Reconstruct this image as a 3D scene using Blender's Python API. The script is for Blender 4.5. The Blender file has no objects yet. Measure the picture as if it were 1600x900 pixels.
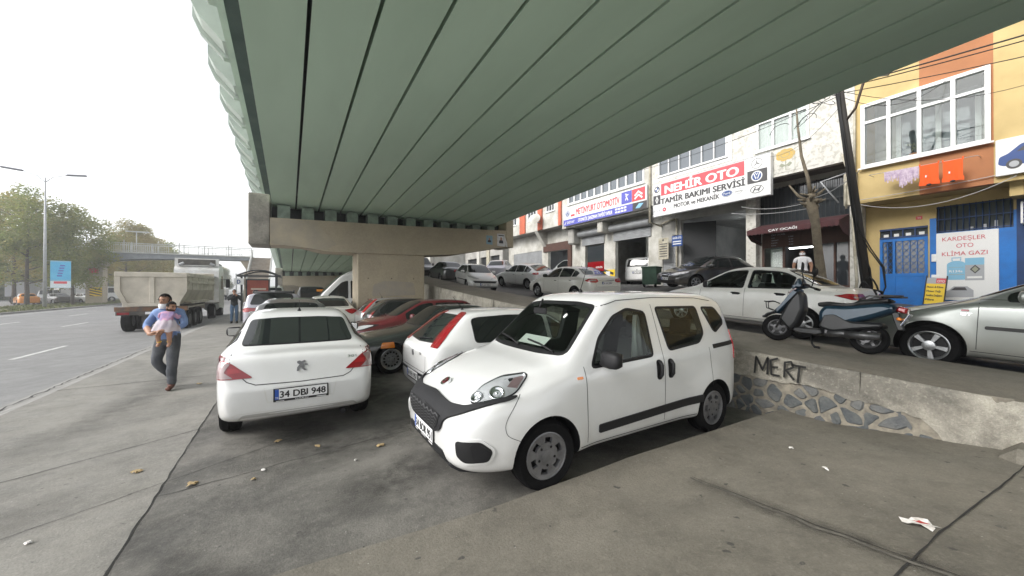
import bpy, bmesh, math, random
from mathutils import Vector, Matrix, noise
from mathutils.bvhtree import BVHTree
from mathutils.geometry import delaunay_2d_cdt
random.seed(7)
PI = math.pi
SC = bpy.context.scene
COL = SC.collection
HC = 1.75                                  # camera height above the parking level
TH = math.atan(348 / 575)                  # camera heading, clockwise from the road direction (+Y)
XW = 5.65                                  # face of the retaining wall

def pw(pts):
    def f(v):
        if v <= pts[0][0]:
            return pts[0][1] + (pts[1][1] - pts[0][1]) / (pts[1][0] - pts[0][0]) * (v - pts[0][0])
        for (a, x), (b, y) in zip(pts, pts[1:]):
            if v <= b: return x + (y - x) * (v - a) / (b - a)
        return pts[-1][1] + (pts[-1][1] - pts[-2][1]) / (pts[-1][0] - pts[-2][0]) * (v - pts[-1][0])
    return f
_lane = pw([(-40, -.6), (0, .60), (8, 1.04), (14, 1.38), (19, 1.76), (26, 2.42), (40, 3.4), (90, 6.0)])
_shop = pw([(-40, -.6), (0, .91), (3.8, 1.27), (10.6, 1.88), (17, 2.08), (26, 2.75), (40, 3.6), (90, 6.1)])
def z_walk(y):
    """top of the retaining wall and the narrow pavement behind it"""
    if y < 0: return .71 + .055 * y * 1.0
    if y > 22: return z_walk(22) + (_lane(y) - _lane(22)) * 1.0
    return .71 + .055 * y + .00115 * y * y
def z_street(x, y):
    a = _lane(y)
    if x > 11.5: a = lerp(a, _shop(y), min(1, (x - 11.5) / 4.6))
    return a
def z_road(x):
    """main road: falls a little from the pavement edge"""
    return pw([(-60, -.30), (-8, -.27), (-5, -.22), (-3.75, -.12)])(x) if x < -3.75 else 0

# ------------------------------------------------------------------ materials
MATS = {}
def node(nt, t, **kw):
    n = nt.nodes.new(t)
    for k, v in kw.items():
        if k in ('operation', 'blend_type', 'data_type', 'feature', 'noise_dimensions', 'distance', 'interpolation', 'wave_type', 'bands_direction', 'musgrave_type'):
            setattr(n, k, v)
        else:
            n.inputs[k].default_value = v
    return n

def mat(name, col=(.5, .5, .5), rough=.6, metal=0., coat=0., spec=.5, noise_amt=0., noise_scale=4., col2=None, bump=0., bump_scale=40.,
        emit=None, emit_s=0., detail=6., coat_rough=.05, trans=0., alpha=1., stretch=None, lo=.35, hi=.65):
    if name in MATS:
        return MATS[name]
    m = bpy.data.materials.new(name)
    m.use_nodes = True
    nt = m.node_tree
    b = nt.nodes['Principled BSDF']
    b.inputs['Base Color'].default_value = (*col, 1)
    b.inputs['Roughness'].default_value = rough
    b.inputs['Metallic'].default_value = metal
    b.inputs['Coat Weight'].default_value = coat
    b.inputs['Coat Roughness'].default_value = coat_rough
    b.inputs['Specular IOR Level'].default_value = spec
    b.inputs['Transmission Weight'].default_value = trans
    b.inputs['Alpha'].default_value = alpha
    L = nt.links
    tc = node(nt, 'ShaderNodeTexCoord')
    src = tc.outputs['Object']
    if stretch:
        mp = node(nt, 'ShaderNodeMapping')
        mp.inputs['Scale'].default_value = stretch
        L.new(src, mp.inputs['Vector'])
        src = mp.outputs[0]
    if noise_amt > 0 or col2:
        n1 = node(nt, 'ShaderNodeTexNoise', Scale=noise_scale, Detail=detail, Roughness=.6)
        L.new(src, n1.inputs['Vector'])
        r = node(nt, 'ShaderNodeMapRange')
        r.inputs['From Min'].default_value = lo
        r.inputs['From Max'].default_value = hi
        L.new(n1.outputs['Fac'], r.inputs['Value'])
        mx = node(nt, 'ShaderNodeMix', data_type='RGBA')
        c2 = col2 or tuple(max(0, c * (1 - noise_amt)) for c in col)
        mx.inputs[6].default_value = (*col, 1)
        mx.inputs[7].default_value = (*c2, 1)
        L.new(r.outputs[0], mx.inputs[0])
        L.new(mx.outputs[2], b.inputs['Base Color'])
    if bump > 0:
        n2 = node(nt, 'ShaderNodeTexNoise', Scale=bump_scale, Detail=5., Roughness=.6)
        L.new(src, n2.inputs['Vector'])
        bp = node(nt, 'ShaderNodeBump', Strength=bump, Distance=.02)
        L.new(n2.outputs['Fac'], bp.inputs['Height'])
        L.new(bp.outputs[0], b.inputs['Normal'])
    if emit:
        b.inputs['Emission Color'].default_value = (*emit, 1)
        b.inputs['Emission Strength'].default_value = emit_s
    MATS[name] = m
    return m

def glass_mat(name, tint=(.5, .55, .53), rough=.01, f=1.0):
    """thin pane: tinted see-through with fresnel reflections"""
    if name in MATS: return MATS[name]
    m = bpy.data.materials.new(name); m.use_nodes = True
    nt = m.node_tree; nt.nodes.clear(); L = nt.links
    o = node(nt, 'ShaderNodeOutputMaterial')
    t = node(nt, 'ShaderNodeBsdfTransparent', Color=(*tint, 1))
    g = node(nt, 'ShaderNodeBsdfGlossy', Color=(1, 1, 1, 1), Roughness=rough)
    fr = node(nt, 'ShaderNodeFresnel', IOR=1.5)
    ml = node(nt, 'ShaderNodeMath', operation='MULTIPLY'); ml.inputs[1].default_value = f
    mx = node(nt, 'ShaderNodeMixShader')
    L.new(fr.outputs[0], ml.inputs[0]); L.new(ml.outputs[0], mx.inputs[0])
    L.new(t.outputs[0], mx.inputs[1]); L.new(g.outputs[0], mx.inputs[2]); L.new(mx.outputs[0], o.inputs[0])
    MATS[name] = m
    return m

def paint(name, col, dust=.0, metal=0., rough=.3, coat=1.):
    """car paint with a thin patchy film of road dust"""
    if name in MATS: return MATS[name]
    m = mat(name, col, rough=rough, metal=metal, coat=coat, coat_rough=.04)
    nt = m.node_tree; L = nt.links; b = nt.nodes['Principled BSDF']
    if dust:
        tc = node(nt, 'ShaderNodeTexCoord')
        n1 = node(nt, 'ShaderNodeTexNoise', Scale=2.2, Detail=8., Roughness=.7)
        L.new(tc.outputs['Object'], n1.inputs['Vector'])
        r = node(nt, 'ShaderNodeMapRange'); r.inputs['From Min'].default_value = .35; r.inputs['From Max'].default_value = .8
        r.inputs['To Max'].default_value = dust
        L.new(n1.outputs['Fac'], r.inputs['Value'])
        mx = node(nt, 'ShaderNodeMix', data_type='RGBA')
        mx.inputs[6].default_value = (*col, 1); mx.inputs[7].default_value = (.36, .32, .27, 1)
        # splash dirt low on the sides
        sx = node(nt, 'ShaderNodeSeparateXYZ'); L.new(tc.outputs['Object'], sx.inputs[0])
        r2 = node(nt, 'ShaderNodeMapRange'); r2.inputs['From Min'].default_value = .62; r2.inputs['From Max'].default_value = .18
        r2.inputs['To Max'].default_value = .55
        L.new(sx.outputs['Z'], r2.inputs['Value'])
        n3 = node(nt, 'ShaderNodeTexNoise', Scale=7., Detail=6., Roughness=.7); L.new(tc.outputs['Object'], n3.inputs['Vector'])
        m2 = node(nt, 'ShaderNodeMath', operation='MULTIPLY'); L.new(r2.outputs[0], m2.inputs[0]); L.new(n3.outputs['Fac'], m2.inputs[1])
        ad = node(nt, 'ShaderNodeMath', operation='ADD'); ad.use_clamp = True
        L.new(r.outputs[0], ad.inputs[0]); L.new(m2.outputs[0], ad.inputs[1])
        L.new(ad.outputs[0], mx.inputs[0]); L.new(mx.outputs[2], b.inputs['Base Color'])
        r3 = node(nt, 'ShaderNodeMapRange'); r3.inputs['To Min'].default_value = .04; r3.inputs['To Max'].default_value = .35
        L.new(ad.outputs[0], r3.inputs['Value']); L.new(r3.outputs[0], b.inputs['Coat Roughness'])
    return m

# ------------------------------------------------------------------ mesh collector
class MB:
    def __init__(self):
        self.v = []; self.f = []; self.m = []; self.s = []
    def add(self, vs, fs, m='x', smooth=False):
        o = len(self.v)
        self.v += [tuple(p) for p in vs]
        for f in fs:
            self.f.append(tuple(i + o for i in f)); self.m.append(m); self.s.append(smooth)
        return self
    def quad(self, a, b, c, d, m='x'):
        return self.add([a, b, c, d], [(0, 1, 2, 3)], m)
    def box(self, x0, x1, y0, y1, z0, z1, m='x', ch=0., M=None):
        x0, x1 = min(x0, x1), max(x0, x1); y0, y1 = min(y0, y1), max(y0, y1); z0, z1 = min(z0, z1), max(z0, z1)
        ch = min(ch, (x1 - x0) * .45, (y1 - y0) * .45, (z1 - z0) * .45)
        if ch <= 0:
            vs = [(x0, y0, z0), (x1, y0, z0), (x1, y1, z0), (x0, y1, z0), (x0, y0, z1), (x1, y0, z1), (x1, y1, z1), (x0, y1, z1)]
            fs = [(0, 3, 2, 1), (4, 5, 6, 7), (0, 1, 5, 4), (1, 2, 6, 5), (2, 3, 7, 6), (3, 0, 4, 7)]
        else:
            bm = bmesh.new()
            bmesh.ops.create_cube(bm, size=1)
            for v in bm.verts:
                v.co = Vector(((x0 + x1) / 2 + v.co.x * (x1 - x0), (y0 + y1) / 2 + v.co.y * (y1 - y0), (z0 + z1) / 2 + v.co.z * (z1 - z0)))
            bmesh.ops.bevel(bm, geom=bm.edges[:], offset=ch, segments=1, affect='EDGES', profile=.5)
            bm.verts.index_update()
            vs = [v.co.copy() for v in bm.verts]; fs = [[v.index for v in f.verts] for f in bm.faces]; bm.free()
        if M is not None: vs = [M @ Vector(p) for p in vs]
        return self.add(vs, fs, m)
    def cyl(self, p0, p1, r0, r1=None, n=12, m='x', caps=True, smooth=True):
        r1 = r0 if r1 is None else r1
        p0, p1 = Vector(p0), Vector(p1)
        d = (p1 - p0).normalized()
        a = d.orthogonal().normalized(); b = d.cross(a)
        vs = []
        for p, r in ((p0, r0), (p1, r1)):
            for k in range(n):
                t = 2 * PI * k / n
                vs.append(p + (a * math.cos(t) + b * math.sin(t)) * r)
        fs = [(k, (k + 1) % n, n + (k + 1) % n, n + k) for k in range(n)]
        self.add(vs, fs, m, smooth)
        if caps:
            self.add(vs[:n], [tuple(range(n))[::-1]], m); self.add(vs[n:], [tuple(range(n))], m)
        return self
    def tube(self, pts, r, n=6, m='x', r_end=None, caps=True):
        pts = [Vector(p) for p in pts]
        rings = []; a = None
        for i, p in enumerate(pts):
            d = (pts[min(i + 1, len(pts) - 1)] - pts[max(i - 1, 0)]).normalized()
            a = d.orthogonal().normalized() if a is None else (a - d * a.dot(d)).normalized()
            b = d.cross(a)
            if isinstance(r, (list, tuple)): rr = r[i]
            else: rr = r if r_end is None else r + (r_end - r) * i / (len(pts) - 1)
            rings.append([p + (a * math.cos(2 * PI * k / n) + b * math.sin(2 * PI * k / n)) * rr for k in range(n)])
        vs = [q for R in rings for q in R]
        fs = [(i * n + k, i * n + (k + 1) % n, (i + 1) * n + (k + 1) % n, (i + 1) * n + k) for i in range(len(pts) - 1) for k in range(n)]
        if caps:
            fs += [tuple(range(n))[::-1], tuple(range((len(pts) - 1) * n, len(pts) * n))]
        return self.add(vs, fs, m, True)
    def prism(self, poly, a, b, axis='y', m='x', smooth=False):
        """2-D outline extruded along an axis from a to b; y: (x,z), x: (y,z), z: (x,y)"""
        n = len(poly)
        def P(p, t): return {'y': (p[0], t, p[1]), 'x': (t, p[0], p[1]), 'z': (p[0], p[1], t)}[axis]
        vs = [P(p, a) for p in poly] + [P(p, b) for p in poly]
        ar = sum(poly[i][0] * poly[(i + 1) % n][1] - poly[(i + 1) % n][0] * poly[i][1] for i in range(n))
        flip = (ar > 0) ^ (axis == 'y') ^ (b < a)
        side = [(i, (i + 1) % n, n + (i + 1) % n, n + i) for i in range(n)]
        if not flip: side = [s[::-1] for s in side]
        c0 = tuple(range(n)); c1 = tuple(range(n, 2 * n))
        self.add(vs, [c0[::-1] if flip else c0, c1 if flip else c1[::-1]], m)
        return self.add(vs, side, m, smooth)
    def lathe(self, prof, c=(0, 0, 0), axis='z', n=20, m='x', smooth=True):
        """(radius, height) outline turned about an axis through c"""
        c = Vector(c); vs = []
        for r, h in prof:
            for k in range(n):
                t = 2 * PI * k / n
                u, w = r * math.cos(t), r * math.sin(t)
                vs.append(c + Vector({'z': (u, w, h), 'y': (w, h, u), 'x': (h, u, w)}[axis]))
        fs = [(i * n + k, i * n + (k + 1) % n, (i + 1) * n + (k + 1) % n, (i + 1) * n + k) for i in range(len(prof) - 1) for k in range(n)]
        return self.add(vs, fs, m, smooth)
    def blob(self, c, r, m='x', sub=2, jit=0., seed=0):
        bm = bmesh.new(); bmesh.ops.create_icosphere(bm, subdivisions=sub, radius=1)
        r = r if isinstance(r, (tuple, list)) else (r, r, r)
        vs = []
        for v in bm.verts:
            k = 1 + jit * noise.noise(v.co * 1.7 + Vector((seed * 3.1, 0, 0)))
            vs.append((c[0] + v.co.x * r[0] * k, c[1] + v.co.y * r[1] * k, c[2] + v.co.z * r[2] * k))
        bm.verts.index_update()
        fs = [[v.index for v in f.verts] for f in bm.faces]; bm.free()
        return self.add(vs, fs, m, True)
    def text(self, s, org, xd, yd, h, w=None, m='x', bold=0., off=.004, align='L', shear=0.):
        """flat lettering of cap height h on a surface: org = lower left, xd / yd = writing and up directions"""
        thick = bold * .9 if bold > .021 else 0
        vs, fs = glyphs(s, 0. if thick else bold, shear)
        if not vs: return self
        x0 = min(p[0] for p in vs); x1 = max(p[0] for p in vs)
        k = h / CAP
        kx = k if w is None else w / max(1e-6, x1 - x0)
        xd, yd, org = Vector(xd).normalized(), Vector(yd).normalized(), Vector(org)
        nrm = xd.cross(yd)
        sh = -(x1 - x0) * kx / 2 if align == 'C' else 0
        for i, (dx, dy) in enumerate(((0, 0), (thick, 0), (-thick, 0), (0, thick * .6), (0, -thick * .6)) if thick else ((0, 0),)):
            self.add([org + xd * ((p[0] - x0 + dx) * kx + sh) + yd * (p[1] + dy) * k + nrm * (off + .0005 * i) for p in vs], fs, m)
        return self
    def xf(self, M):
        self.v = [tuple(M @ Vector(p)) for p in self.v]; return self
    def join(self, o):
        k = len(self.v); self.v += o.v; self.f += [tuple(i + k for i in f) for f in o.f]; self.m += o.m; self.s += o.s; return self
    def mesh(self, name):
        me = bpy.data.meshes.new(name)
        me.from_pydata(self.v, [], self.f)
        names = []
        for k in self.m:
            if k not in names: names.append(k)
        for k in names:
            me.materials.append(MATS[k])
        idx = {k: i for i, k in enumerate(names)}
        me.polygons.foreach_set('material_index', [idx[k] for k in self.m])
        me.polygons.foreach_set('use_smooth', self.s)
        me.update()
        return me
    def build(self, name, parent=None, loc=None, rz=0.):
        return link(name, self.mesh(name), parent, loc, rz)

def link(name, data, parent=None, loc=None, rz=0.):
    o = bpy.data.objects.new(name, data); COL.objects.link(o)
    if parent is not None: o.parent = parent
    if loc is not None: o.location = loc
    o.rotation_euler.z = rz
    return o

CAP = .73
def lift_j(co, faces):
    """the built-in J hangs below the line: squeeze it up to cap height"""
    par = list(range(len(co)))
    def root(i):
        while par[i] != i: i = par[i]
        return i
    for f in faces:
        for a in f[1:]: par[root(a)] = root(f[0])
    low = {root(i) for i, p in enumerate(co) if p[1] < -.05}
    for r in low:
        idx = [i for i in range(len(co)) if root(i) == r]; y0 = min(co[i][1] for i in idx); y1 = max(co[i][1] for i in idx)
        if y1 > .5:
            for i in idx: co[i][1] = (co[i][1] - y0) / (y1 - y0) * y1
GL = {}
def glyphs(s, bold=0., shear=0.):
    key = (s, bold, shear)
    if key not in GL:
        cu = bpy.data.curves.new('lettering', 'FONT'); cu.body = s; cu.size = 1.; cu.offset = bold; cu.shear = shear
        cu.resolution_u = 4; cu.fill_mode = 'BOTH'
        o = bpy.data.objects.new('lettering', cu); COL.objects.link(o)
        dg = bpy.context.evaluated_depsgraph_get(); e = o.evaluated_get(dg); me = e.to_mesh()
        co = [list(v.co) for v in me.vertices]
        if 'J' in s: lift_j(co, [tuple(p.vertices) for p in me.polygons])
        GL[key] = (co if 'J' in s else [tuple(v.co) for v in me.vertices], [tuple(p.vertices) for p in me.polygons])
        e.to_mesh_clear(); bpy.data.objects.remove(o); bpy.data.curves.remove(cu)
    return GL[key]

def tag(o, label=None, cat=None, group=None, kind=None):
    if label: o['label'] = label
    if cat: o['category'] = cat
    if group: o['group'] = group
    if kind: o['kind'] = kind
    return o
def empty(name, loc=(0, 0, 0), rz=0., label=None, cat=None, group=None):
    o = bpy.data.objects.new(name, None); COL.objects.link(o)
    o.empty_display_size = .2
    o.location = loc; o.rotation_euler.z = rz
    return tag(o, label, cat, group)
def children(o): return [c for c in bpy.data.objects if c.parent == o]
def copy_tree(o, parent=None):
    c = o.copy(); COL.objects.link(c)
    if parent is not None: c.parent = parent
    for ch in children(o): copy_tree(ch, c)
    return c
def lerp(a, b, t): return a + (b - a) * t
def curve(pts):
    """piecewise-linear lookup through (s, value) pairs"""
    def f(s):
        if s <= pts[0][0]: return pts[0][1]
        for (a, va), (b, vb) in zip(pts, pts[1:]):
            if s <= b: return va + (vb - va) * (s - a) / (b - a)
        return pts[-1][1]
    return f
def rounded(poly, r, n=4):
    """2-D outline with its corners rounded"""
    out = []
    k = len(poly)
    for i in range(k):
        p = Vector(poly[i][:2]); rr = poly[i][2] if len(poly[i]) > 2 else r
        a = Vector(poly[i - 1][:2]) - p; b = Vector(poly[(i + 1) % k][:2]) - p
        q = min(rr, a.length * .48, b.length * .48)
        A = p + a.normalized() * q; B = p + b.normalized() * q
        for j in range(n + 1):
            t = j / n
            out.append(tuple(A * (1 - t) ** 2 + p * 2 * t * (1 - t) + B * t * t))
    return out

# plain shared materials
mat('black', (.009, .009, .010), .55, spec=.3)
mat('rubber', (.007, .007, .0075), .85, spec=.12, bump=.3, bump_scale=60)
mat('black_trim', (.013, .013, .0145), .55, spec=.3, bump=.15, bump_scale=300)
mat('grille_black', (.006, .006, .007), .6)
mat('dark_glass', (.010, .012, .012), .03, spec=.6)
mat('smoke_glass', (.014, .017, .017), .04, spec=.7, coat=.3)
glass_mat('clear_glass', (.60, .66, .62), f=.42)
glass_mat('house_glass', (.90, .93, .92), f=1.0)
glass_mat('lens_glass', (.93, .94, .95), f=.8)
mat('chrome', (.75, .76, .77), .12, metal=1.)
mat('lamp_silver', (.66, .67, .68), .22, metal=.35, coat=.6)
mat('rim_silver', (.42, .43, .44), .32, metal=.85, noise_amt=.4, noise_scale=9)
mat('rim_grey', (.24, .24, .25), .4, metal=.6, noise_amt=.35, noise_scale=9)
mat('lamp_red', (.34, .010, .014), .12, coat=1., spec=.6)
mat('lamp_dark_red', (.24, .005, .010), .12, coat=1.)
mat('lamp_clear', (.27, .19, .19), .12, coat=1.)
mat('lamp_amber', (.75, .22, .02), .15, coat=1.)
mat('plate_white', (.78, .78, .78), .35)
mat('plate_blue', (.02, .08, .38), .35)
mat('plate_black', (.01, .01, .01), .4)
mat('seam', (.02, .02, .021), .8)
mat('interior_grey', (.045, .045, .047), .85)
mat('interior_light', (.25, .25, .24), .85)
mat('white_plain', (.78, .78, .77), .5)
mat('skin', (.36, .19, .12), .5)
mat('hair', (.012, .009, .008), .9, spec=.15)
def rounded_line(p, n=3):
    out = [Vector(q) for q in p]
    for _ in range(n): out = [out[0]] + [x for a, b in zip(out, out[1:]) for x in (a.lerp(b, .25), a.lerp(b, .75))] + [out[-1]]
    return [tuple(q) for q in out]
# ------------------------------------------------------------------ motor cars
# car frame: +x forward, +y its left side, z up, origin on the ground under the middle of its length; s = metres behind the nose
def car_spec(L, W, H, wb, fo, wr, cowl, roof0, roof1, deck, belt0, belt1, hood=.80, cowl_z=.95, deck_z=.98, tail_z=.9, nose_z=.62,
             lip=None, hood_pts=None, tail_pts=None, zb=.20, nose_w=None, tail_w=None, rw_c=.83, rw_r=.69, rw_e=.67, rw_d=.76, wheel_w=.19, flare=.015, crown=.0, see=False, roof_drop=.035):
    hw = W / 2
    lip = lip or hood - .08
    top = [(0, nose_z), (.04, lerp(nose_z, lip, .6)), (.12, lip), (.28, hood)]
    top += hood_pts or [(lerp(.28, cowl, .55), lerp(hood, cowl_z, .62))]
    top += [(cowl, cowl_z), (cowl + .10, lerp(cowl_z, H - .03, .16)), (lerp(cowl, roof0, .5), lerp(cowl_z, H - .03, .56)), (roof0 - .12, lerp(cowl_z, H - .03, .94)),
            (roof0 + .12, H - .012), (lerp(roof0, roof1, .5), H), (roof1 - .1, H - roof_drop * .6), (roof1 + .05, H - roof_drop - .02)]
    if tail_pts: top += tail_pts
    else:
        top += [(lerp(roof1, deck, .5), lerp(H - roof_drop, deck_z, .52)), (deck - .06, lerp(H - roof_drop, deck_z, .95)), (deck + .06, deck_z), (L - .16, deck_z - .01), (L - .05, deck_z - .05), (L, tail_z)]
    nw = nose_w or [(0, .66), (.03, .78), (.10, .90), (.25, .965), (.6, 1.)]
    tw = tail_w or [(.6, 1.), (.25, .975), (.1, .92), (.03, .82), (0, .70)]
    hwl = [(a, b * hw) for a, b in nw] + [(L - a, b * hw) for a, b in tw]
    zbl = [(0, zb + .14), (.05, zb + .06), (.2, zb + .01), (.6, zb), (L - .6, zb), (L - .2, zb + .03), (L - .06, zb + .08), (L, zb + .16)]
    belt = [(0, nose_z - .05), (.3, hood - .09), (cowl, belt0), (deck, belt1), (L, belt1 - .06)]
    rw = [(0, .5 * hw), (.12, .66 * hw), (.3, .80 * hw), (cowl - .05, (rw_c + .03) * hw), (cowl + .1, rw_c * hw), (roof0, rw_r * hw), (roof1, rw_e * hw), (deck, rw_d * hw), (L - .1, rw_d * hw * .95), (L, .55 * hw)]
    st = sorted(set([round(a, 3) for a, _ in top] + [round(L - .25, 3), round(fo, 3), round(fo + wb, 3), round(lerp(roof0, roof1, .25), 3), round(lerp(roof0, roof1, .75), 3)]))
    st2 = [st[0]]
    for a in st[1:]:
        if a - st2[-1] > .025: st2.append(a)
    return dict(L=L, W=W, hw=hw, H=H, wb=wb, fo=fo, wr=wr, ww=wheel_w, top=curve(top), hwl=curve(hwl), zb=curve(zbl), belt=curve(belt), rw=curve(rw), st=st2,
                cowl=cowl, cowl_z=cowl_z, roof0=roof0, roof1=roof1, deck=deck, deck_z=deck_z, flare=flare, see=see, topl=top)

def section(sp, s, ins=0.):
    zt, hw, zb, belt, rw = sp['top'](s) - ins, sp['hwl'](s) - ins, sp['zb'](s), sp['belt'](s), sp['rw'](s) - ins * 1.2
    if ins: zb = .34
    be = min(belt, zt - .045)
    rw = min(rw, hw - .05)
    return [(0, zb), (hw * .72, zb), (hw - .035, zb + .03), (hw - .012, zb + .13), (hw, lerp(zb, be, .55)), (hw - .004, be - .10), (hw - .028, be - .012), (lerp(hw - .05, rw, .10), lerp(be, zt, .16)),
            (rw + .012, max(zt - .085, lerp(be, zt, .45))), (rw - .05, zt - .026), (rw * .62, zt - .008), (0, zt)]

def loft(sp, ins=0., s0=None, s1=None):
    st = [s for s in sp['st'] if (s0 is None or s0 < s < s1)]
    if s0 is not None: st = [s0] + st + [s1]
    vs, fs = [], []
    n = 12; R = 2 * n - 2
    for s in st:
        x = sp['L'] / 2 - s; half = section(sp, s, ins)
        vs += [(x, y, z) for y, z in half] + [(x, -y, z) for y, z in half[-2:0:-1]]
    for i in range(len(st) - 1):
        for k in range(R):
            fs.append((i * R + k, i * R + (k + 1) % R, (i + 1) * R + (k + 1) % R, (i + 1) * R + k))
    for b, fl in ((0, True), ((len(st) - 1) * R, False)):
        for k in range(n - 1):
            q = [b + k, b + k + 1, b + (R - k - 1) % R, b + (R - k) % R]
            q = list(dict.fromkeys(q))
            fs.append(tuple(q[::-1] if fl else q))
    me = bpy.data.meshes.new('loft'); me.from_pydata(vs, [], fs); me.update()
    bm = bmesh.new(); bm.from_mesh(me); bmesh.ops.recalc_face_normals(bm, faces=bm.faces); bm.to_mesh(me); bm.free()
    return me

def evaluated(me, mods):
    """a mesh with modifiers applied, as new mesh data"""
    o = bpy.data.objects.new('tmp', me); COL.objects.link(o)
    for setup in mods: setup(o)
    dg = bpy.context.evaluated_depsgraph_get()
    out = bpy.data.meshes.new_from_object(o.evaluated_get(dg), depsgraph=dg)
    bpy.data.objects.remove(o)
    return out

def subsurf(level):
    def f(o):
        md = o.modifiers.new('s', 'SUBSURF'); md.levels = level; md.render_levels = level
    return f
def boolean(cut):
    def f(o):
        md = o.modifiers.new('b', 'BOOLEAN'); md.operation = 'DIFFERENCE'; md.solver = 'EXACT'; md.object = cut; md.material_mode = 'TRANSFER'
    return f
def bvh_of(me):
    return BVHTree.FromPolygons([v.co.copy() for v in me.vertices], [tuple(p.vertices) for p in me.polygons])

def frame_of(ang):
    a = math.radians(ang)
    return Vector((math.cos(a), math.sin(a), 0)), Vector((-math.sin(a), math.cos(a), 0))
def cast(bvh, t, z, ang):
    d, T = frame_of(ang)
    o = d * 4 + T * t; o.z = z
    h, n, i, dist = bvh.ray_cast(o, -d)
    if h is None:
        h, n, i, dist = bvh.find_nearest(d * .5 + T * t + Vector((0, 0, z)))
    if n.dot(d) < 0: n = -n
    return h, n
def resample(poly, step, closed=True):
    out = []
    k = len(poly)
    for i in range(k if closed else k - 1):
        a, b = poly[i], poly[(i + 1) % k]
        n = max(1, int(math.ceil(math.hypot(b[0] - a[0], b[1] - a[1]) / step)))
        out += [(lerp(a[0], b[0], j / n), lerp(a[1], b[1], j / n)) for j in range(n)]
    if not closed: out.append(tuple(poly[-1][:2]))
    return out
def inside(p, poly):
    c = False; k = len(poly)
    for i in range(k):
        x0, y0 = poly[i - 1][:2]; x1, y1 = poly[i][:2]
        if (y0 > p[1]) != (y1 > p[1]) and p[0] < (x1 - x0) * (p[1] - y0) / (y1 - y0) + x0: c = not c
    return c
def area(poly): return .5 * sum(poly[i - 1][0] * poly[i][1] - poly[i][0] * poly[i - 1][1] for i in range(len(poly)))
def grow(poly, r):
    """outline pushed outwards by r"""
    sg = 1 if area(poly) > 0 else -1
    out = []; k = len(poly)
    for i in range(k):
        a, p, b = Vector(poly[i - 1][:2]), Vector(poly[i][:2]), Vector(poly[(i + 1) % k][:2])
        e0, e1 = (p - a), (b - p)
        if e0.length < 1e-6 or e1.length < 1e-6: out.append(tuple(p)); continue
        n0 = Vector((e0.y, -e0.x)).normalized() * sg; n1 = Vector((e1.y, -e1.x)).normalized() * sg
        q = (n0 + n1)
        if q.length < 1e-3: out.append(tuple(p)); continue
        q.normalize()
        out.append(tuple(p + q * (r / max(.5, q.dot(n0)))))
    return out
def mirror(poly): return [(-p[0],) + tuple(p[1:]) for p in poly][::-1]

def patch(mb, bvh, poly, ang, m, off=.004, step=.05, skirt=True):
    """a shaped panel laid on the body: outline seen from direction ang, following the curve of the body"""
    P = resample(poly, step)
    if area(P) < 0: P = P[::-1]
    n = len(P)
    xs = [p[0] for p in P]; ys = [p[1] for p in P]
    inner = []
    x = min(xs) + step * .5
    while x < max(xs):
        y = min(ys) + step * .5
        while y < max(ys):
            if inside((x, y), P) and min((x - a) ** 2 + (y - b) ** 2 for a, b in P) > (step * .45) ** 2: inner.append((x, y))
            y += step
        x += step
    r = delaunay_2d_cdt([Vector(p) for p in P + inner], [(i, (i + 1) % n) for i in range(n)], [], 1, 1e-5)
    vs = []
    for p in r[0]:
        h, nn = cast(bvh, p[0], p[1], ang)
        vs.append(h + nn * off)
    d, T = frame_of(ang)
    fs = []
    for f in r[2]:
        a, b, c = (vs[i] for i in f[:3])
        fs.append(tuple(f) if (b - a).cross(c - a).dot(d) > 0 else tuple(f[::-1]))
    mb.add(vs, fs, m, True)
    if skirt and off > .003:
        rim = []
        for p in P:
            h, nn = cast(bvh, p[0], p[1], ang); rim += [h + nn * off, h - nn * .004]
        mb.add(rim, [(2 * i, 2 * i + 1, 2 * ((i + 1) % n) + 1, 2 * ((i + 1) % n)) for i in range(n)], m)
    return mb
def ring(mb, bvh, poly, ang, m, w_in=.03, w_out=.012, off=.006):
    P = resample(poly, .05)
    if area(P) < 0: P = P[::-1]
    A, B = grow(P, w_out), grow(P, -w_in); n = len(P)
    vs = []
    for i in range(n):
        for q, k in ((A[i], .2), (P[i], 1), (B[i], .3)):
            h, nn = cast(bvh, q[0], q[1], ang); vs.append(h + nn * off * k)
    fs = []
    for i in range(n):
        j = (i + 1) % n
        fs += [(3 * i, 3 * j, 3 * j + 1, 3 * i + 1), (3 * i + 1, 3 * j + 1, 3 * j + 2, 3 * i + 2)]
    return mb.add(vs, fs, m, True)
def stripe(mb, bvh, pts, ang, w=.007, m='seam', off=.0016, closed=False):
    P = resample(pts, .05, closed)
    n = len(P); vs = []
    for i in range(n):
        a = Vector(P[i - 1] if (i or closed) else P[0]); b = Vector(P[(i + 1) % n] if (i < n - 1 or closed) else P[-1])
        t = (b - a)
        if t.length < 1e-7: t = Vector((1, 0))
        t.normalize(); q = Vector((t.y, -t.x)) * w / 2
        for sgn in (-1, 1):
            p = Vector(P[i]) + q * sgn
            h, nn = cast(bvh, p.x, p.y, ang); vs.append(h + nn * off)
    fs = [(2 * i, 2 * i + 1, 2 * ((i + 1) % n) + 1, 2 * ((i + 1) % n)) for i in range(n if closed else n - 1)]
    return mb.add(vs, fs, m)

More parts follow.
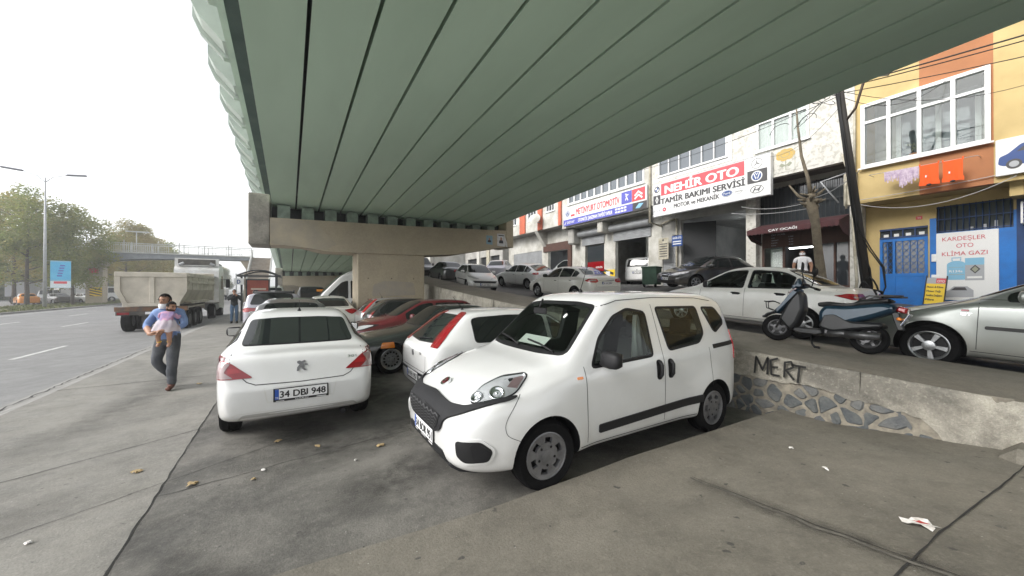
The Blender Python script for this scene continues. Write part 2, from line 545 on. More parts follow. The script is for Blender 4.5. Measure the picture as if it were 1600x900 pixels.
WHEELS = {}
def wheel_meshes(r, w, style='spoke5', rim_m='rim_silver', rr=.63):
    """tyre and rim, axle along y, outer face at +y"""
    key = (r, w, style, rim_m, rr)
    if key in WHEELS: return WHEELS[key]
    ri = r * rr
    T = MB()
    pr = [(ri, -w / 2 + .01), (ri + .02, -w / 2), (r * .9, -w / 2 - .004), (r * .975, -w / 2 + .018), (r, -w / 2 + .045), (r, -.012), (r - .008, -.008), (r - .008, .008), (r, .012), (r, w / 2 - .045), (r * .975, w / 2 - .018), (r * .9, w / 2 + .004), (ri + .02, w / 2), (ri, w / 2 - .012), (ri - .012, w / 2 - .03)]
    T.lathe(pr, axis='y', n=36, m='rubber')
    R = MB()
    y = w / 2 - .012
    R.lathe([(ri + .004, y + .004), (ri - .006, y + .008), (ri - .018, y), (ri - .03, y - .05), (ri - .03, -w / 2 + .02)], axis='y', n=36, m=rim_m)
    R.lathe([(ri - .02, y - .075), (.02, y - .06), (.0, y - .06)], axis='y', n=30, m='black')
    def pol(a, q): return (q * math.cos(a), q * math.sin(a))
    def plate(poly, y0, y1): R.prism(poly, y0, y1, 'y', rim_m)
    if style.startswith('spoke'):
        k = int(style[5:]); hw = .42 * PI / k if k < 8 else .3 * PI / k
        for i in range(k):
            a = 2 * PI * i / k + PI / 2
            plate([pol(a - hw * 1.15, .055), pol(a + hw * 1.15, .055), pol(a + hw * .62, ri - .02), pol(a - hw * .62, ri - .02)], y - .045, y - .006)
        R.lathe([(.07, y - .04), (.068, y - .004), (.03, y + .004), (0, y + .004)], axis='y', n=20, m=rim_m)
    elif style == 'cover6':                                   # domed cover with six wedge openings near its edge
        k = 6; g = .26
        for i in range(k):
            a = 2 * PI * i / k + PI / 6
            w0, w1 = PI / k * .98, PI / k
            plate([pol(a - w1, .05), pol(a, .052), pol(a + w1, .05), pol(a + w1, ri * .56), pol(a, ri * .58), pol(a - w1, ri * .56)], y - .03, y + .002)
            b = a + PI / k
            plate([pol(b - w0 * .44, ri * .555), pol(b + w0 * .44, ri * .555), pol(b + w0 * .60, ri - .012), pol(b - w0 * .60, ri - .012)], y - .03, y - .001)
        R.lathe([(ri - .045, y - .03), (ri - .04, y + .001), (ri - .01, y + .004)], axis='y', n=36, m=rim_m)
        R.lathe([(.06, y - .02), (.052, y + .006), (.0, y + .010)], axis='y', n=20, m=rim_m)
        for i in range(5):
            p = pol(2 * PI * i / 5 + .3, .083); R.lathe([(.013, y), (.012, y + .004), (0, y + .004)], c=(p[0], 0, p[1]), axis='y', n=8, m='black')
    elif style == 'holes':                                    # disc wheel with a ring of round windows
        k = 14
        for i in range(k):
            a = 2 * PI * (i + .5) / k
            h = PI / k
            plate([pol(a - h * .34, ri * .52), pol(a + h * .34, ri * .52), pol(a + h * .34, ri - .03), pol(a - h * .34, ri - .03)], y - .03, y - .004)
        R.lathe([(ri - .05, y - .03), (ri - .046, y - .002), (ri - .01, y + .002)], axis='y', n=36, m=rim_m)
        R.lathe([(ri * .58, y - .02), (ri * .56, y - .001), (ri * .33, y + .002), (ri * .30, y - .012), (.04, y - .012), (.035, y), (0, y)], axis='y', n=24, m=rim_m)
        for i in range(5):
            p = pol(2 * PI * i / 5 + .3, .062); R.lathe([(.012, y - .012), (.011, y + .002), (0, y + .002)], c=(p[0], 0, p[1]), axis='y', n=8, m='chrome')
    T_, R_ = T.mesh('tyre'), R.mesh('rim')
    for me in (T_, R_): me.set_sharp_from_angle(angle=math.radians(40))
    WHEELS[key] = (T_, R_)
    return WHEELS[key]

def plate_mesh(txt, frame=True, eu=True, sub=None):
    """Turkish number plate facing +x, centred on the origin, 0.52 x 0.11 m"""
    P = MB()
    if frame: P.box(-.012, 0, -.275, .275, -.082, .066, 'plate_black', ch=.004)
    P.box(-.004, .004, -.26, .26, -.056, .056, 'plate_white')
    if eu:
        P.box(.004, .0055, -.26, -.222, -.056, .056, 'plate_blue')
        P.text('TR', (.0055, -.256, -.048), (0, 1, 0), (0, 0, 1), .022, .03, 'plate_white', off=.001)
    if txt: P.text(txt, (.004, -.212, -.038), (0, 1, 0), (0, 0, 1), .076, .455, 'plate_black', bold=.028, off=.0015)
    if sub:
        P.text(sub, (.0005, 0, -.078), (0, 1, 0), (0, 0, 1), .016, .13, 'plate_white', off=.001, align='C')
        P.box(.0005, .002, -.25, -.17, -.077, -.072, 'plate_white'); P.box(.0005, .002, .15, .25, -.077, -.070, 'plate_white')
    return P

def side_windows(sp, cuts, top_off=.10, bot=.035, s_from=None, s_to=None, rnd=.035):
    """outlines (x, z) of the side glass between the pillars; cuts = pillar centre and half width"""
    s0 = sp['cowl'] + .30 if s_from is None else s_from
    s1 = (lerp(sp['roof1'], sp['deck'], .55)) if s_to is None else s_to
    edges = [s0]
    for c, w in cuts: edges += [c - w, c + w]
    edges.append(s1)
    out = []
    for a, b in zip(edges[::2], edges[1::2]):
        lo, hi = [], []
        for i in range(13):
            s = lerp(a, b, i / 12)
            z0 = sp['belt'](s) + bot; z1 = sp['top'](s) - top_off
            lo.append((sp['L'] / 2 - s, z0)); hi.append((sp['L'] / 2 - s, max(z0 + .015, z1)))
        poly = lo + hi[::-1]
        # drop repeated thin tails then soften the corners
        out.append(rounded([p for i, p in enumerate(poly) if i in (0, 4, 8, 12, 13, 14, 15, 16, 17, 18, 19, 20, 21, 22, 23, 24, 25)], rnd, 3))
    return out

CUT = []
def car(name, sp, label, cat, loc, rz, paint_m, group=None, wheel='spoke5', rim_m='rim_silver', front=None, rear=None, cuts=(), plate=None, plate_rear=None, detail=1,
        handles=(), handle_m=None, mirror_m=None, glass='dark_glass', see=False, extra=None, win_kw=None, doors=(), ws=None, rwin=None, side_strip=None, antenna=None, rear_wiper=False, steer=0., seams=True, rock='black_trim', trim_m='black', wheel_rr=.63, rear_glass=None, interior=None, sw=None):
    L, hw, H, wr = sp['L'], sp['hw'], sp['H'], sp['wr']
    root = empty(name, loc, rz, label, cat, group)
    lev = 2 if detail else 1
    cage = loft(sp)
    dense = evaluated(cage, [subsurf(lev)])
    axles = [(L / 2 - sp['fo']), (L / 2 - sp['fo'] - sp['wb'])]
    ra = wr + .045
    # flared arches
    for v in dense.vertices:
        for ax in axles:
            d = math.hypot(v.co.x - ax, v.co.z - wr)
            if abs(v.co.y) > hw * .8 and v.co.z < sp['belt'](L / 2 - v.co.x) + .02:
                k = math.exp(-((d - ra) / sp.get('flare_w', .10)) ** 2) if d > ra else 1
                v.co.y += math.copysign(sp['flare'] * k, v.co.y)
    dense.update()
    bvh = bvh_of(dense)
    onrm = [v.normal.copy() for v in dense.vertices]; opol = [tuple(p.vertices) for p in dense.polygons]; oco = [v.co.copy() for v in dense.vertices]
    dense.materials.append(MATS[paint_m])
    for p in dense.polygons: p.use_smooth = True
    # glass outlines
    if sw is None: sw = side_windows(sp, cuts, **(win_kw or {}))
    else: sw = [rounded([(L / 2 - p[0],) + tuple(p[1:]) for p in q], .05, 3) for q in sw]
    if ws is None:
        a, b = sp['rw'](sp['cowl'] + .1) - .045, sp['rw'](sp['roof0']) - .075
        ws = rounded([(-a, sp['cowl_z'] + .025), (-a * .5, sp['cowl_z'] + .012), (a * .5, sp['cowl_z'] + .012), (a, sp['cowl_z'] + .025), (b, H - .075), (b * .5, H - .055), (-b * .5, H - .055), (-b, H - .075)], .05, 3)
    if rwin is None:
        a, b = sp['rw'](sp['deck']) - .09, sp['rw'](sp['roof1']) - .075
        rwin = rounded([(-a, sp['deck_z'] + .03), (a, sp['deck_z'] + .03), (b, H - .13), (b * .5, H - .105), (-b * .5, H - .105), (-b, H - .13)], .06, 3)
    panes = [('windscreen', ws, 0)] + [('rear_window', rwin, 180)]
    for p in sw:
        q = [(-x, z) for x, z in p]                      # seen from the left: t = -x
        panes.append(('side_window', q, 90)); panes.append(('side_window', [(x, z) for x, z in p], -90))
    # cutters: wheel wells, and for a see-through cabin the inside and the window openings
    cutters = []
    w = MB()
    for ax in axles:
        for sg in (-1, 1):
            w.cyl((ax, sg * (hw - .30), wr + .005), (ax, sg * (hw + .25), wr + .005), ra, n=40, m='black')
    c = link('cutter', w.mesh('cutter')); cutters.append(c)
    if see:
        cab = evaluated(loft(sp, .06, sp['cowl'] + .02, L - .35 if sp['deck'] > L - .5 else sp['deck'] - .05), [subsurf(1)])
        cab.materials.append(MATS['interior_grey'])
        c2 = link('cutter', cab); 
        pr = MB()
        bm_list = []
        cutters.append(c2)
        for nm, poly, ang in panes:
            if nm == 'rear_window' and rear_glass: continue
            pp = resample(grow(poly, -.010), .08)
            d, T = frame_of(ang)
            if nm == 'windscreen': n0, n1 = L / 2 - sp['roof0'] - .22, 3
            elif nm == 'rear_window': n0, n1 = sp['roof1'] - L / 2 - .25, 3
            else: n0, n1 = .40, 2
            q = MB()
            n = len(pp)
            vs = [d * n0 + T * t + Vector((0, 0, z)) for t, z in pp] + [d * n1 + T * t + Vector((0, 0, z)) for t, z in pp]
            q.add(vs, [tuple(range(n))[::-1], tuple(range(n, 2 * n))] + [(i, (i + 1) % n, n + (i + 1) % n, n + i) for i in range(n)], 'interior_grey')
            me = q.mesh('cutter')
            b2 = bmesh.new(); b2.from_mesh(me); bmesh.ops.recalc_face_normals(b2, faces=b2.faces); b2.to_mesh(me); b2.free()
            cutters.append(link('cutter', me))
    body = evaluated(dense, [boolean(c) for c in cutters])
    for c in cutters: bpy.data.objects.remove(c)
    # keep the smooth shading of the uncut body
    body.set_sharp_from_angle(angle=math.radians(35))
    nr = [l for l in body.corner_normals]
    cn = [Vector(l.vector) for l in nr]
    for p in body.polygons:
        for li in p.loop_indices:
            co = body.vertices[body.loops[li].vertex_index].co
            h, nn, fi, dist = bvh.find_nearest(co)
            if h is not None and dist < 3e-4 and abs(p.normal.dot(nn)) > .75:
                f = opol[fi]; tw = 0; acc = Vector((0, 0, 0))
                for vi in f:
                    k = 1 / ((oco[vi] - co).length + 1e-4); acc += onrm[vi] * k; tw += k
                cn[li] = acc.normalized()
    body.normals_split_custom_set(cn)
    bo = link('body', body, root)
    # glazing
    for nm, poly, ang in panes:
        g = MB()
        gm = glass
        if nm == 'rear_window' and rear_glass: gm = rear_glass
        elif see: gm = 'clear_glass'
        if nm == 'rear_window' and rear_glass == 'none': continue
        patch(g, bvh, poly, ang, gm, off=.003 if see else .008, step=.05 if detail else .09, skirt=False)
        if detail or trim_m != 'black': ring(g, bvh, poly, ang, trim_m, w_in=.022 if nm != 'windscreen' else .03, w_out=.010)
        g.build(nm, root)
    K = dict(sp=sp, bvh=bvh, root=root, body=bo, L=L, hw=hw, H=H, see=see)
    # door gaps and sills
    if detail and seams:
        x0, x1 = axles[0] - ra - .02, axles[1] + ra + .02
        for a in (90, -90):
            sg = -1 if a == 90 else 1
            for s_, z0_, z1_ in doors:
                x = L / 2 - s_; g = MB()
                z1 = sp['belt'](s_) + .02 if z1_ is None else z1_
                stripe(g, bvh, [(sg * x, z0_), (sg * x, z1)], a); g.build('panel_seam', root)
            g = MB(); stripe(g, bvh, [(sg * x0, .30), (sg * x1, .30)], a, w=.008); g.build('panel_seam', root)
    if rock:
        x0, x1 = axles[0] - ra - .01, axles[1] + ra + .01
        for a in (90, -90):
            g = MB()
            sg = -1 if a == 90 else 1
            patch(g, bvh, [(sg * x0, sp['zb'](1.5) + .0), (sg * x1, sp['zb'](1.5) + .0), (sg * x1, sp['zb'](1.5) + .055), (sg * x0, sp['zb'](1.5) + .055)], a, rock, off=.004, step=.12, skirt=False)
            g.build('sill', root)
    for hs, hz in handles:
        for a in (90, -90):
            d, T = frame_of(a); h, n = cast(bvh, (L / 2 - hs) * (-1 if a == 90 else 1), hz, a)
            g = MB()
            if handle_m == 'oval':
                patch(g, bvh, rounded([(q[0] + (L / 2 - hs) * (-1 if a == 90 else 1), q[1] + hz) for q in [(-.042, -.105), (.042, -.105), (.042, .105), (-.042, .105)]], .04), a, 'black', off=.004)
                g.tube([h + n * .006 + Vector((0, 0, -.09)), h + n * .035 + Vector((.0, 0, -.05)), h + n * .035 + Vector((0, 0, .05)), h + n * .006 + Vector((0, 0, .09))], .018, 8, 'black_trim')
            else:
                patch(g, bvh, rounded([(q[0] + (L / 2 - hs) * (-1 if a == 90 else 1), q[1] + hz) for q in [(-.08, -.03), (.08, -.03), (.08, .02), (-.08, .02)]], .03), a, 'seam', off=.0025)
                g.tube([h + n * .008 + Vector((-.095, 0, .0)), h + n * .034 + Vector((-.06, 0, .008)), h + n * .034 + Vector((.06, 0, .012)), h + n * .008 + Vector((.095, 0, .01))], .013, 8, handle_m or paint_m)
            g.build('door_handle', root)
    if mirror_m:
        s_ = sp['cowl'] + .42
        z_ = sp['belt'](s_) + .10
        for sg in (1, -1):
            h, n = cast(bvh, (L / 2 - s_) * -sg, z_ - .04, 90 * sg)
            g = MB()
            yc = abs(h.y) + .13
            prof = rounded([(-.055, -.075), (.04, -.085), (.065, -.02), (.05, .07), (-.02, .085), (-.055, .07)], .03, 3)
            ring_n = len(prof)
            secs = [(yc - .10, .75), (yc - .08, .95), (yc, 1.0), (yc + .07, .92), (yc + .10, .70), (yc + .11, .35)]
            vs = [(h.x + px * k, sg * yy, z_ + pz * k) for yy, k in secs for px, pz in prof]
            fs = [(i * ring_n + k, i * ring_n + (k + 1) % ring_n, (i + 1) * ring_n + (k + 1) % ring_n, (i + 1) * ring_n + k) for i in range(len(secs) - 1) for k in range(ring_n)] + [tuple(range(ring_n)), tuple(range(5 * ring_n, 6 * ring_n))]
            g.add(vs, fs, mirror_m, True)
            g.box(h.x - .03, h.x + .03, sg * (abs(h.y) - .03), sg * (yc - .06), z_ - .07, z_ - .03, 'black_trim', ch=.01)
            mo = g.build('side_mirror', root)
            g2 = MB(); g2.prism([(sg * (yc - .085), z_ - .06), (sg * (yc + .08), z_ - .055), (sg * (yc + .085), z_ + .06), (sg * (yc - .075), z_ + .062)], h.x - .060, h.x - .055, 'x', 'chrome')
            g2.build('mirror_glass', mo)
    if side_strip:
        s0, s1, z0, z1, mm = side_strip
        for a in (90, -90):
            sg = -1 if a == 90 else 1
            x0, x1 = L / 2 - s0, L / 2 - s1
            g = MB(); patch(g, bvh, rounded([(sg * x0, z0[0]), (sg * x1, z1[0]), (sg * x1, z1[1]), (sg * x0, z0[1])], .02), a, mm, off=.014, step=.06)
            g.build('rubbing_strip', root)
    # wheels
    tm, rm = wheel_meshes(wr, sp['ww'], wheel, rim_m, wheel_rr)
    for i, ax in enumerate(axles):
        for sg in (1, -1):
            t = link('wheel', tm, root, (ax, sg * (hw - sp['ww'] / 2 - .025 + sp['flare'] * .5), wr), (0 if sg > 0 else PI) + (steer if i == 0 else 0))
            t.rotation_euler.y = random.uniform(0, 6)
            if sg < 0: t.rotation_euler.y = random.uniform(0, 6)
            link('rim', rm, t)
    if plate:
        h, n = cast(bvh, 0, plate[1], 0)
        pm = plate_mesh(plate[0], sub=plate[2] if len(plate) > 2 else None); pm.build('number_plate', root, (h.x + .012, 0, plate[1]))
    if plate_rear:
        h, n = cast(bvh, 0, plate_rear[1], 180)
        pm = plate_mesh(plate_rear[0], sub=plate_rear[2] if len(plate_rear) > 2 else None); pm.build('number_plate', root, (h.x - .012, 0, plate_rear[1]), PI)
    if antenna:
        s_, ln, lean, y_ = antenna
        z = sp['top'](s_) - .012
        g = MB(); x = L / 2 - s_
        g.lathe([(.028, 0), (.022, .02), (.008, .045)], c=(x, y_, z), n=10, m='black'); g.tube([(x, y_, z + .03), (x - lean * ln, y_, z + ln)], .005, 5, 'black', r_end=.003)
        g.build('antenna', root)
    if extra: extra(K)
    bpy.data.meshes.remove(cage)
    return root

def lamp(K, name, poly, ang, parts, both=True, off=.006, label=None):
    """a lamp cluster laid on the body: outline in a dark base colour with coloured fields inside it"""
    for k in ((1, -1) if both else (1,)):
        g = MB()
        pl = poly if k > 0 else mirror(poly)
        a = ang if k > 0 else -ang
        patch(g, K['bvh'], pl, a, parts[0], off=off)
        for q, m in parts[1:]:
            patch(g, K['bvh'], q if k > 0 else mirror(q), a, m, off=off + .003, skirt=False)
        o = g.build(name, K['root'])
def panel(K, name, poly, ang, m, off=.004, both=False, step=.05):
    for k in ((1, -1) if both else (1,)):
        g = MB(); patch(g, K['bvh'], poly if k > 0 else mirror(poly), ang if k > 0 else -ang, m, off=off, step=step); g.build(name, K['root'])
def gaps(K, lines, ang, both=False, w=.007, closed=False, m='seam'):
    for l in lines:
        g = MB(); stripe(g, K['bvh'], l, ang, w, m, closed=closed); g.build('panel_seam', K['root'])
        if both: g = MB(); stripe(g, K['bvh'], [(-a, b) for a, b in l], -ang if ang not in (0, 180) else ang, w, m, closed=closed); g.build('panel_seam', K['root'])
def badge(K, s_txt, t, z, ang, h, w, m='chrome', name='badge'):
    """small raised letters following the body"""
    vs, fs = glyphs(s_txt, .01)
    x0 = min(p[0] for p in vs); x1 = max(p[0] for p in vs); kx = w / (x1 - x0)
    out = []
    for p in vs:
        hh, n = cast(K['bvh'], t + (p[0] - x0) * kx, z + p[1] * h / CAP, ang); out.append(hh + n * .004)
    g = MB(); g.add(out, fs, m); g.build(name, K['root'])
def disc(K, t, z, ang, r, m, name='badge', m2=None, r2=0, off=.012):
    h, n = cast(K['bvh'], t, z, ang)
    g = MB(); a = n.orthogonal().normalized(); b = n.cross(a)
    for rr, mm, o0 in ((r, m, off),) + (((r2, m2, off + .004),) if m2 else ()):
        vs = [h + n * (o0) + (a * math.cos(2 * PI * k / 20) + b * math.sin(2 * PI * k / 20)) * rr for k in range(20)]
        vs2 = [h - n * .01 + (a * math.cos(2 * PI * k / 20) + b * math.sin(2 * PI * k / 20)) * rr for k in range(20)]
        g.add(vs + vs2, [tuple(range(20))] + [(k, 20 + k, 20 + (k + 1) % 20, (k + 1) % 20) for k in range(20)], mm)
    return g.build(name, K['root'])
# ------------------------------------------------------------------ car paints
paint('white_paint', (.69, .695, .69), dust=.17)
paint('white_dusty', (.66, .66, .63), dust=.35, rough=.4, coat=.7)
paint('cream_paint', (.58, .575, .53), dust=.12)
paint('silver_paint', (.36, .37, .37), dust=.15, metal=.6)
paint('grey_green_paint', (.27, .29, .275), dust=.15, metal=.55)
paint('dark_green_grey', (.012, .016, .016), dust=.03)
paint('maroon_paint', (.10, .007, .011), dust=.03)
paint('black_paint', (.008, .008, .009), dust=.05)
paint('dark_grey_paint', (.05, .055, .06), dust=.1, metal=.4)
paint('lilac_silver', (.42, .41, .46), dust=.1, metal=.45)
paint('taxi_paint', (.75, .26, .02))
paint('mid_grey_paint', (.16, .165, .165), dust=.08, metal=.5)

SEDAN = dict(L=4.44, W=1.748, H=1.466, wb=2.652, fo=.83, wr=.31, cowl=1.12, roof0=2.02, roof1=3.10, deck=3.84, belt0=.93, belt1=1.0, hood=.80, cowl_z=1.0, deck_z=1.06, tail_z=.93)
def sedan(**k): return car_spec(**{**SEDAN, **k})
HATCH = dict(L=3.84, W=1.65, H=1.44, wb=2.49, fo=.78, wr=.295, cowl=.98, roof0=1.80, roof1=3.20, deck=3.74, belt0=.90, belt1=.97, hood=.78, cowl_z=.97, deck_z=.95, tail_z=.84)
def hatch(**k):
    d = {**HATCH, **k}
    L, H, r1, dk, dz = d['L'], d['H'], d['roof1'], d['deck'], d['deck_z']
    d.setdefault('tail_pts', [(lerp(r1 + .05, dk, .5), lerp(H - .06, dz, .42)), (dk, dz + .03), (L - .06, dz - .06), (L - .025, dz - .12), (L, d['tail_z'] - .06)])
    return car_spec(**d)
def boxy(**k):
    """van or estate with an upright tail"""
    d = dict(rw_e=.72, rw_d=.78, roof_drop=.03); d.update(k)
    L, H, r1 = d['L'], d['H'], d['roof1']
    d.setdefault('deck', L - .10); d.setdefault('deck_z', d['belt1'] + .04); d.setdefault('tail_z', .9)
    d.setdefault('tail_pts', [(L - .17, H - .10), (L - .12, lerp(H, d['deck_z'], .35)), (L - .07, lerp(H, d['deck_z'], .75)), (L - .035, d['deck_z'] - .03), (L, .86)])
    return car_spec(**d)

def heading(b): return PI / 2 - math.radians(b)             # compass-like bearing, clockwise from +Y
def on_street(root, x, y, b, dz=0.):
    """stand a vehicle on the sloping street"""
    e = .8
    z = z_street(x, y)
    f = Vector((math.sin(math.radians(b)), math.cos(math.radians(b)), 0))
    lft = Vector((-f.y, f.x, 0))
    zf = (z_street(x + f.x * e, y + f.y * e) - z_street(x - f.x * e, y - f.y * e)) / (2 * e)
    zl = (z_street(x + lft.x * e, y + lft.y * e) - z_street(x - lft.x * e, y - lft.y * e)) / (2 * e)
    X = Vector((f.x, f.y, zf)).normalized(); Y = Vector((lft.x, lft.y, zl)).normalized(); Z = X.cross(Y).normalized(); Y = Z.cross(X)
    root.matrix_local = Matrix.Translation((x, y, z + dz)) @ Matrix((X, Y, Z)).transposed().to_4x4()

def front_face(K, zl, zh, y0=.40, grille=(.42, .50, .62), low=(.5, .28, .40), lens='lamp_silver', back='grille_black', mid=True):
    hw = K['hw']
    lamp(K, 'headlight', [(y0, zl + .03), (y0 + .2, zl), (hw - .10, zl + .06), (hw - .03, zh), (hw - .12, zh), (y0 + .06, zl + .10)], 0, [lens])
    if grille: panel(K, 'grille', rounded([(-grille[0], grille[2]), (-grille[0] * .8, grille[1]), (grille[0] * .8, grille[1]), (grille[0], grille[2])], .03), 0, back)
    if low: panel(K, 'lower_grille', rounded([(-low[0], low[2]), (-low[0], low[1]), (low[0], low[1]), (low[0], low[2])], .04), 0, back)

def cabin(K, seat_m='interior_grey', low=0.):
    """dashboard, steering wheel and seats behind see-through glass"""
    sp, L, hw = K['sp'], K['L'], K['hw']
    g = MB(); xd = L / 2 - sp['cowl']
    zb = sp['belt'](sp['cowl'] + .4)
    g.prism(rounded([(xd - .62, zb - .28), (xd + .0, zb - .28), (xd - .05, zb - .01), (xd - .35, zb + .035), (xd - .60, zb - .03)], .05), -hw + .13, hw - .13, 'y', 'black_trim')
    g.build('dashboard', K['root'])
    g = MB(); c = Vector((xd - .78, .36, zb - .03)); n = Vector((-.9, 0, .42)).normalized(); a = Vector((0, 1, 0)); b = n.cross(a)
    g.tube([c + (a * math.cos(t * PI / 10) + b * math.sin(t * PI / 10)) * .185 for t in range(21)], .015, 6, 'black')
    g.tube([c - n * .02 - a * .17, c - n * .05, c - n * .02 + a * .17], .02, 6, 'black'); g.tube([c - n * .05, c - n * .3], .03, 6, 'black')
    g.build('steering_wheel', K['root'])
    for row, yy, lo in ((xd - 1.32, (.36, -.36), low * .6), (xd - 2.15 + low, (.38, -.38), low * 1.3)):
        for y in yy:
            g = MB()
            g.box(row - .05, row + .48, y - .24, y + .24, .40, .62, seat_m, ch=.06)
            pr = rounded([(row - .10, .58), (row + .05, .58), (row - .09, 1.16 - lo), (row - .22, 1.16 - lo)], .05)
            g.prism(pr, y - .235, y + .235, 'y', seat_m)
            g.prism(rounded([(row - .17, 1.17 - lo), (row - .06, 1.17 - lo), (row - .09, 1.36 - lo), (row - .18, 1.36 - lo)], .03), y - .12, y + .12, 'y', seat_m)
            g.build('seat', K['root'])
# ------------------------------------------------------------------ white compact van, nearest car
VAN = boxy(L=3.97, W=1.72, H=1.735, wb=2.513, fo=.82, wr=.305, cowl=1.08, roof0=1.80, roof1=3.62, belt0=.96, belt1=1.10, hood=.875, cowl_z=1.10, nose_z=.66, lip=.77, rw_c=.86, rw_r=.74, flare=.03,
           hood_pts=[(.45, .965), (.78, 1.05)], zb=.21, wheel_w=.20, nose_w=[(0, .64), (.03, .76), (.10, .87), (.25, .95), (.6, 1.)], tail_w=[(.6, 1.), (.25, .985), (.1, .95), (.03, .88), (0, .78)])
paint('valance_grey', (.42, .42, .41), dust=.3); mat('hood_dust', (.7, .7, .69), .5)
mat('mesh_grey', (.05, .05, .052), .4); mat('mesh_black', (.010, .010, .011), .5, bump=1., bump_scale=70)
mat('emblem_red', (.10, .012, .016), .3)
VAN['flare_w'] = .15
def van_extra(K):
    root, L = K['root'], K['L']
    cabin(K)
    # headlights wrap from the nose to above the front wheel
    H = rounded([(-.565, .795), (-.40, .778), (-.19, .865), (-.155, .985), (-.20, 1.005), (-.40, .972), (-.53, .900)], .04)
    for k in (1, -1):
        g = MB(); P = H if k > 0 else mirror(H); a = 35 * k
        patch(g, K['bvh'], P, a, 'black_trim', off=.003)
        patch(g, K['bvh'], grow(P, -.012), a, 'lamp_silver', off=.006, skirt=False)
        o = g.build('headlight', root)
        for t, z, r in ((-.50, .83, .058), (-.34, .87, .068)):
            h, n = cast(K['bvh'], t * k, z, a)
            s = MB(); d = Vector((1, 0, -.05)).normalized()
            s.lathe([(r, .004), (r * .92, .014), (r * .75, .005), (r * .3, -.004), (0, .01)], n=20, m='chrome')
            s.xf(Matrix.Translation(h + n * .006) @ n.to_track_quat('Z', 'Y').to_matrix().to_4x4())
            s.build('reflector', o)
        s = MB(); patch(s, K['bvh'], [(p[0] * k, p[1]) for p in [(-.28, .91), (-.20, .90), (-.185, .98), (-.26, .965)]][::k], a, 'lamp_clear', off=.010); s.build('indicator', o)
        s = MB(); patch(s, K['bvh'], grow(P, -.014), a, 'lens_glass', off=.024); s.build('lens', o)
    # black band across the nose with the honeycomb grille below it
    band = rounded([(-.80, .855), (-.58, .765), (-.40, .752), (0, .775), (.40, .752), (.58, .765), (.80, .855), (.80, .825), (.60, .715), (.48, .66), (.42, .56), (.34, .515), (-.34, .515), (-.42, .56), (-.48, .66), (-.60, .715), (-.80, .825)], .035)
    panel(K, 'grille_surround', band, 0, 'black_trim', off=.022)
    gr = rounded([(-.41, .665), (0, .685), (.41, .665), (.375, .575), (.31, .535), (-.31, .535), (-.375, .575)], .03)
    g = MB(); patch(g, K['bvh'], gr, 0, 'grille_black', off=.026)
    for i in range(5):
        z = .555 + i * .025
        w = .345 + .012 * i
        n = 16
        stripe(g, K['bvh'], [(lerp(-w, w, j / n), z + (.010 if j % 2 else -.004)) for j in range(n + 1)], 0, w=.009, m='mesh_grey', off=.034)
    g.build('grille', root)
    lipp = rounded([(-.56, .33), (-.64, .215), (.64, .215), (.56, .33), (.48, .275), (-.48, .275)], .03)
    panel(K, 'front_lip', lipp, 0, 'black_trim', off=.024)
    panel(K, 'lower_grille', rounded([(-.46, .395), (-.60, .235), (.60, .235), (.46, .395)], .03), 0, 'grille_black', off=.012)
    fog = rounded([(-.40, .535), (-.21, .54), (-.135, .46), (-.165, .375), (-.33, .37), (-.39, .42)], .03)
    panel(K, 'fog_lamp_recess', grow(fog, .018), 30, 'white_paint', off=.012, both=True)
    panel(K, 'fog_lamp_recess', fog, 30, 'grille_black', off=.016, both=True)
    panel(K, 'fog_lamp_trim', rounded([(-.28, .52), (-.21, .515), (-.155, .46), (-.18, .39), (-.26, .39)], .02), 30, 'black_trim', off=.022, both=True)
    # round badge on the bonnet edge
    o = disc(K, 0, .835, 0, .055, 'chrome', m2='emblem_red', r2=.036, off=.03)
    h, n = cast(K['bvh'], 0, .835, 0)
    up = (Vector((0, 0, 1)) - n * n.z).normalized()
    t = MB(); t.text('FIAT', h + n * .036 - up * .017, (0, 1, 0), up, .034, .066, 'chrome', off=.001, align='C', bold=.01); t.build('emblem_letters', o)
    # tail lamps, sliding-door rail
    lamp(K, 'tail_light', rounded([(1.66, .86), (1.80, .86), (1.79, 1.24), (1.68, 1.22)], .02), 100, ['lamp_red'], off=.012)
    panel(K, 'sliding_rail', rounded([(1.36, 1.075), (1.82, 1.095), (1.82, 1.045), (1.36, 1.025)], .01), 90, 'black', off=.005)
    panel(K, 'sliding_rail', mirror(rounded([(1.36, 1.075), (1.82, 1.095), (1.82, 1.045), (1.36, 1.025)], .01)), -90, 'black', off=.005)
    gaps(K, [[(-.70, 1.40), (-.40, 1.56), (-.10, 1.63), (.5, 1.655), (1.3, 1.64), (1.62, 1.60)]], 90, both=True, w=.008)
    gaps(K, [rounded_line([(-1.415, .864), (-1.50, .77), (-1.585, .66), (-1.58, .58), (-1.55, .545), (-1.455, .50)])], 90, both=True, w=.0045); None
    g = MB()
    for y0, y1 in ((.55, .02), (-.05, -.58)):
        a, n1 = cast(K['bvh'], y0, 1.125, 0); b, n2 = cast(K['bvh'], y1, 1.19, 0)
        g.tube([a + n1 * .02, (a + b) / 2 + n1 * .035, b + n2 * .012], .011, 6, 'black')
    g.build('wiper', root)
    panel(K, 'side_indicator', rounded([(-.82, .915), (-.75, .915), (-.75, .94), (-.82, .94)], .01), 90, 'lamp_amber', both=True)
    g = MB(); g.box(.62, .655, -.12, .12, 1.47, 1.54, 'black', ch=.012); g.tube([(.65, 0, 1.54), (.60, 0, 1.64)], .012, 5, 'black'); g.build('rear_view_mirror', root)
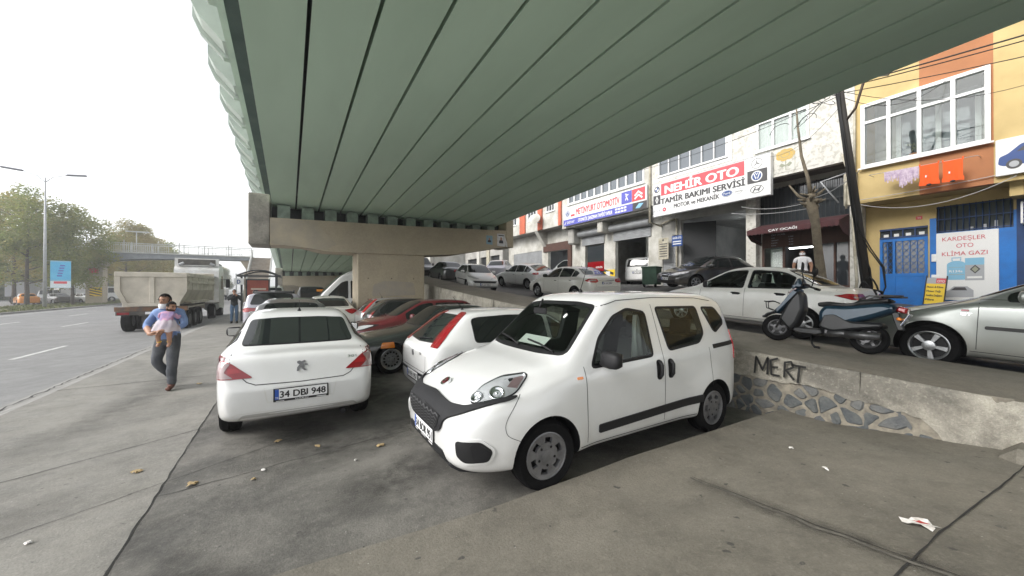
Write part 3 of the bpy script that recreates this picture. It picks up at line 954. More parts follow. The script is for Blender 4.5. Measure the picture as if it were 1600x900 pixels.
    g = MB(); g.add([(.62, -.50, 1.10), (.62, .02, 1.10), (.50, .02, 1.19), (.50, -.50, 1.19)], [(0, 1, 2, 3)], 'white_plain'); g.build('paper_sheet', root)
    # pale cloth hung over the driver's seat, papers and stickers behind the windscreen
    g = MB()
    for j in range(2):
        y = .60 - .004 * j
        pts = []
    n = 12; rows = 8; vs = []
    for i in range(rows + 1):
        for j in range(n + 1):
            u = j / n
            z = lerp(1.46, .80, i / rows)
            x = -.30 + (u - .5) * lerp(.12, .34, i / rows) - .03 * i / rows
            vs.append((x, .585 + .02 * math.sin(u * 17 + i * .5), z))
    g.add(vs, [(i * (n + 1) + j, i * (n + 1) + j + 1, (i + 1) * (n + 1) + j + 1, (i + 1) * (n + 1) + j) for i in range(rows) for j in range(n)], 'white_plain', True)
    o = g.build('hanging_cloth', root)
    o['label'] = 'pale cloth hanging beside the driver seat'
    g = MB(); patch(g, K['bvh'], [(.30 + .02 * math.cos(k * PI / 8), 1.46 + .022 * math.sin(k * PI / 8)) for k in range(16)], 0, 'plate_white', off=.006); g.build('sticker', root)
car('compact_van', VAN, 'white compact van with black nose band, its front towards the road, nearest car', 'van', (1.10 + 3.97 / 2, 3.42, 0), PI, 'white_paint', wheel='cover6', rim_m='rim_grey', see=True,
    sw=[[(1.36, 1.0), (2.25, 1.035), (2.27, 1.50), (2.0, 1.545), (1.76, 1.47), (1.52, 1.27)], [(2.52, 1.07), (3.10, 1.115), (3.24, 1.22), (3.24, 1.535), (2.46, 1.545)], [(3.34, 1.525), (3.64, 1.515), (3.735, 1.37), (3.72, 1.31), (3.50, 1.215), (3.45, 1.235)]],
    plate=('34 BOR 951', .445, 'GARAJ'), mirror_m='black_trim', handles=((2.31, .885), (2.50, .88)), handle_m='oval', doors=((1.27, .33, 1.02), (2.40, .33, 1.58), (3.26, .60, 1.05)),
    side_strip=(1.42, 3.06, (.385, .465), (.435, .52), 'black_trim'), antenna=(1.95, .34, .35, 0), extra=van_extra, steer=-.06, rear_wiper=True, wheel_rr=.66,
    ws=rounded([(-.69, 1.125), (-.35, 1.112), (.35, 1.112), (.69, 1.125), (.59, 1.575), (.3, 1.605), (-.3, 1.605), (-.59, 1.575)], .06, 3),
    rwin=rounded([(-.60, 1.14), (.60, 1.14), (.54, 1.58), (-.54, 1.58)], .06, 3))

# ------------------------------------------------------------------ white saloon seen from behind
SAL = sedan(L=4.36, W=1.70, flare=.006, zb=.24, deck_z=1.07, tail_z=.78, deck=3.86, belt1=1.01, roof1=3.12, rw_d=.82, rw_r=.73, rw_e=.71,
            tail_pts=[(3.34, 1.31), (3.58, 1.18), (3.80, 1.055), (3.90, 1.025), (4.12, 1.015), (4.19, 1.0), (4.23, .945), (4.27, .83), (4.31, .72), (4.34, .66), (4.36, .60)],
            tail_w=[(.7, 1.), (.35, .975), (.16, .925), (.09, .88), (.05, .84), (.02, .78), (0, .72)])
def saloon_extra(K):
    root = K['root']
    Lp = rounded([(.33, .985), (.55, .985), (.70, .935), (.90, .775), (.40, .775)], .03)
    lamp(K, 'tail_light', Lp, 143, ['lamp_dark_red', (rounded([(.36, .97), (.69, .935), (.675, .89), (.665, .85), (.75, .785), (.40, .785)], .015), 'lamp_clear'), (rounded([(.685, .885), (.745, .885), (.80, .835), (.70, .835)], .01), 'lamp_red')])
    gaps(K, [[(-.69, 1.0), (-.68, .95), (-.58, .80), (-.52, .735), (-.44, .70), (0, .69), (.44, .70), (.52, .735), (.58, .80), (.68, .95), (.69, 1.0)]], 180, w=.009)
    gaps(K, [[(-.36, .655), (-.33, .50), (.33, .50), (.36, .655)]], 180, w=.010, m='white_dusty')
    gaps(K, [[(-.80, .30), (-.60, .405), (.60, .405), (.80, .30)]], 180, w=.008, m='white_dusty')
    panel(K, 'bumper_valance', rounded([(-.56, .39), (-.64, .285), (.64, .285), (.56, .39)], .03), 180, 'valance_grey', off=.003)
    badge(K, '301', .50, .905, 180, .028, .10)
    # silver rampant-animal emblem
    h, n = cast(K['bvh'], .0, .86, 180)
    g = MB(); up = (Vector((0, 0, 1)) - n * n.z).normalized(); r = Vector((0, -1, 0))
    for pts in ([(-.045, .05), (-.02, .058), (.0, .045), (.03, .06), (.045, .045), (.02, .03), (.03, .0), (.0, -.015), (-.02, .015), (-.045, .03)], [(.0, -.01), (.03, .0), (.025, -.03), (.05, -.055), (.03, -.06), (.005, -.04)], [(-.02, .015), (.0, -.015), (-.02, -.03), (-.03, -.06), (-.05, -.06), (-.045, -.02)], [(.03, .02), (.06, .015), (.065, .0), (.035, .0)]):
        vs = [h + n * .012 + r * (a * 1.0) + up * (b * 1.0) for a, b in pts] + [h - n * .002 + r * a + up * b for a, b in pts]; k = len(pts)
        g.add(vs, [tuple(range(k))] + [(i, k + i, k + (i + 1) % k, (i + 1) % k) for i in range(k)], 'rim_grey')
    g.build('emblem', root)
    g = MB(); h, n = cast(K['bvh'], .45, .30, 180); g.cyl((h.x + .25, -.45, .25), (h.x + .015, -.45, .245), .035, m='black'); g.build('exhaust', root)
    front_face(K, .66, .80)
car('white_saloon', SAL, 'white saloon seen from behind with dark rear window and plate 34 DBJ 948', 'car', (.125, 4.86 + 2.18, 0), PI / 2, 'white_paint', wheel='spoke7', glass='dark_glass', cuts=((2.42, .05), (3.32, .03)), plate_rear=('34 DBJ 948', .575, 'GARAJ'),
    mirror_m='black_trim', handles=((2.22, .86), (3.2, .88)), doors=((1.35, .33, None), (2.42, .33, None)), antenna=(3.02, .16, .25, 0), extra=saloon_extra, rear_glass='smoke_glass',
    rwin=rounded([(-.615, 1.07), (.615, 1.07), (.55, 1.335), (.25, 1.355), (-.25, 1.355), (-.55, 1.335)], .04, 3))
# ------------------------------------------------------------------ the other cars on the parking level
def small_hatch_extra(rear=True, lamps=None, glassy='smoke_glass', fuel=True, plate_txt=None):
    def f(K):
        front_face(K, .64, .80)
        lm = lamps or rounded([(1.02, .93), (1.12, .92), (1.12, 1.05), (1.02, 1.36), (.90, 1.385), (.965, 1.10)], .02)
        if rear:
            lamp(K, 'tail_light', lm, 128, ['lamp_dark_red', (grow(lm, -.016), 'lamp_red')], off=.010)
        if fuel: gaps(K, [[(1.30 + .085 * math.cos(t * PI / 10), .82 + .085 * math.sin(t * PI / 10)) for t in range(21)]], -90, w=.006)
    return f
def corsa_extra(K):
    front_face(K, .64, .80)
    lm = rounded([(.85, .925), (1.0, .925), (.93, 1.10), (.745, 1.385), (.62, 1.385), (.765, 1.12)], .02)
    lamp(K, 'tail_light', lm, 131, ['lamp_dark_red'], off=.012)
    c = L = K['L']
    gaps(K, [[(-1.26 + .083 * math.cos(t * PI / 10), .80 + .083 * math.sin(t * PI / 10)) for t in range(21)]], -90, w=.010, m='rim_grey')
    gaps(K, [[(-.56, .93), (-.55, .60), (-.49, .565), (.49, .565), (.55, .60), (.56, .93)]], 180, w=.008)
    gaps(K, [[(-1.9, .56), (-1.55, .585), (-1.45, .60)]], -90, w=.007)
    panel(K, 'bumper_strip', rounded([(.30, .525), (.74, .535), (.74, .50), (.30, .49)], .01), 180, 'black_trim', off=.012, both=False)
    panel(K, 'bumper_strip', rounded([(-.74, .535), (-.30, .525), (-.30, .49), (-.74, .50)], .01), 180, 'black_trim', off=.012, both=False)
    disc(K, 0, .79, 180, .045, 'rim_grey', name='emblem', off=.008)
    badge(K, 'GSI', .30, .80, 180, .03, .09)
    g = MB(); a, n = cast(K['bvh'], -.05, .985, 180); b, n2 = cast(K['bvh'], .38, 1.02, 180)
    g.tube([a + n * .015, a + n * .03, b + n2 * .014], .010, 5, 'black'); g.build('rear_wiper', K['root'])
CORSA = hatch(belt1=.96, H=1.44, deck=3.70, rw_e=.70, rw_d=.80, rw_r=.72, cowl=1.02, roof0=1.82, roof1=3.12)
car('small_hatchback', CORSA, 'white three-door hatchback beside the van with tall red lamps at its rear pillar', 'car', (1.60 + 1.92, 5.62, 0), 0, 'white_paint', wheel='spoke5', cuts=((1.78, .05),), mirror_m='white_paint', handles=((2.05, .84),), doors=((1.12, .33, None), (2.20, .33, None)),
    plate_rear=('34 VH 1957', .46), antenna=(3.0, .22, .75, 0), extra=corsa_extra, rear_glass='smoke_glass', win_kw=dict(s_from=1.35, s_to=3.12, bot=.03, rnd=.05),
    rwin=rounded([(-.60, .99), (0, .965), (.60, .99), (.565, 1.10), (.50, 1.30), (.47, 1.345), (-.47, 1.345), (-.50, 1.30), (-.565, 1.10)], .04, 3))

# dark old saloon with its nose towards the road
OLD = sedan(L=4.40, W=1.70, H=1.39, wb=2.70, fo=.78, wr=.305, cowl=1.42, roof0=2.10, roof1=3.02, deck=3.66, belt0=.86, belt1=.92, hood=.74, cowl_z=.93, deck_z=.96, nose_z=.60, lip=.70, hood_pts=[(.7, .80), (1.1, .87)], zb=.19, nose_w=[(0, .80), (.03, .87), (.10, .93), (.25, .975), (.6, 1.)])
def old_extra(K):
    lamp(K, 'headlight', rounded([(.30, .56), (.66, .56), (.67, .685), (.30, .695)], .02), 0, ['grille_black', (rounded([(.33, .575), (.64, .575), (.64, .675), (.33, .68)], .03), 'lamp_silver')])
    lamp(K, 'indicator', rounded([(-.86, .545), (-.62, .545), (-.64, .665), (-.84, .655)], .02), 55, ['lamp_amber'], off=.010)
    panel(K, 'kidney_grille', rounded([(.02, .56), (.26, .56), (.26, .69), (.02, .69)], .03), 0, 'grille_black', both=True)
    lo = rounded([(-.76, .50), (.76, .50), (.74, .26), (-.74, .26)], .03)
    panel(K, 'bumper', lo, 0, 'plate_black', off=.012)
    for k in (1, -1): panel(K, 'bumper_side', rounded([(-2.15 * k, .50), (-1.78 * k, .50), (-1.80 * k, .27), (-2.15 * k, .25)], .02), 90 * k, 'plate_black', off=.010)
    gaps(K, [[(-2.05, .69), (-1.5, .70), (-.80, .79)]], 90, both=True)
car('old_saloon', OLD, 'dark grey old saloon with amber corner indicator, between white hatchback and maroon car', 'car', (1.03 + 2.20, 8.62, 0), PI, 'dark_green_grey', wheel='holes', rim_m='rim_silver', cuts=((2.42, .05), (3.30, .03)), mirror_m='dark_green_grey', handles=((2.25, .80), (3.1, .82)), doors=((1.5, .33, None), (2.45, .33, None)),
    plate=('34 EB 4471', .43), extra=old_extra, wheel_rr=.70)

# maroon car beyond it
MAR = hatch(L=4.02, W=1.70, H=1.46, wb=2.5, fo=.84, cowl=1.12, roof0=1.95, roof1=3.30, deck=3.86, hood=.82, cowl_z=1.02, nose_z=.66, hood_pts=[(.5, .90), (.85, .97)])
def mar_extra(K):
    lamp(K, 'headlight', rounded([(.32, .66), (.58, .63), (.80, .72), (.80, .84), (.66, .84), (.40, .76)], .04), 0, ['grille_black', (rounded([(.36, .67), (.57, .65), (.78, .73), (.78, .82), (.66, .82), (.42, .75)], .04), 'lamp_silver')])
    panel(K, 'grille', rounded([(-.28, .77), (.28, .77), (.22, .60), (-.22, .60)], .05), 0, 'chrome', off=.008)
    panel(K, 'grille_mesh', rounded([(-.25, .755), (.25, .755), (.195, .615), (-.195, .615)], .04), 0, 'grille_black', off=.013)
    disc(K, 0, .69, 0, .05, 'chrome', name='emblem', off=.02)
    panel(K, 'lower_grille', rounded([(-.5, .40), (.5, .40), (.46, .27), (-.46, .27)], .04), 0, 'grille_black')
    small_hatch_extra(fuel=False)(dict(K, bvh=K['bvh'])) if False else None
car('maroon_hatchback', MAR, 'dark red car with chrome grille parked nose to the road', 'car', (1.28 + 2.01, 10.72, 0), PI, 'maroon_paint', wheel='spoke5', cuts=((2.25, .05), (3.2, .03)), mirror_m='maroon_paint', handles=((2.1, .86),), doors=((1.25, .33, None), (2.3, .33, None)), plate=('34 FT 2210', .47), extra=mar_extra)

# black small car with silvery rear glass, then a silver five-door
def blk_extra(K):
    lm = rounded([(.84, .86), (.98, .86), (.92, 1.06), (.80, 1.05)], .02)
    lamp(K, 'tail_light', lm, 131, ['lamp_red'], off=.010)
BLK = hatch(L=3.50, H=1.46, W=1.60, wb=2.35, fo=.68, roof1=2.85, deck=3.38, belt0=.88, belt1=.95, cowl=.86, roof0=1.6)
car('black_hatchback', BLK, 'small black hatchback with pale rear glass, only its back visible past the maroon car', 'car', (2.05 + 1.75, 12.55, 0), 0, 'black_paint', detail=0, cuts=((1.95, .05),), extra=blk_extra, rear_glass='smoke_glass', rwin=rounded([(-.60, .96), (.60, .96), (.50, 1.34), (-.50, 1.34)], .04))
SIL = hatch(L=3.82, H=1.45, W=1.65, deck=3.70, rw_e=.70, rw_d=.80, rw_r=.72)
def sil_extra(K):
    lm = rounded([(.85, .925), (1.0, .925), (.93, 1.10), (.745, 1.385), (.62, 1.385), (.765, 1.12)], .02)
    lamp(K, 'tail_light', lm, 131, ['lamp_red'], off=.012)
    gaps(K, [[(-1.26 + .083 * math.cos(t * PI / 10), .80 + .083 * math.sin(t * PI / 10)) for t in range(21)]], -90, w=.008)
car('silver_hatchback', SIL, 'silver five-door hatchback with tall red rear lamps in front of the concrete pier', 'car', (2.08 + 1.91, 14.45, 0), 0, 'silver_paint', cuts=((2.0, .05), (2.85, .04)), handles=((2.3, .86), (3.05, .88)), handle_m='black', mirror_m='silver_paint', extra=sil_extra, win_kw=dict(s_from=1.3, s_to=3.25), antenna=(2.9, .2, .5, 0))

# the row in front of the white saloon
GRY = boxy(L=4.2, W=1.74, H=1.53, wb=2.6, fo=.85, wr=.31, cowl=1.1, roof0=1.95, roof1=3.62, belt0=.93, belt1=1.05, hood=.85, cowl_z=1.02, rw_e=.68, rw_d=.82, deck=4.05)
def gry_extra(K):
    lm = rounded([(.62, .86), (.84, .88), (.83, 1.06), (.70, 1.08)], .03)
    lamp(K, 'tail_light', lm, 180, ['lamp_red'], off=.010)
car('grey_hatchback', GRY, 'grey hatchback directly in front of the white saloon, only its roof and rear glass showing', 'car', (.06, 10.05 + 2.1, 0), PI / 2, 'mid_grey_paint', cuts=((2.2, .05), (3.1, .04)), extra=gry_extra, mirror_m='mid_grey_paint', antenna=(3.3, .2, .5, .0), plate_rear=('34 TY 881', .75))
SUV = boxy(L=4.45, W=1.85, H=1.70, wb=2.67, fo=.88, wr=.35, cowl=1.15, roof0=2.0, roof1=3.75, belt0=1.05, belt1=1.16, hood=.98, cowl_z=1.14, nose_z=.75, rw_e=.68, rw_d=.83, deck=4.30, zb=.24)
def suv_extra(K):
    lm = rounded([(.42, .98), (.87, .97), (.89, 1.06), (.80, 1.13), (.45, 1.10)], .03)
    lamp(K, 'tail_light', lm, 180, ['lamp_dark_red', (rounded([(.45, .99), (.86, .985), (.87, 1.05), (.80, 1.11), (.47, 1.08)], .03), 'lamp_red')], off=.012)
    for sg in (1, -1):
        g = MB(); g.tube([(.55, sg * .62, 1.64), (.40, sg * .63, 1.70), (-1.2, sg * .63, 1.70), (-1.45, sg * .62, 1.63)], .022, 6, 'black'); g.build('roof_rail', K['root'])
    panel(K, 'rear_spoiler', rounded([(-.60, 1.60), (.60, 1.60), (.56, 1.655), (-.56, 1.655)], .02), 180, 'black', off=.03)
car('suv', SUV, 'pale silver off-roader with black roof rails and wide red tail lamp', 'car', (-.47, 15.3 + 2.22, 0), PI / 2, 'lilac_silver', cuts=((2.3, .05), (3.2, .04)), extra=suv_extra, mirror_m='lilac_silver', plate_rear=('34 KL 604', .72))
WS = sedan(L=4.3, W=1.74, H=1.50, zb=.22, deck_z=1.08, tail_z=.80, deck=3.78, belt1=1.02, rw_d=.82, tail_pts=SAL and [(3.3, 1.37), (3.55, 1.24), (3.74, 1.12), (3.84, 1.085), (4.06, 1.08), (4.13, 1.06), (4.17, 1.0), (4.21, .84), (4.25, .73), (4.28, .67), (4.30, .62)], roof1=3.05)
def ws_extra(K):
    lm = rounded([(-.30, 1.03), (-.08, 1.02), (.14, .98), (.0, .86), (-.10, .82), (-.28, .92)], .03)
    lamp(K, 'tail_light', lm, 165, ['lamp_dark_red', (grow(lm, -.03), 'lamp_red')], off=.010)
car('white_saloon', WS, 'white saloon with dark red tail lamp parked beside the concrete pier', 'car', (1.37, 14.9 + 2.15, 0), PI / 2, 'cream_paint', cuts=((2.4, .05),), extra=ws_extra, plate_rear=('34 ADN 26', .86), mirror_m='cream_paint', rear_glass='smoke_glass', antenna=(2.9, .15, .4, 0))
# white minibus behind the pier
BUS = boxy(L=5.9, W=2.0, H=2.62, wb=3.6, fo=.95, wr=.34, cowl=.86, roof0=2.0, roof1=5.5, belt0=1.22, belt1=1.30, hood=1.10, cowl_z=1.34, nose_z=.75, lip=1.0, hood_pts=[(.55, 1.22)], rw_r=.80, rw_e=.82, rw_d=.86, rw_c=.88, deck=5.78, zb=.28)
def bus_extra(K):
    front_face(K, .85, 1.10, y0=.55, grille=(.4, .7, .95))
    g = MB(); g.prism(rounded([(.9, 2.56), (-2.0, 2.56), (-2.0, 2.72), (.55, 2.74)], .06), -.55, .55, 'y', 'white_paint'); g.build('roof_hump', K['root'])
car('minibus', BUS, 'white high-roof minibus behind the concrete pier', 'minibus', (.42 + 2.95, 21.6, 0), PI, 'white_paint', cuts=((2.25, .07), (3.6, .05), (4.7, .05)), win_kw=dict(s_from=1.25, s_to=5.6, top_off=.42, bot=.05), extra=bus_extra, mirror_m='black_trim', glass='dark_glass')
WH2 = hatch(L=3.9, H=1.75, W=1.66, belt0=1.1, belt1=1.2)
car('white_hatchback', WH2, 'white car half hidden between the pier and the minibus', 'car', (2.3 + 1.95, 18.75, 0), 0, 'white_paint', detail=0, cuts=((2.0, .05), (2.85, .04)))
DV = boxy(L=4.4, W=1.75, H=1.95, wb=2.7, fo=.9, wr=.32, cowl=.95, roof0=1.8, roof1=4.1, belt0=1.1, belt1=1.2, hood=1.0, cowl_z=1.18)
def dv_extra(K):
    panel(K, 'window_sticker', [(.25, 1.62), (.62, 1.62), (.62, 1.74), (.25, 1.74)], 180, 'taxi_paint', off=.014)
    lamp(K, 'tail_light', [(.74, 1.0), (.85, 1.0), (.84, 1.35), (.76, 1.35)], 180, ['lamp_red'])
car('dark_van', DV, 'dark van with a yellow sticker on its rear window, beyond the white saloon', 'van', (1.15, 27.0, 0), PI / 2, 'black_paint', detail=0, cuts=((2.2, .05), (3.2, .04)), extra=dv_extra)
car('white_van', DV, 'small white van beside the bus shelter', 'van', (-.95, 28.5, 0), PI / 2, 'cream_paint', detail=0, cuts=((2.2, .05), (3.2, .04)), extra=lambda K: lamp(K, 'tail_light', [(.74, 1.0), (.85, 1.0), (.84, 1.35), (.76, 1.35)], 180, ['lamp_red']))
# ------------------------------------------------------------------ cars on the upper street
SYM = sedan(L=4.30, W=1.70, H=1.43, wb=2.59, fo=.82, wr=.30, cowl=1.10, roof0=1.95, roof1=2.98, deck=3.62, belt0=.88, belt1=.96, hood=.78, cowl_z=.96, deck_z=1.03, tail_z=.8, zb=.2,
            tail_pts=[(3.2, 1.29), (3.42, 1.17), (3.60, 1.065), (3.70, 1.035), (4.02, 1.035), (4.11, 1.02), (4.16, .95), (4.21, .80), (4.25, .70), (4.28, .62), (4.30, .56)])
def sym_extra(K):
    cabin(K, low=.16)
    lm = rounded([(1.03, .88), (1.25, .82), (1.50, .80), (1.55, .86), (1.48, .925), (1.2, .92)], .02)
    lamp(K, 'tail_light', lm, 122, ['lamp_dark_red', (grow(lm, -.014), 'lamp_red'), (rounded([(1.28, .875), (1.46, .87), (1.46, .845), (1.28, .85)], .01), 'lamp_clear')], off=.012)
    gaps(K, [[(-.60, 1.0), (-.58, .70), (.58, .70), (.60, 1.0)]], 180)
    gaps(K, [[(1.72, 1.03), (1.72, .93)]], 90, both=True)
    g = MB(); g.blob((-.10, -.10, 1.02), (.16, .2, .14), 'white_plain', jit=.5, seed=3); g.blob((-.22, .12, .99), (.12, .16, .10), 'white_plain', jit=.6, seed=8); o = g.build('pale_bundle', K['root'])
    front_face(K, .62, .78)
r = car('dusty_saloon', SYM, 'dusty white saloon parked along the upper street behind the scooter', 'car', (0, 0, 0), 0, 'white_dusty', wheel='spoke7', see=True, cuts=((2.33, .05),), handles=((2.15, .82), (3.02, .85)), handle_m='black', doors=((1.32, .33, None), (2.33, .33, None), (3.16, .45, .93)), mirror_m='black_trim', extra=sym_extra,
    win_kw=dict(s_from=1.36, s_to=3.20, bot=.03, top_off=.095), rear_glass='smoke_glass', plate_rear=('34 PR 7120', .55), rwin=rounded([(-.60, 1.06), (.60, 1.06), (.50, 1.335), (.2, 1.355), (-.2, 1.355), (-.50, 1.335)], .04))
on_street(r, 9.38, 2.35 + 2.15, 0)

STI = hatch(L=4.18, W=1.72, H=1.47, wb=2.6, fo=.86, wr=.305, cowl=1.22, roof0=2.12, roof1=3.3, deck=4.0, hood=.74, cowl_z=1.0, nose_z=.60, belt0=.93, belt1=.99, hood_pts=[(.55, .83), (.9, .92)], zb=.19)
def sti_extra(K):
    lamp(K, 'headlight', rounded([(.38, .60), (.60, .585), (.80, .66), (.80, .76), (.60, .74), (.42, .69)], .03), 0, ['lamp_silver'])
    panel(K, 'lower_grille', rounded([(-.6, .42), (.6, .42), (.56, .27), (-.56, .27)], .04), 0, 'grille_black')
    panel(K, 'side_indicator', rounded([(-.955, .815), (-.885, .815), (-.885, .845), (-.955, .845)], .012), 90, 'lamp_dark_red', both=True, off=.008)
    badge(K, 'GT', -.96, .765, 90, .035, .10, 'chrome'); 
    gaps(K, [[(-2.0, .66), (-1.6, .70), (-1.05, .90), (-.86, .985)]], 90, both=True)
    gaps(K, [[(-1.42, .945), (-.90, .985), (.6, .99)]], 90, both=True, w=.006)
r = car('silver_hatchback', STI, 'silver hatchback at the right edge with five-spoke wheel, its nose behind the scooter', 'car', (0, 0, 0), 0, 'grey_green_paint', wheel='spoke5', rim_m='rim_silver', cuts=((2.55, .05),), handles=((2.4, .86),), handle_m='grey_green_paint', doors=((1.28, .33, .98), (2.6, .33, None)), mirror_m='grey_green_paint', side_strip=(1.34, 2.55, (.60, .645), (.60, .645), 'plate_black'), extra=sti_extra,
    win_kw=dict(s_from=1.50, s_to=3.5, bot=.035, top_off=.105), plate=('34 GS 5511', .44), wheel_rr=.66)
on_street(r, 8.5, 2.27 - 2.09, 0, dz=-.01)

FLU = sedan(L=4.60, W=1.81, H=1.48, wb=2.70, fo=.9, wr=.32, cowl=1.2, roof0=2.12, roof1=3.22, deck=3.98, belt0=.93, belt1=1.03, deck_z=1.10, zb=.2, tail_z=.85,
            tail_pts=[(3.5, 1.355), (3.75, 1.23), (3.96, 1.125), (4.05, 1.105), (4.36, 1.10), (4.44, 1.075), (4.48, .99), (4.52, .84), (4.56, .73), (4.585, .66), (4.60, .60)])
def flu_extra(K):
    lm = rounded([(.80, .91), (.95, .85), (1.25, .82), (1.34, .87), (1.28, .97), (1.0, .985)], .03)
    lamp(K, 'tail_light', lm, 132, ['lamp_red', (rounded([(1.0, .955), (1.22, .945), (1.26, .90), (1.0, .885)], .02), 'lamp_clear')], off=.012)
    panel(K, 'boot_trim', rounded([(-.42, .90), (.42, .90), (.42, .93), (-.42, .93)], .01), 180, 'chrome', off=.010)
    gaps(K, [[(-.62, 1.06), (-.6, .66), (.6, .66), (.62, 1.06)]], 180)
    front_face(K, .68, .84)
r = car('cream_saloon', FLU, 'creamy white saloon with oval red and white tail lamps, driving up the upper street', 'car', (0, 0, 0), 0, 'cream_paint', wheel='spoke7', glass='smoke_glass', cuts=((2.5, .04), (3.32, .03)), handles=((2.3, .86), (3.3, .9)), doors=((1.45, .33, None), (2.5, .33, None)), mirror_m='black_trim', extra=flu_extra, rear_glass='smoke_glass', plate_rear=('34 NJ 3500', .80),
    rwin=rounded([(-.62, 1.14), (.62, 1.14), (.50, 1.375), (-.50, 1.375)], .04), antenna=(3.0, .18, .3, 0))
on_street(r, 11.0, 13.0, 0)

C4 = hatch(L=4.33, W=1.79, H=1.49, wb=2.61, fo=.95, wr=.32, cowl=1.2, roof0=2.1, roof1=3.3, deck=4.12, belt0=.94, belt1=1.02, hood=.82, cowl_z=1.0, deck_z=1.05, tail_z=.9)
def c4_extra(K):
    lm = rounded([(.50, .92), (.75, .88), (.92, .90), (.90, 1.0), (.62, 1.0)], .02)
    lamp(K, 'tail_light', lm, 140, ['lamp_red', (rounded([(.70, .92), (.82, .91), (.82, .96), (.70, .96)], .01), 'lamp_clear')], off=.012)
r = car('white_hatchback', C4, 'bright white five-door hatchback side on, ahead of the creamy saloon', 'car', (0, 0, 0), 0, 'white_paint', wheel='spoke7', cuts=((2.45, .03), (3.25, .03)), handles=((2.3, .86), (3.2, .9)), doors=((1.4, .33, None), (2.45, .33, None)), mirror_m='white_paint', extra=c4_extra, rear_glass='smoke_glass')
on_street(r, 12.75, 19.6, -6)
P206 = hatch(L=3.83, W=1.65, H=1.43, hood=.78, nose_z=.60)
def p206_extra(K):
    lamp(K, 'headlight', rounded([(.30, .66), (.52, .66), (.78, .75), (.79, .83), (.66, .80), (.36, .71)], .03), 0, ['lamp_silver'])
    panel(K, 'grille', rounded([(-.66, .58), (.66, .58), (.56, .47), (-.56, .47)], .04), 0, 'grille_black')
    for k in (1, -1): panel(K, 'rubbing_strip', [(-1.0 * k, .56), (.9 * k, .56), (.9 * k, .61), (-1.0 * k, .61)], 90 * k, 'black_trim', off=.01)
r = car('small_white_hatchback', P206, 'small white hatchback facing down the street towards us, beside the wall', 'car', (0, 0, 0), 0, 'white_paint', wheel='spoke5', cuts=((2.0, .05),), mirror_m='white_paint', extra=p206_extra, plate=('34 UV 9065', .40), glass='smoke_glass')
on_street(r, 9.0, 18.9, 190)
DGS = sedan(L=4.4, H=1.45)
r = car('grey_saloon', DGS, 'dark grey saloon behind the small white hatchback, its red tail lamp showing', 'car', (0, 0, 0), 0, 'dark_grey_paint', detail=0, cuts=((2.4, .05),), extra=lambda K: lamp(K, 'tail_light', [(.55, .80), (.84, .80), (.84, .94), (.55, .94)], 160, ['lamp_red']), rear_glass='smoke_glass')
on_street(r, 9.5, 24.6, 4)
BS = boxy(L=4.5, W=1.85, H=1.75, wb=2.7, fo=.9, wr=.35, cowl=1.15, roof0=2.0, roof1=4.1, belt0=1.05, belt1=1.15, hood=.98, cowl_z=1.12, nose_z=.75)
r = car('black_suv', BS, 'black off-roader farthest along the upper street, beside the pier', 'car', (0, 0, 0), 0, 'black_paint', detail=0, cuts=((2.4, .05),), extra=lambda K: front_face(K, .8, .95), glass='smoke_glass', mirror_m='black_paint')
on_street(r, 9.25, 30.3, 184)
r = car('pale_hatchback', C4, 'lilac silver car with dark glass in front of the grey shutter', 'car', (0, 0, 0), 0, 'lilac_silver', detail=0, cuts=((2.45, .03), (3.25, .03)))
on_street(r, 15.0, 26.6, 40)
# dark saloon poking out of the tall garage
BLS = sedan(L=4.7, W=1.83, H=1.47, wb=2.8, fo=.9, wr=.33)
def bls_extra(K):
    lamp(K, 'headlight', rounded([(.42, .64), (.66, .62), (.86, .70), (.87, .79), (.70, .78), (.46, .71)], .03), 0, ['lamp_silver'])
    panel(K, 'grille', rounded([(-.36, .72), (.36, .72), (.30, .50), (-.30, .50)], .04), 0, 'chrome', off=.008)
    panel(K, 'grille_mesh', rounded([(-.33, .70), (.33, .70), (.27, .52), (-.27, .52)], .04), 0, 'grille_black', off=.012)
    panel(K, 'lower_grille', rounded([(-.7, .42), (.7, .42), (.66, .27), (-.66, .27)], .04), 0, 'grille_black')
r = car('black_saloon', BLS, 'black saloon with chrome grille standing at the tall dark garage doorway', 'car', (0, 0, 0), 0, 'black_paint', wheel='spoke7', cuts=((2.55, .04),), extra=bls_extra, plate=('34 DR 37', .46), mirror_m='black_paint', glass='smoke_glass')
on_street(r, 16.4, 9.55, 293)
CAD = boxy(L=4.4, W=1.79, H=1.82, wb=2.68, fo=.9, wr=.32, cowl=.98, roof0=1.85, roof1=4.1, belt0=1.05, belt1=1.15, hood=.98, cowl_z=1.12, rw_e=.80, rw_d=.88, zb=.24)
def cad_extra(K):
    lamp(K, 'tail_light', [(.76, .86), (.86, .86), (.86, 1.12), (.77, 1.12)], 180, ['lamp_dark_red'], off=.010)
    disc(K, 0, .98, 180, .045, 'rim_grey', name='emblem', off=.01)
    panel(K, 'boot_trim', [(-.42, .91), (.42, .91), (.42, .93), (-.42, .93)], 180, 'chrome', off=.008)
r = car('white_panel_van', CAD, 'white van seen from behind inside the open garage under the blue and white sign', 'van', (0, 0, 0), 0, 'white_paint', cuts=((2.3, .06),), extra=cad_extra, plate_rear=('34 TN 120', .82), rear_glass='smoke_glass', rwin=rounded([(-.66, 1.20), (.66, 1.20), (.60, 1.64), (-.60, 1.64)], .05))
r.location = (20.9, 16.6, 2.0); r.rotation_euler.z = heading(70)
r = car('small_van', CAD, 'white van with pale front glass inside the brown-framed workshop', 'van', (0, 0, 0), 0, 'white_paint', detail=0, cuts=((2.3, .06),), glass='smoke_glass')
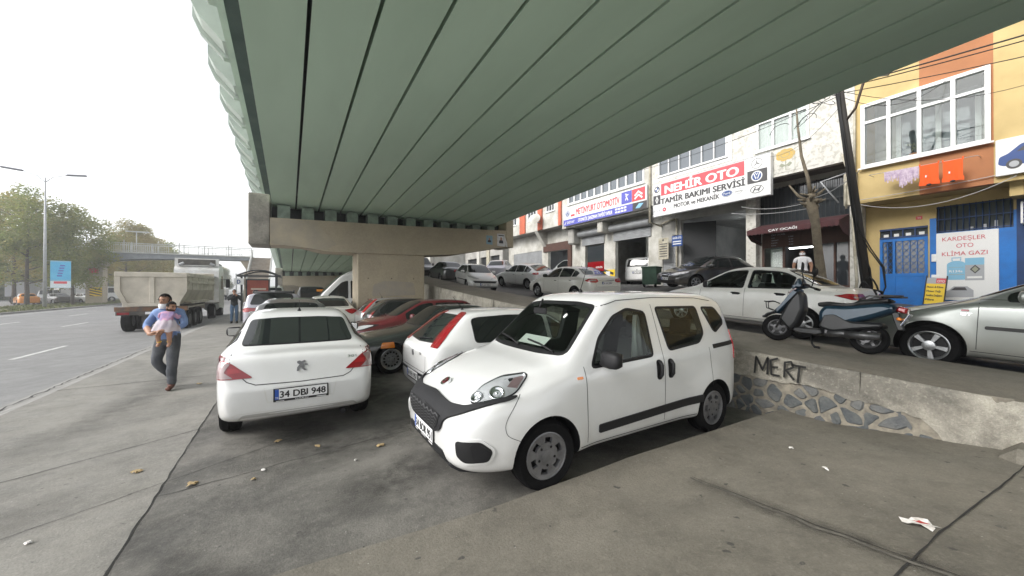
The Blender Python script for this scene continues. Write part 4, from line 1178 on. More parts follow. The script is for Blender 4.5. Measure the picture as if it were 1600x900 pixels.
r.location = (19.6, 23.6, 2.35); r.rotation_euler.z = heading(300)
# ------------------------------------------------------------------ ground, roads, ramp, retaining wall
def concrete_mat(name, base, dark, spot=.5, big=.35, rough=.85, bump=.25, grime=None, spot_scale=9.):
    """worn concrete: broad blotches, darker oil marks, small spots"""
    m = mat(name, base, rough=rough, bump=bump, bump_scale=55)
    nt = m.node_tree; L = nt.links; b = nt.nodes['Principled BSDF']
    tc = node(nt, 'ShaderNodeTexCoord'); P = tc.outputs['Object']
    def nz(scale, det=6., ro=.62, dist=0.):
        n = node(nt, 'ShaderNodeTexNoise', Scale=scale, Detail=det, Roughness=ro, Distortion=dist); L.new(P, n.inputs['Vector']); return n.outputs['Fac']
    def rng(v, a, b_, c=0., d=1.):
        r = node(nt, 'ShaderNodeMapRange'); r.inputs['From Min'].default_value = a; r.inputs['From Max'].default_value = b_
        r.inputs['To Min'].default_value = c; r.inputs['To Max'].default_value = d; L.new(v, r.inputs['Value']); return r.outputs[0]
    def mix(fac, A, B, ty='MIX'):
        x = node(nt, 'ShaderNodeMix', data_type='RGBA', blend_type=ty)
        L.new(fac, x.inputs[0])
        for v, i in ((A, 6), (B, 7)):
            if isinstance(v, tuple): x.inputs[i].default_value = (*v, 1)
            else: L.new(v, x.inputs[i])
        return x.outputs[2]
    c = mix(rng(nz(.55, 9., .68, .5), .40, .60), base, dark)
    c = mix(rng(nz(2.6, 9., .75, .3), .48, .66, 0, big), c, tuple(x * .62 for x in dark))
    c = mix(rng(nz(14., 6., .75), .42, .75, 0, .45), c, tuple(min(1, x * 1.28) for x in base))
    # scattered round spots
    nd = node(nt, 'ShaderNodeTexNoise', Scale=16., Detail=3.); L.new(P, nd.inputs['Vector'])
    wv = node(nt, 'ShaderNodeVectorMath', operation='MULTIPLY_ADD'); L.new(nd.outputs['Color'], wv.inputs[0]); wv.inputs[1].default_value = (.10, .10, .10); L.new(P, wv.inputs[2])
    v = node(nt, 'ShaderNodeTexVoronoi', Scale=spot_scale); L.new(wv.outputs[0], v.inputs['Vector'])
    n = nz(1.3, 3.)
    cr0 = node(nt, 'ShaderNodeSeparateColor'); L.new(v.outputs['Color'], cr0.inputs[0])
    sd = node(nt, 'ShaderNodeMath', operation='SUBTRACT'); L.new(rng(cr0.outputs[2], 0, 1, .05, .26), sd.inputs[0]); L.new(v.outputs['Distance'], sd.inputs[1])
    s1 = rng(sd.outputs[0], 0, .06)
    mm = node(nt, 'ShaderNodeMath', operation='MULTIPLY'); L.new(s1, mm.inputs[0])
    cr = node(nt, 'ShaderNodeSeparateColor'); L.new(v.outputs['Color'], cr.inputs[0])
    L.new(rng(cr.outputs[0], .66, .74, 0, spot), mm.inputs[1])
    c = mix(mm.outputs[0], c, (.05, .048, .045))
    v2 = node(nt, 'ShaderNodeTexVoronoi', Scale=spot_scale * 2.3); L.new(P, v2.inputs['Vector'])
    cr2 = node(nt, 'ShaderNodeSeparateColor'); L.new(v2.outputs['Color'], cr2.inputs[0])
    m3 = node(nt, 'ShaderNodeMath', operation='MULTIPLY'); L.new(rng(v2.outputs['Distance'], .13, .05), m3.inputs[0]); L.new(rng(cr2.outputs[1], .86, .90, 0, .55), m3.inputs[1])
    c = mix(m3.outputs[0], c, (.55, .54, .5))
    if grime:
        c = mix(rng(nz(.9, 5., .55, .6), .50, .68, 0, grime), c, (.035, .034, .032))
    g1 = nz(70., 4., .8); c = mix(rng(g1, .42, .64, 0, .38), c, mix(rng(g1, 0, 1), tuple(x * .45 for x in dark), tuple(x * .6 for x in dark)))
    g2 = nz(27., 5., .7, .5); c = mix(rng(g2, .55, .68, 0, .28), c, tuple(min(1, x * 1.45) for x in base))
    L.new(c, b.inputs['Base Color'])
    L.new(rng(nz(3.), .3, .7, rough - .22, rough + .05), b.inputs['Roughness'])
    return m
concrete_mat('pavement_concrete', (.25, .238, .213), (.17, .163, .147), spot=.6, big=.5)
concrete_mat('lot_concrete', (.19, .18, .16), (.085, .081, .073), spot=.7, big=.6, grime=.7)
concrete_mat('ramp_concrete', (.19, .174, .144), (.132, .121, .099), spot=.9, big=.5, grime=.3)
concrete_mat('upper_concrete', (.235, .212, .175), (.17, .155, .13), spot=.6, big=.35, grime=.2)
concrete_mat('wall_concrete', (.45, .42, .355), (.255, .238, .20), spot=.4, big=.85, bump=.6, grime=.6, spot_scale=5)
concrete_mat('pier_concrete', (.45, .385, .28), (.38, .325, .24), spot=.1, big=.22, bump=.12)
concrete_mat('pier_stained', (.36, .33, .28), (.17, .16, .145), spot=.2, big=.7, bump=.3, grime=.3)
concrete_mat('street_asphalt', (.105, .102, .098), (.075, .073, .07), spot=.4, big=.4)
concrete_mat('road_asphalt', (.205, .203, .20), (.16, .158, .157), spot=.25, big=.35, bump=.2)
mat('mortar', (.30, .27, .215), .9, col2=(.16, .145, .12), noise_scale=9, bump=.6, bump_scale=50)
mat('slate', (.07, .078, .085), .85, col2=(.13, .135, .13), noise_scale=9, bump=.9, bump_scale=22)
mat('slate_pale', (.17, .17, .16), .85, col2=(.10, .105, .11), noise_scale=6, bump=.9, bump_scale=22)
def smear_mat(name, col, amt):
    m = mat(name, col, .95); nt = m.node_tree; L = nt.links; b = nt.nodes['Principled BSDF']
    tc = node(nt, 'ShaderNodeTexCoord'); n = node(nt, 'ShaderNodeTexNoise', Scale=7., Detail=9., Roughness=.75); L.new(tc.outputs['Object'], n.inputs['Vector'])
    r = node(nt, 'ShaderNodeMapRange'); r.inputs['From Min'].default_value = .34; r.inputs['From Max'].default_value = .66; r.inputs['To Max'].default_value = amt
    L.new(n.outputs['Fac'], r.inputs['Value'])
    at = node(nt, 'ShaderNodeAttribute'); at.attribute_name = 'fade'; ml = node(nt, 'ShaderNodeMath', operation='MULTIPLY'); L.new(r.outputs[0], ml.inputs[0]); L.new(at.outputs['Fac'], ml.inputs[1]); L.new(ml.outputs[0], b.inputs['Alpha'])
smear_mat('oil_shade_smear', (.038, .036, .032), .68)
smear_mat('faint_smear', (.07, .068, .062), .45)
smear_mat('pale_scuff', (.36, .34, .30), .7)
mat('crack', (.02, .019, .018), .95)
mat('joint_dirt', (.075, .07, .06), .95, col2=(.14, .13, .11), noise_scale=14)
mat('road_paint', (.62, .62, .60), .7, col2=(.35, .35, .34), noise_scale=5)
mat('kerb_stone', (.25, .243, .23), .85, col2=(.17, .165, .155), noise_scale=3, bump=.3)
mat('soil', (.10, .085, .06), .95, col2=(.07, .09, .03), noise_scale=1.2)
mat('grass_green', (.10, .135, .035), .8, col2=(.14, .13, .045), noise_scale=2.5)
mat('far_ground', (.16, .16, .15), .95, col2=(.10, .11, .08), noise_scale=.05)
mat('spray_black', (.008, .008, .008), .6)

def sheet(name, xs, ys, zf, m, smooth=True):
    g = MB()
    n = len(ys)
    g.add([(x, y, zf(x, y)) for x in xs for y in ys], [((i) * n + j, (i + 1) * n + j, (i + 1) * n + j + 1, i * n + j + 1) for i in range(len(xs) - 1) for j in range(n - 1)], m, smooth)
    return tag(g.build(name), kind='structure')
def rangef(a, b, st):
    n = max(1, int(round((b - a) / st))); return [a + (b - a) * i / n for i in range(n + 1)]
def rough_xy(x, y): return .012 * noise.noise(Vector((x * .7, y * .7, 0)))
YN = -14.
sheet('ground', [-900, -60, 60, 900], [-900, -20, 150, 900], lambda x, y: -1.0, 'far_ground')
sheet('pavement', rangef(-3.42, -.96, .5), rangef(YN, 150, 2.), lambda x, y: 0, 'pavement_concrete')
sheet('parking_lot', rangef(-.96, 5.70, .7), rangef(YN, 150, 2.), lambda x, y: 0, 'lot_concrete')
sheet('gutter', [-3.95, -3.70, -3.42], rangef(YN, 150, 3.), lambda x, y: {-3.95: -.135, -3.70: -.09, -3.42: 0}[x], 'kerb_stone')
sheet('road', [-19.6, -14, -10, -8, -5, -3.95], rangef(YN, 150, 4.), lambda x, y: z_road(x) if x < -3.95 else -.135, 'road_asphalt')
g = MB()
def mark(x, w, y0, y1):
    g.quad((x - w / 2, y0, z_road(x - w / 2) + .004), (x + w / 2, y0, z_road(x + w / 2) + .004), (x + w / 2, y1, z_road(x + w / 2) + .004), (x - w / 2, y1, z_road(x - w / 2) + .004), 'road_paint')
for x in (-6.75, -10.5, -14.25):
    y = {-6.75: 7.3, -10.5: 2.6, -14.25: 5.2}[x] - 27
    while y < 140:
        mark(x, .14, y, y + 3.0); y += 9.
mark(-18.5, .16, YN, 150)
tag(g.build('road_marking'), kind='structure')
# far verge, kerb and the service road beyond it
g = MB(); g.box(-19.9, -19.6, YN, 150, -.5, -.14, 'kerb_stone', ch=.02); tag(g.build('kerb'), kind='structure')
sheet('verge', rangef(-26.5, -19.9, 1.1), rangef(YN, 150, 3.), lambda x, y: -.16 + .05 * noise.noise(Vector((x, y * .3, 0))), 'soil')
sheet('service_road', [-75, -50, -26.5], rangef(YN, 160, 6.), lambda x, y: -.22, 'road_asphalt')
g = MB(); rnd = random.Random(3)
for i in range(15000):
    y = 20 + 95 * rnd.random() ** 1.3; x = -26.4 + 6.4 * rnd.random()
    if rnd.random() > .35 + noise.noise(Vector((x * .5, y * .15, 4))) * 1.2 + .25: continue
    h = .10 + .16 * rnd.random(); a = rnd.random() * PI; w = .05 + .05 * rnd.random(); z = -.18
    dx, dy = math.cos(a) * w, math.sin(a) * w; lx, ly = rnd.uniform(-.08, .08), rnd.uniform(-.08, .08)
    g.add([(x - dx, y - dy, z), (x + dx, y + dy, z), (x + lx, y + ly, z + h)], [(0, 1, 2)], 'grass_green')
tag(g.build('grass'), kind='stuff')
# cracks and joints in the concrete
def strip(g, pts, w, m, zf, jit=.0, seed=1):
    rnd = random.Random(seed); P = []
    for (a, b) in zip(pts, pts[1:]):
        n = max(1, int(math.hypot(b[0] - a[0], b[1] - a[1]) / .12))
        P += [(lerp(a[0], b[0], i / n) + rnd.uniform(-jit, jit), lerp(a[1], b[1], i / n) + rnd.uniform(-jit, jit)) for i in range(n)]
    P.append(pts[-1]); vs = []
    for i, p in enumerate(P):
        a = Vector(P[max(0, i - 1)]); b = Vector(P[min(len(P) - 1, i + 1)]); t = (b - a).normalized(); k = w * (.5 + .7 * rnd.random()) / 2
        for s in (-1, 1):
            x, y = p[0] - t.y * k * s, p[1] + t.x * k * s; vs.append((x, y, zf(x, y) + .004))
    g.add(vs, [(2 * i, 2 * i + 2, 2 * i + 3, 2 * i + 1) for i in range(len(P) - 1)], m)
g = MB(); flat = lambda x, y: 0
strip(g, [(-.96, -3), (-.96, 45)], .013, 'crack', flat, .008)
strip(g, [(-3.42, 5.0), (-2.2, 5.25), (-.96, 5.97)], .010, 'crack', flat, .010)
strip(g, [(-3.4, 3.2), (-1.9, 3.95), (-.5, 4.75), (.3, 5.2)], .006, 'crack', flat, .012)
for y in (9.5, 14, 19, 25, 32): strip(g, [(-3.42, y), (-.96, y + .15)], .018, 'crack', flat, .01)
for y in (8.2, 12.4, 17): strip(g, [(-.96, y), (5.6, y + .1)], .015, 'crack', flat, .01)
strip(g, [(-.96, 4.2), (1.0, 4.55), (3.5, 4.8)], .008, 'crack', flat, .014)
strip(g, [(-3.75, 3), (-3.78, 16)], .03, 'crack', lambda x, y: -.09, .03)
tag(g.build('pavement_crack'), kind='structure')
# concrete ramp the picture is taken from
def ramp_z(x, y): return max(.006, .012 * (x - .40) + .115 * (2.36 - y) + .006 * noise.noise(Vector((x * 1.5, y * 1.5, 2))))
def ramp_edge(x): return 2.62 - .055 * (x - .44)
xs = rangef(-.5, 5.66, .22); ts = rangef(0, 1, .04)
g = MB(); n = len(ts); vs = []
for x in xs:
    e = ramp_edge(x)
    for t in ts:
        y = e - (e + 6) * t ** 1.5; vs.append((x, y, ramp_z(x, y) + (.02 + .075 * min(1, max(0, (x - 1.3) / 1.5))) * max(0, 1 - t * 6)))
g.add(vs, [(i * n + j, i * n + j + 1, (i + 1) * n + j + 1, (i + 1) * n + j) for i in range(len(xs) - 1) for j in range(n - 1)], 'ramp_concrete', True)
top = [vs[i * n] for i in range(len(xs))]
g.add(top + [(p[0], p[1], -.02) for p in top], [(i, i + 1, len(xs) + i + 1, len(xs) + i) for i in range(len(xs) - 1)], 'ramp_concrete')
tag(g.build('ramp'), kind='structure')
g = MB()
def rz(x, y): return ramp_z(x, y) + .005
strip(g, [(3.08, 2.36), (3.0, 1.6), (2.96, 1.05), (2.95, .6), (2.93, -1)], .03, 'joint_dirt', rz, .016)
strip(g, [(3.11, 2.36), (3.03, 1.6), (2.99, 1.05), (2.98, .6), (2.96, -1)], .007, 'crack', rz, .006)
strip(g, [(2.5, .63), (3.46, .58), (4.54, .47), (5.6, .38)], .012, 'crack', rz, .003)
strip(g, [(.44, 2.64), (.47, 2.3), (.44, 1.9), (.50, 1.3)], .014, 'crack', rz, .012)
tag(g.build('ramp_joint'), kind='structure')
def smear(pts, w, m, zf, seed, name='stain_and_shade'):
    """a patch with ragged soft edges on the concrete: stains, and shade painted round cars"""
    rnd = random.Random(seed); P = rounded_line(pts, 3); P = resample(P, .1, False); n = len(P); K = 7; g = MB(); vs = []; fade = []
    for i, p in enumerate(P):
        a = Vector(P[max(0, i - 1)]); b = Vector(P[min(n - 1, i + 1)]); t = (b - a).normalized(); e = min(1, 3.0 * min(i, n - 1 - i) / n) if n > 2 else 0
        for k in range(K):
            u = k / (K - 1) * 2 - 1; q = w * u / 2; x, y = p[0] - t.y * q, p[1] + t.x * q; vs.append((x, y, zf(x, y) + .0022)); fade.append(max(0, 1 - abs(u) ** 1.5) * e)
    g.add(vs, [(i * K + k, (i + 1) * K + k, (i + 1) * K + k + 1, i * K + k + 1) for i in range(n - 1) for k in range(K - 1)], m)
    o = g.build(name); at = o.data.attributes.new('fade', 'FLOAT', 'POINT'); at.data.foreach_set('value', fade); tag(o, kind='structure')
smear([(3.09, 2.42), (3.01, 1.6), (2.97, 1.05), (2.965, .6), (2.945, -1.5)], .26, 'oil_shade_smear', lambda x, y: ramp_z(x, y) + .0015, 5)
smear([(3.6, 2.2), (4.0, 2.05), (4.4, 2.0)], .30, 'pale_scuff', lambda x, y: ramp_z(x, y) + .0015, 7)
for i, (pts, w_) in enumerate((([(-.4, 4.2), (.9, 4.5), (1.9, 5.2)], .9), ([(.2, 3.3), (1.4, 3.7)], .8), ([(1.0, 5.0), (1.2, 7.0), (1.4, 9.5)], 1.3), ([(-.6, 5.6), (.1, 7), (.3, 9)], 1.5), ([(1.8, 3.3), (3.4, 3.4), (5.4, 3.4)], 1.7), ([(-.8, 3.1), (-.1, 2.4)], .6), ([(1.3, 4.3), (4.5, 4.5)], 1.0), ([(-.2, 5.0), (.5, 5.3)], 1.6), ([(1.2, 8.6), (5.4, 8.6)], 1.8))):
    smear(pts, w_, 'oil_shade_smear', lambda x, y: .0008 * i, i)  # oil marks that double as painted contact shade under and beside the cars
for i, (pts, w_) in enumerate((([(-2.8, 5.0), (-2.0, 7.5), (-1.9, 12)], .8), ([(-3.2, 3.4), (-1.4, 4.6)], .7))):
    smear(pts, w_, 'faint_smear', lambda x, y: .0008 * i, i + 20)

# upper pavement and street
sheet('upper_pavement', [XW - .02, 6.3, 7.0, 7.55], rangef(YN, 60, .8), lambda x, y: z_walk(y), 'upper_concrete')
g = MB(); ys = rangef(YN, 60, .8)
vs = [(7.55 + (.05 if k == 2 else 0), y, (z_walk(y), z_walk(y) - .01, _lane(y) - .05)[k]) for y in ys for k in range(3)]
g.add(vs, [(3 * i + k, 3 * i + k + 1, 3 * i + 4 + k, 3 * i + 3 + k) for i in range(len(ys) - 1) for k in range(2)], 'kerb_stone'); tag(g.build('upper_kerb'), kind='structure')
sheet('upper_street', [7.56, 9.5, 11.5, 13, 14.5, 16.1, 18, 30], rangef(YN, 90, .8), lambda x, y: z_street(x, y), 'street_asphalt')

# retaining wall
wall = empty('retaining_wall', (XW, 0, 0), 0, 'low retaining wall of concrete over dark stone masonry holding up the street', 'wall')
def band_z(y):
    return pw([(-3, -.2), (.6, -.1), (.88, .16), (.95, .27), (1.0, .35), (1.12, .41), (1.3, .45), (1.58, .46), (1.9, .52), (2.14, .53), (2.5, .50), (2.8, .52), (3.4, .5), (4, .45), (5, -.1), (60, -.1)])(y)
def face_noise(y, z): return .022 * noise.noise(Vector((y * 3, z * 5, 1))) + .013 * noise.noise(Vector((y * 11, z * 11, 4)))
g = MB(); ys = rangef(-6, 6, .06) + rangef(6.3, 44, .5)[0:]
K = 9; vs = []
for y in ys:
    zt = z_walk(y) - .004; zb = max(-.1, band_z(y)) + (.045 * noise.noise(Vector((y * 5, 0, 9))) + .03 * noise.noise(Vector((y * 17, 0, 3))) if y < 5 else 0)
    for k in range(K + 1):
        z = lerp(zb, zt, k / K); vs.append((-.035 + face_noise(y, z) + (.012 if k == K else 0), y, z))
    vs.append((.2, y, zt))
R = K + 2
g.add(vs, [(i * R + k, i * R + k + 1, (i + 1) * R + k + 1, (i + 1) * R + k) for i in range(len(ys) - 1) for k in range(R - 1)], 'wall_concrete', True)
under = [(vs[i * R], (.1, ys[i], vs[i * R][2] - .02)) for i in range(len(ys)) if ys[i] < 5]
uv = [p for q in under for p in q]
g.add(uv, [(2 * i, 2 * i + 2, 2 * i + 3, 2 * i + 1) for i in range(len(under) - 1)], 'wall_concrete')
g.build('concrete_band', wall)
g = MB()
for y in (1.55, 4.1, 8.0, 10.4, 12.8, 15.2): g.box(-.050, -.03, y - .004, y + .004, z_walk(y) - .24, z_walk(y) - .005, 'joint_dirt')
g.build('panel_joint', wall)
# stones: cells of an uneven grid, each one a bulging block set in mortar
def clip(poly, p, q):
    mx, my = (p[0] + q[0]) / 2, (p[1] + q[1]) / 2; dx, dy = q[0] - p[0], q[1] - p[1]; out = []
    for i in range(len(poly)):
        a, b = poly[i - 1], poly[i]
        da = (a[0] - mx) * dx + (a[1] - my) * dy; db = (b[0] - mx) * dx + (b[1] - my) * dy
        if (da <= 0) != (db <= 0):
            t = da / (da - db); out.append((lerp(a[0], b[0], t), lerp(a[1], b[1], t)))
        if db <= 0: out.append(b)
    return out
rnd = random.Random(11); seeds = []
for i in range(26):
    for j in range(6):
        if rnd.random() < .10: continue
        seeds.append((.65 + i * .19 + (j % 2) * .09 + rnd.uniform(-.085, .085), -.18 + j * .155 + rnd.uniform(-.07, .07)))
g = MB(); my, mz = rangef(.5, 5.2, .05), rangef(-.2, .75, .05); nz_ = len(mz)
g.add([(-.012 + .014 * noise.noise(Vector((y * 8, z * 8, 7))) + .008 * noise.noise(Vector((y * 25, z * 25, 2))), y, z) for y in my for z in mz], [(i * nz_ + j, i * nz_ + j + 1, (i + 1) * nz_ + j + 1, (i + 1) * nz_ + j) for i in range(len(my) - 1) for j in range(nz_ - 1)], 'mortar', True)
for s in seeds:
    if not (.7 < s[0] < 5.0) or s[1] > band_z(s[0]) + .06: continue
    q = .20 + .05 * rnd.random(); poly = [(s[0] - q, s[1] - q * .8), (s[0] + q, s[1] - q * .7), (s[0] + q, s[1] + q * .8), (s[0] - q, s[1] + q * .7)]; tz = band_z(s[0]) + .05
    if s[1] > tz - .03: continue
    poly = [(a, min(b, tz)) for a, b in poly]
    for q in seeds:
        if q is not s and math.hypot(q[0] - s[0], q[1] - s[1]) < .6 and poly: poly = clip(poly, s, q)
    if len(poly) < 3: continue
    poly = rounded(grow(poly, -.008 - .016 * rnd.random()), .035, 2)
    if abs(area(poly)) < .006: continue
    p2 = grow(poly, -.016); n = len(poly); h = .040 + .016 * rnd.random(); tl = rnd.uniform(-.02, .02)
    vs = [(.03, a, b) for a, b in poly] + [(.02 - h * .6, a, b) for a, b in poly] + [(.02 - h + tl * (a - s[0]) * 5 + .012 * noise.noise(Vector((a * 9, b * 9, 3))), a, b) for a, b in p2]
    m = 'slate' if rnd.random() < .72 else 'slate_pale'
    if area(poly) < 0: o = [(i, (i + 1) % n, n + (i + 1) % n, n + i) for i in range(n)]
    else: o = [((i + 1) % n, i, n + i, n + (i + 1) % n) for i in range(n)]
    g.add(vs, o + [tuple(x + n for x in f) for f in o], m); g.add(vs[2 * n:], [tuple(range(n)) if area(poly) < 0 else tuple(range(n))[::-1]], m)
g.build('stone_masonry', wall)
# sprayed letters on the band
def ribbon(g, pts, w, x, m):
    P = [Vector(p) for p in pts]; vs = []
    for i, p in enumerate(P):
        t = (P[min(i + 1, len(P) - 1)] - P[max(i - 1, 0)]).normalized(); q = Vector((-t.y, t.x)) * w / 2
        vs += [(x, p.x + q.x, p.y + q.y), (x, p.x - q.x, p.y - q.y)]
    g.add(vs, [(2 * i, 2 * i + 1, 2 * i + 3, 2 * i + 2) for i in range(len(P) - 1)], m)
g = MB()
STROKES = [[(2.65, .58), (2.63, .82), (2.55, .64), (2.48, .83), (2.49, .59)], [(2.36, .83), (2.45, .79), (2.44, .60), (2.34, .60)], [(2.44, .70), (2.36, .71)], [(2.29, .59), (2.28, .79), (2.21, .81), (2.19, .74), (2.27, .69), (2.18, .58)], [(2.20, .77), (2.05, .765)], [(2.12, .76), (2.14, .55)]]
for st in STROKES:
    ribbon(g, resample(st, .02, False), .026, -.082, 'spray_black')
g.build('graffiti_letters', wall)
g = MB(); g.box(5.25, 5.75, -.6, .56, .0, .38, 'ramp_concrete', ch=.10); g.cyl((5.249, .40, .26), (5.30, .40, .26), .022, n=10, m='crack')
tag(g.build('concrete_lump'), 'broken lump of concrete at the foot of the wall, right edge', 'concrete block')
# litter and fallen leaves
mat('paper_white', (.75, .74, .72), .6, col2=(.5, .46, .42), noise_scale=30)
mat('leaf_yellow', (.40, .30, .15), .8, col2=(.28, .20, .10), noise_scale=30)
mat('red_print', (.4, .03, .03), .5)
def flake(name, x, y, r, m, label, cat, zf, seed, group=None, long=1., rz=0., m2=None):
    rnd = random.Random(seed); g = MB(); n = 14; vs = [(0, 0, .018)]
    for ring_ in (.55, 1.):
        for k in range(n):
            a = 2 * PI * k / n; q = r * ring_ * (1 + rnd.uniform(-.35, .25)); vs.append((q * math.cos(a) * long, q * math.sin(a), .006 + (.03 * rnd.random() * r / .06 if ring_ == 1 else .014)))
    g.add(vs, [(0, 1 + k, 1 + (k + 1) % n) for k in range(n)] + [(1 + k, 1 + n + k, 1 + n + (k + 1) % n, 1 + (k + 1) % n) for k in range(n)], m)
    if m2: g.m[:5] = [m2] * 5
    return tag(g.build(name, None, (x, y, zf(x, y)), rz), label, cat, group)
flake('wrapper', 3.47, .67, .055, 'paper_white', 'crumpled white wrapper with a red tip lying on the concrete ramp', 'litter', ramp_z, 9, long=1.8, rz=-.9, m2='red_print')
for i, (x, y, r) in enumerate([(-1.25, 4.87, .07), (-.74, 4.3, .07), (-.21, 4.28, .03), (-.11, 5.01, .06), (.27, 4.62, .05), (.87, 4.28, .065), (.58, 4.04, .022), (-1.53, 3.89, .03), (-.28, 4.12, .04)]):
    flake('fallen_leaf', x, y, r * .56, 'leaf_yellow' if r > .035 else 'paper_white', 'curled yellow leaf or scrap on the concrete in front of the white saloon', 'leaf', flat, 20 + i, 'dry leaves and scraps on the concrete', rz=i * 1.3, long=1.25)
flake('pebble', -1.42, 8.8, .045, 'leaf_yellow', 'small brown lump on the pavement beside the walking man', 'litter', flat, 44)
for i, (x, y) in enumerate([(4.4, 1.75), (4.05, 1.35)]):
    flake('scrap', x, y, .02, 'paper_white', 'tiny white scrap on the ramp near the stone wall', 'litter', ramp_z, 60 + i, 'white scraps on the ramp', long=1.8, rz=i)
# ------------------------------------------------------------------ viaduct over the parking level
mat('girder_green', (.57, .74, .585), .62, col2=(.50, .66, .515), noise_scale=.8, bump=.05, bump_scale=8, stretch=(1, .25, 1))
mat('fin_green', (.50, .56, .50), .7, col2=(.40, .45, .41), noise_scale=1.5)
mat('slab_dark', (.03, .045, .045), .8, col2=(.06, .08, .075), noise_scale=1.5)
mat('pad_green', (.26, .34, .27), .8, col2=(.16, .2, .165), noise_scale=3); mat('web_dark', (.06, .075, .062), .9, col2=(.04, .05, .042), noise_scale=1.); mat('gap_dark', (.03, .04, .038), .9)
def soff(y): return 5.55 - .0417 * y
PITCH = .783; X0 = -.57; NG = 12; XE = X0 + NG * PITCH
via = empty('viaduct', (4, 20, 0), 0, 'green box-girder road viaduct crossing overhead, running away along the street', 'viaduct')
def lp(x, y, z): return (x - 4, y - 20, z)
SP = [(-16, 16.15), (16.25, 45.4), (45.5, 64)]
for (ya, yb) in SP:
    for i in range(NG):
        a = X0 + i * PITCH + .026; b = a + PITCH - .052
        g = MB(); sec = [(a, 0), (b, 0), (b - .01, .12), (b - .06, .80), (a + .06, .80), (a + .01, .12)]
        vs = [lp(x, y, soff(y) + z) for y in (ya, yb) for x, z in sec]; n = len(sec)
        g.add(vs, [(1, 0, n, n + 1)], 'girder_green'); g.add(vs, [tuple(range(n)), tuple(range(n, 2 * n))[::-1]] + [((k + 1) % n, k, n + k, n + (k + 1) % n) for k in range(1, n)], 'girder_green')
        g.build('girder', via)
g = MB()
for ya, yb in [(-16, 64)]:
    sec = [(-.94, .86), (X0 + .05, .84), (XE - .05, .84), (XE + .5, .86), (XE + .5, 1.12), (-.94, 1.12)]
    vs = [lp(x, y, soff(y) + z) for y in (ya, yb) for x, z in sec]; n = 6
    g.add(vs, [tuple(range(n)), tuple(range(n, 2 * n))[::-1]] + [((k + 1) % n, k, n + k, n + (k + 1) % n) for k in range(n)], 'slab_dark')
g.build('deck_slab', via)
for sgn, xe in ((-1, -.86), (1, XE + .45)):
    g = MB()
    vs = []
    for y in (-16, 64):
        for dx, dz in ((0, .84), (.10, .84), (.10, 2.2), (0, 2.2)): vs.append(lp(xe + sgn * dx, y, soff(y) + dz))
    g.add(vs, [(0, 1, 2, 3), (7, 6, 5, 4)] + [((k + 1) % 4, k, 4 + k, 4 + (k + 1) % 4) for k in range(4)], 'fin_green')
    g.build('parapet', via)
    y = -15.2
    while y < 63.5:
        s = soff(y)
        sec = [(xe + sgn * .10, s + .88), (xe + sgn * .16, s + .88), (xe + sgn * .48, s + 1.22), (xe + sgn * .58, s + 1.42), (xe + sgn * .58, s + 2.15), (xe + sgn * .10, s + 2.15)]
        g = MB(); g.prism([(a - 4, z) for a, z in sec], y + .55 - 20, y + .99 - 20, 'y', 'fin_green')
        sec2 = [(xe + sgn * .10, s + .82), (xe + sgn * .20, s + .82), (xe + sgn * .54, s + 1.18), (xe + sgn * .64, s + 1.42), (xe + sgn * .64, s + 2.20), (xe + sgn * .10, s + 2.20)]
        g.prism([(a - 4, z) for a, z in sec2], y + 1.0 - 20, y + 1.14 - 20, 'y', 'fin_green')
        g.build('parapet_panel', via)
        y += 1.52
def pier(y0, sink, label, stain=False):
    r = empty('bridge_pier', (3.7, y0, 0), 0, label, 'bridge pier')
    X = lambda x: x - 3.7
    g = MB(); cw = 1.35
    prof = [(-.60, 3.36), (.38, 3.38), (1.12, 3.215), (2.30, 3.20), (5.12, 3.24), (6.6, 3.36), (9.22, 3.86), (9.22, 4.66), (4.5, 4.47), (-.60, 4.33)]
    g.prism([(X(a), b - sink) for a, b in prof], 0, cw, 'y', 'pier_concrete'); g.build('crossbeam', r)
    for k, (a, b, c, d) in enumerate(((-1.24, -.60, 3.34, 5.16), (9.22, 9.64, 3.84, 5.22))):
        g = MB(); g.box(X(a), X(b), -.02, cw + .02, c - sink, d - sink, 'pier_stained' if k == 0 else 'pier_concrete', ch=.03); g.build('end_block', r)
    g = MB(); g.box(X(2.32), X(5.10), .06, cw - .06, -.3, 3.26 - sink, 'pier_concrete', ch=.05)
    for i in range(3):
        for j in range(3): g.cyl((X(2.75 + i * .93), .075, .5 + j * .85), (X(2.75 + i * .93), .055, .5 + j * .85), .022, n=8, m='crack')
    co = g.build('column', r)
    if stain:
        mat('cap_stain', (.32, .29, .235), .85, col2=(.42, .36, .265), noise_scale=1.3); mat('grey_wash', (.33, .30, .26), .8, col2=(.38, .33, .26), noise_scale=3)
        g = MB(); g.prism(rounded([(X(2.9), 1.45), (X(4.7), 1.5), (X(4.6), 2.05), (X(3.4), 2.1), (X(2.95), 1.95)], .1), .052, .06, 'y', 'grey_wash'); g.build('painted_patch', co)
        g = MB(); g.prism(rounded([(X(-.585), 3.40), (X(1.2), 3.26), (X(1.6), 3.5), (X(1.1), 4.0), (X(.9), 4.32), (X(-.585), 4.30)], .05), -.004, .0, 'y', 'cap_stain'); g.build('water_stain', r)
    for i in range(NG):
        x = X0 + (i + .5) * PITCH; zt = soff(y0 + .6); zb = (4.33 + (x + .6) * .032) - sink
        g = MB(); g.box(X(x - .20), X(x + .20), .12, cw - .12, zb - .01, zt - .03, 'pad_green'); g.build('bearing_block', r)
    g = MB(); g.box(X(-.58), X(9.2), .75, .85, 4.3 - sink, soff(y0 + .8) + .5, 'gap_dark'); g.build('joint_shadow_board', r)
    return r
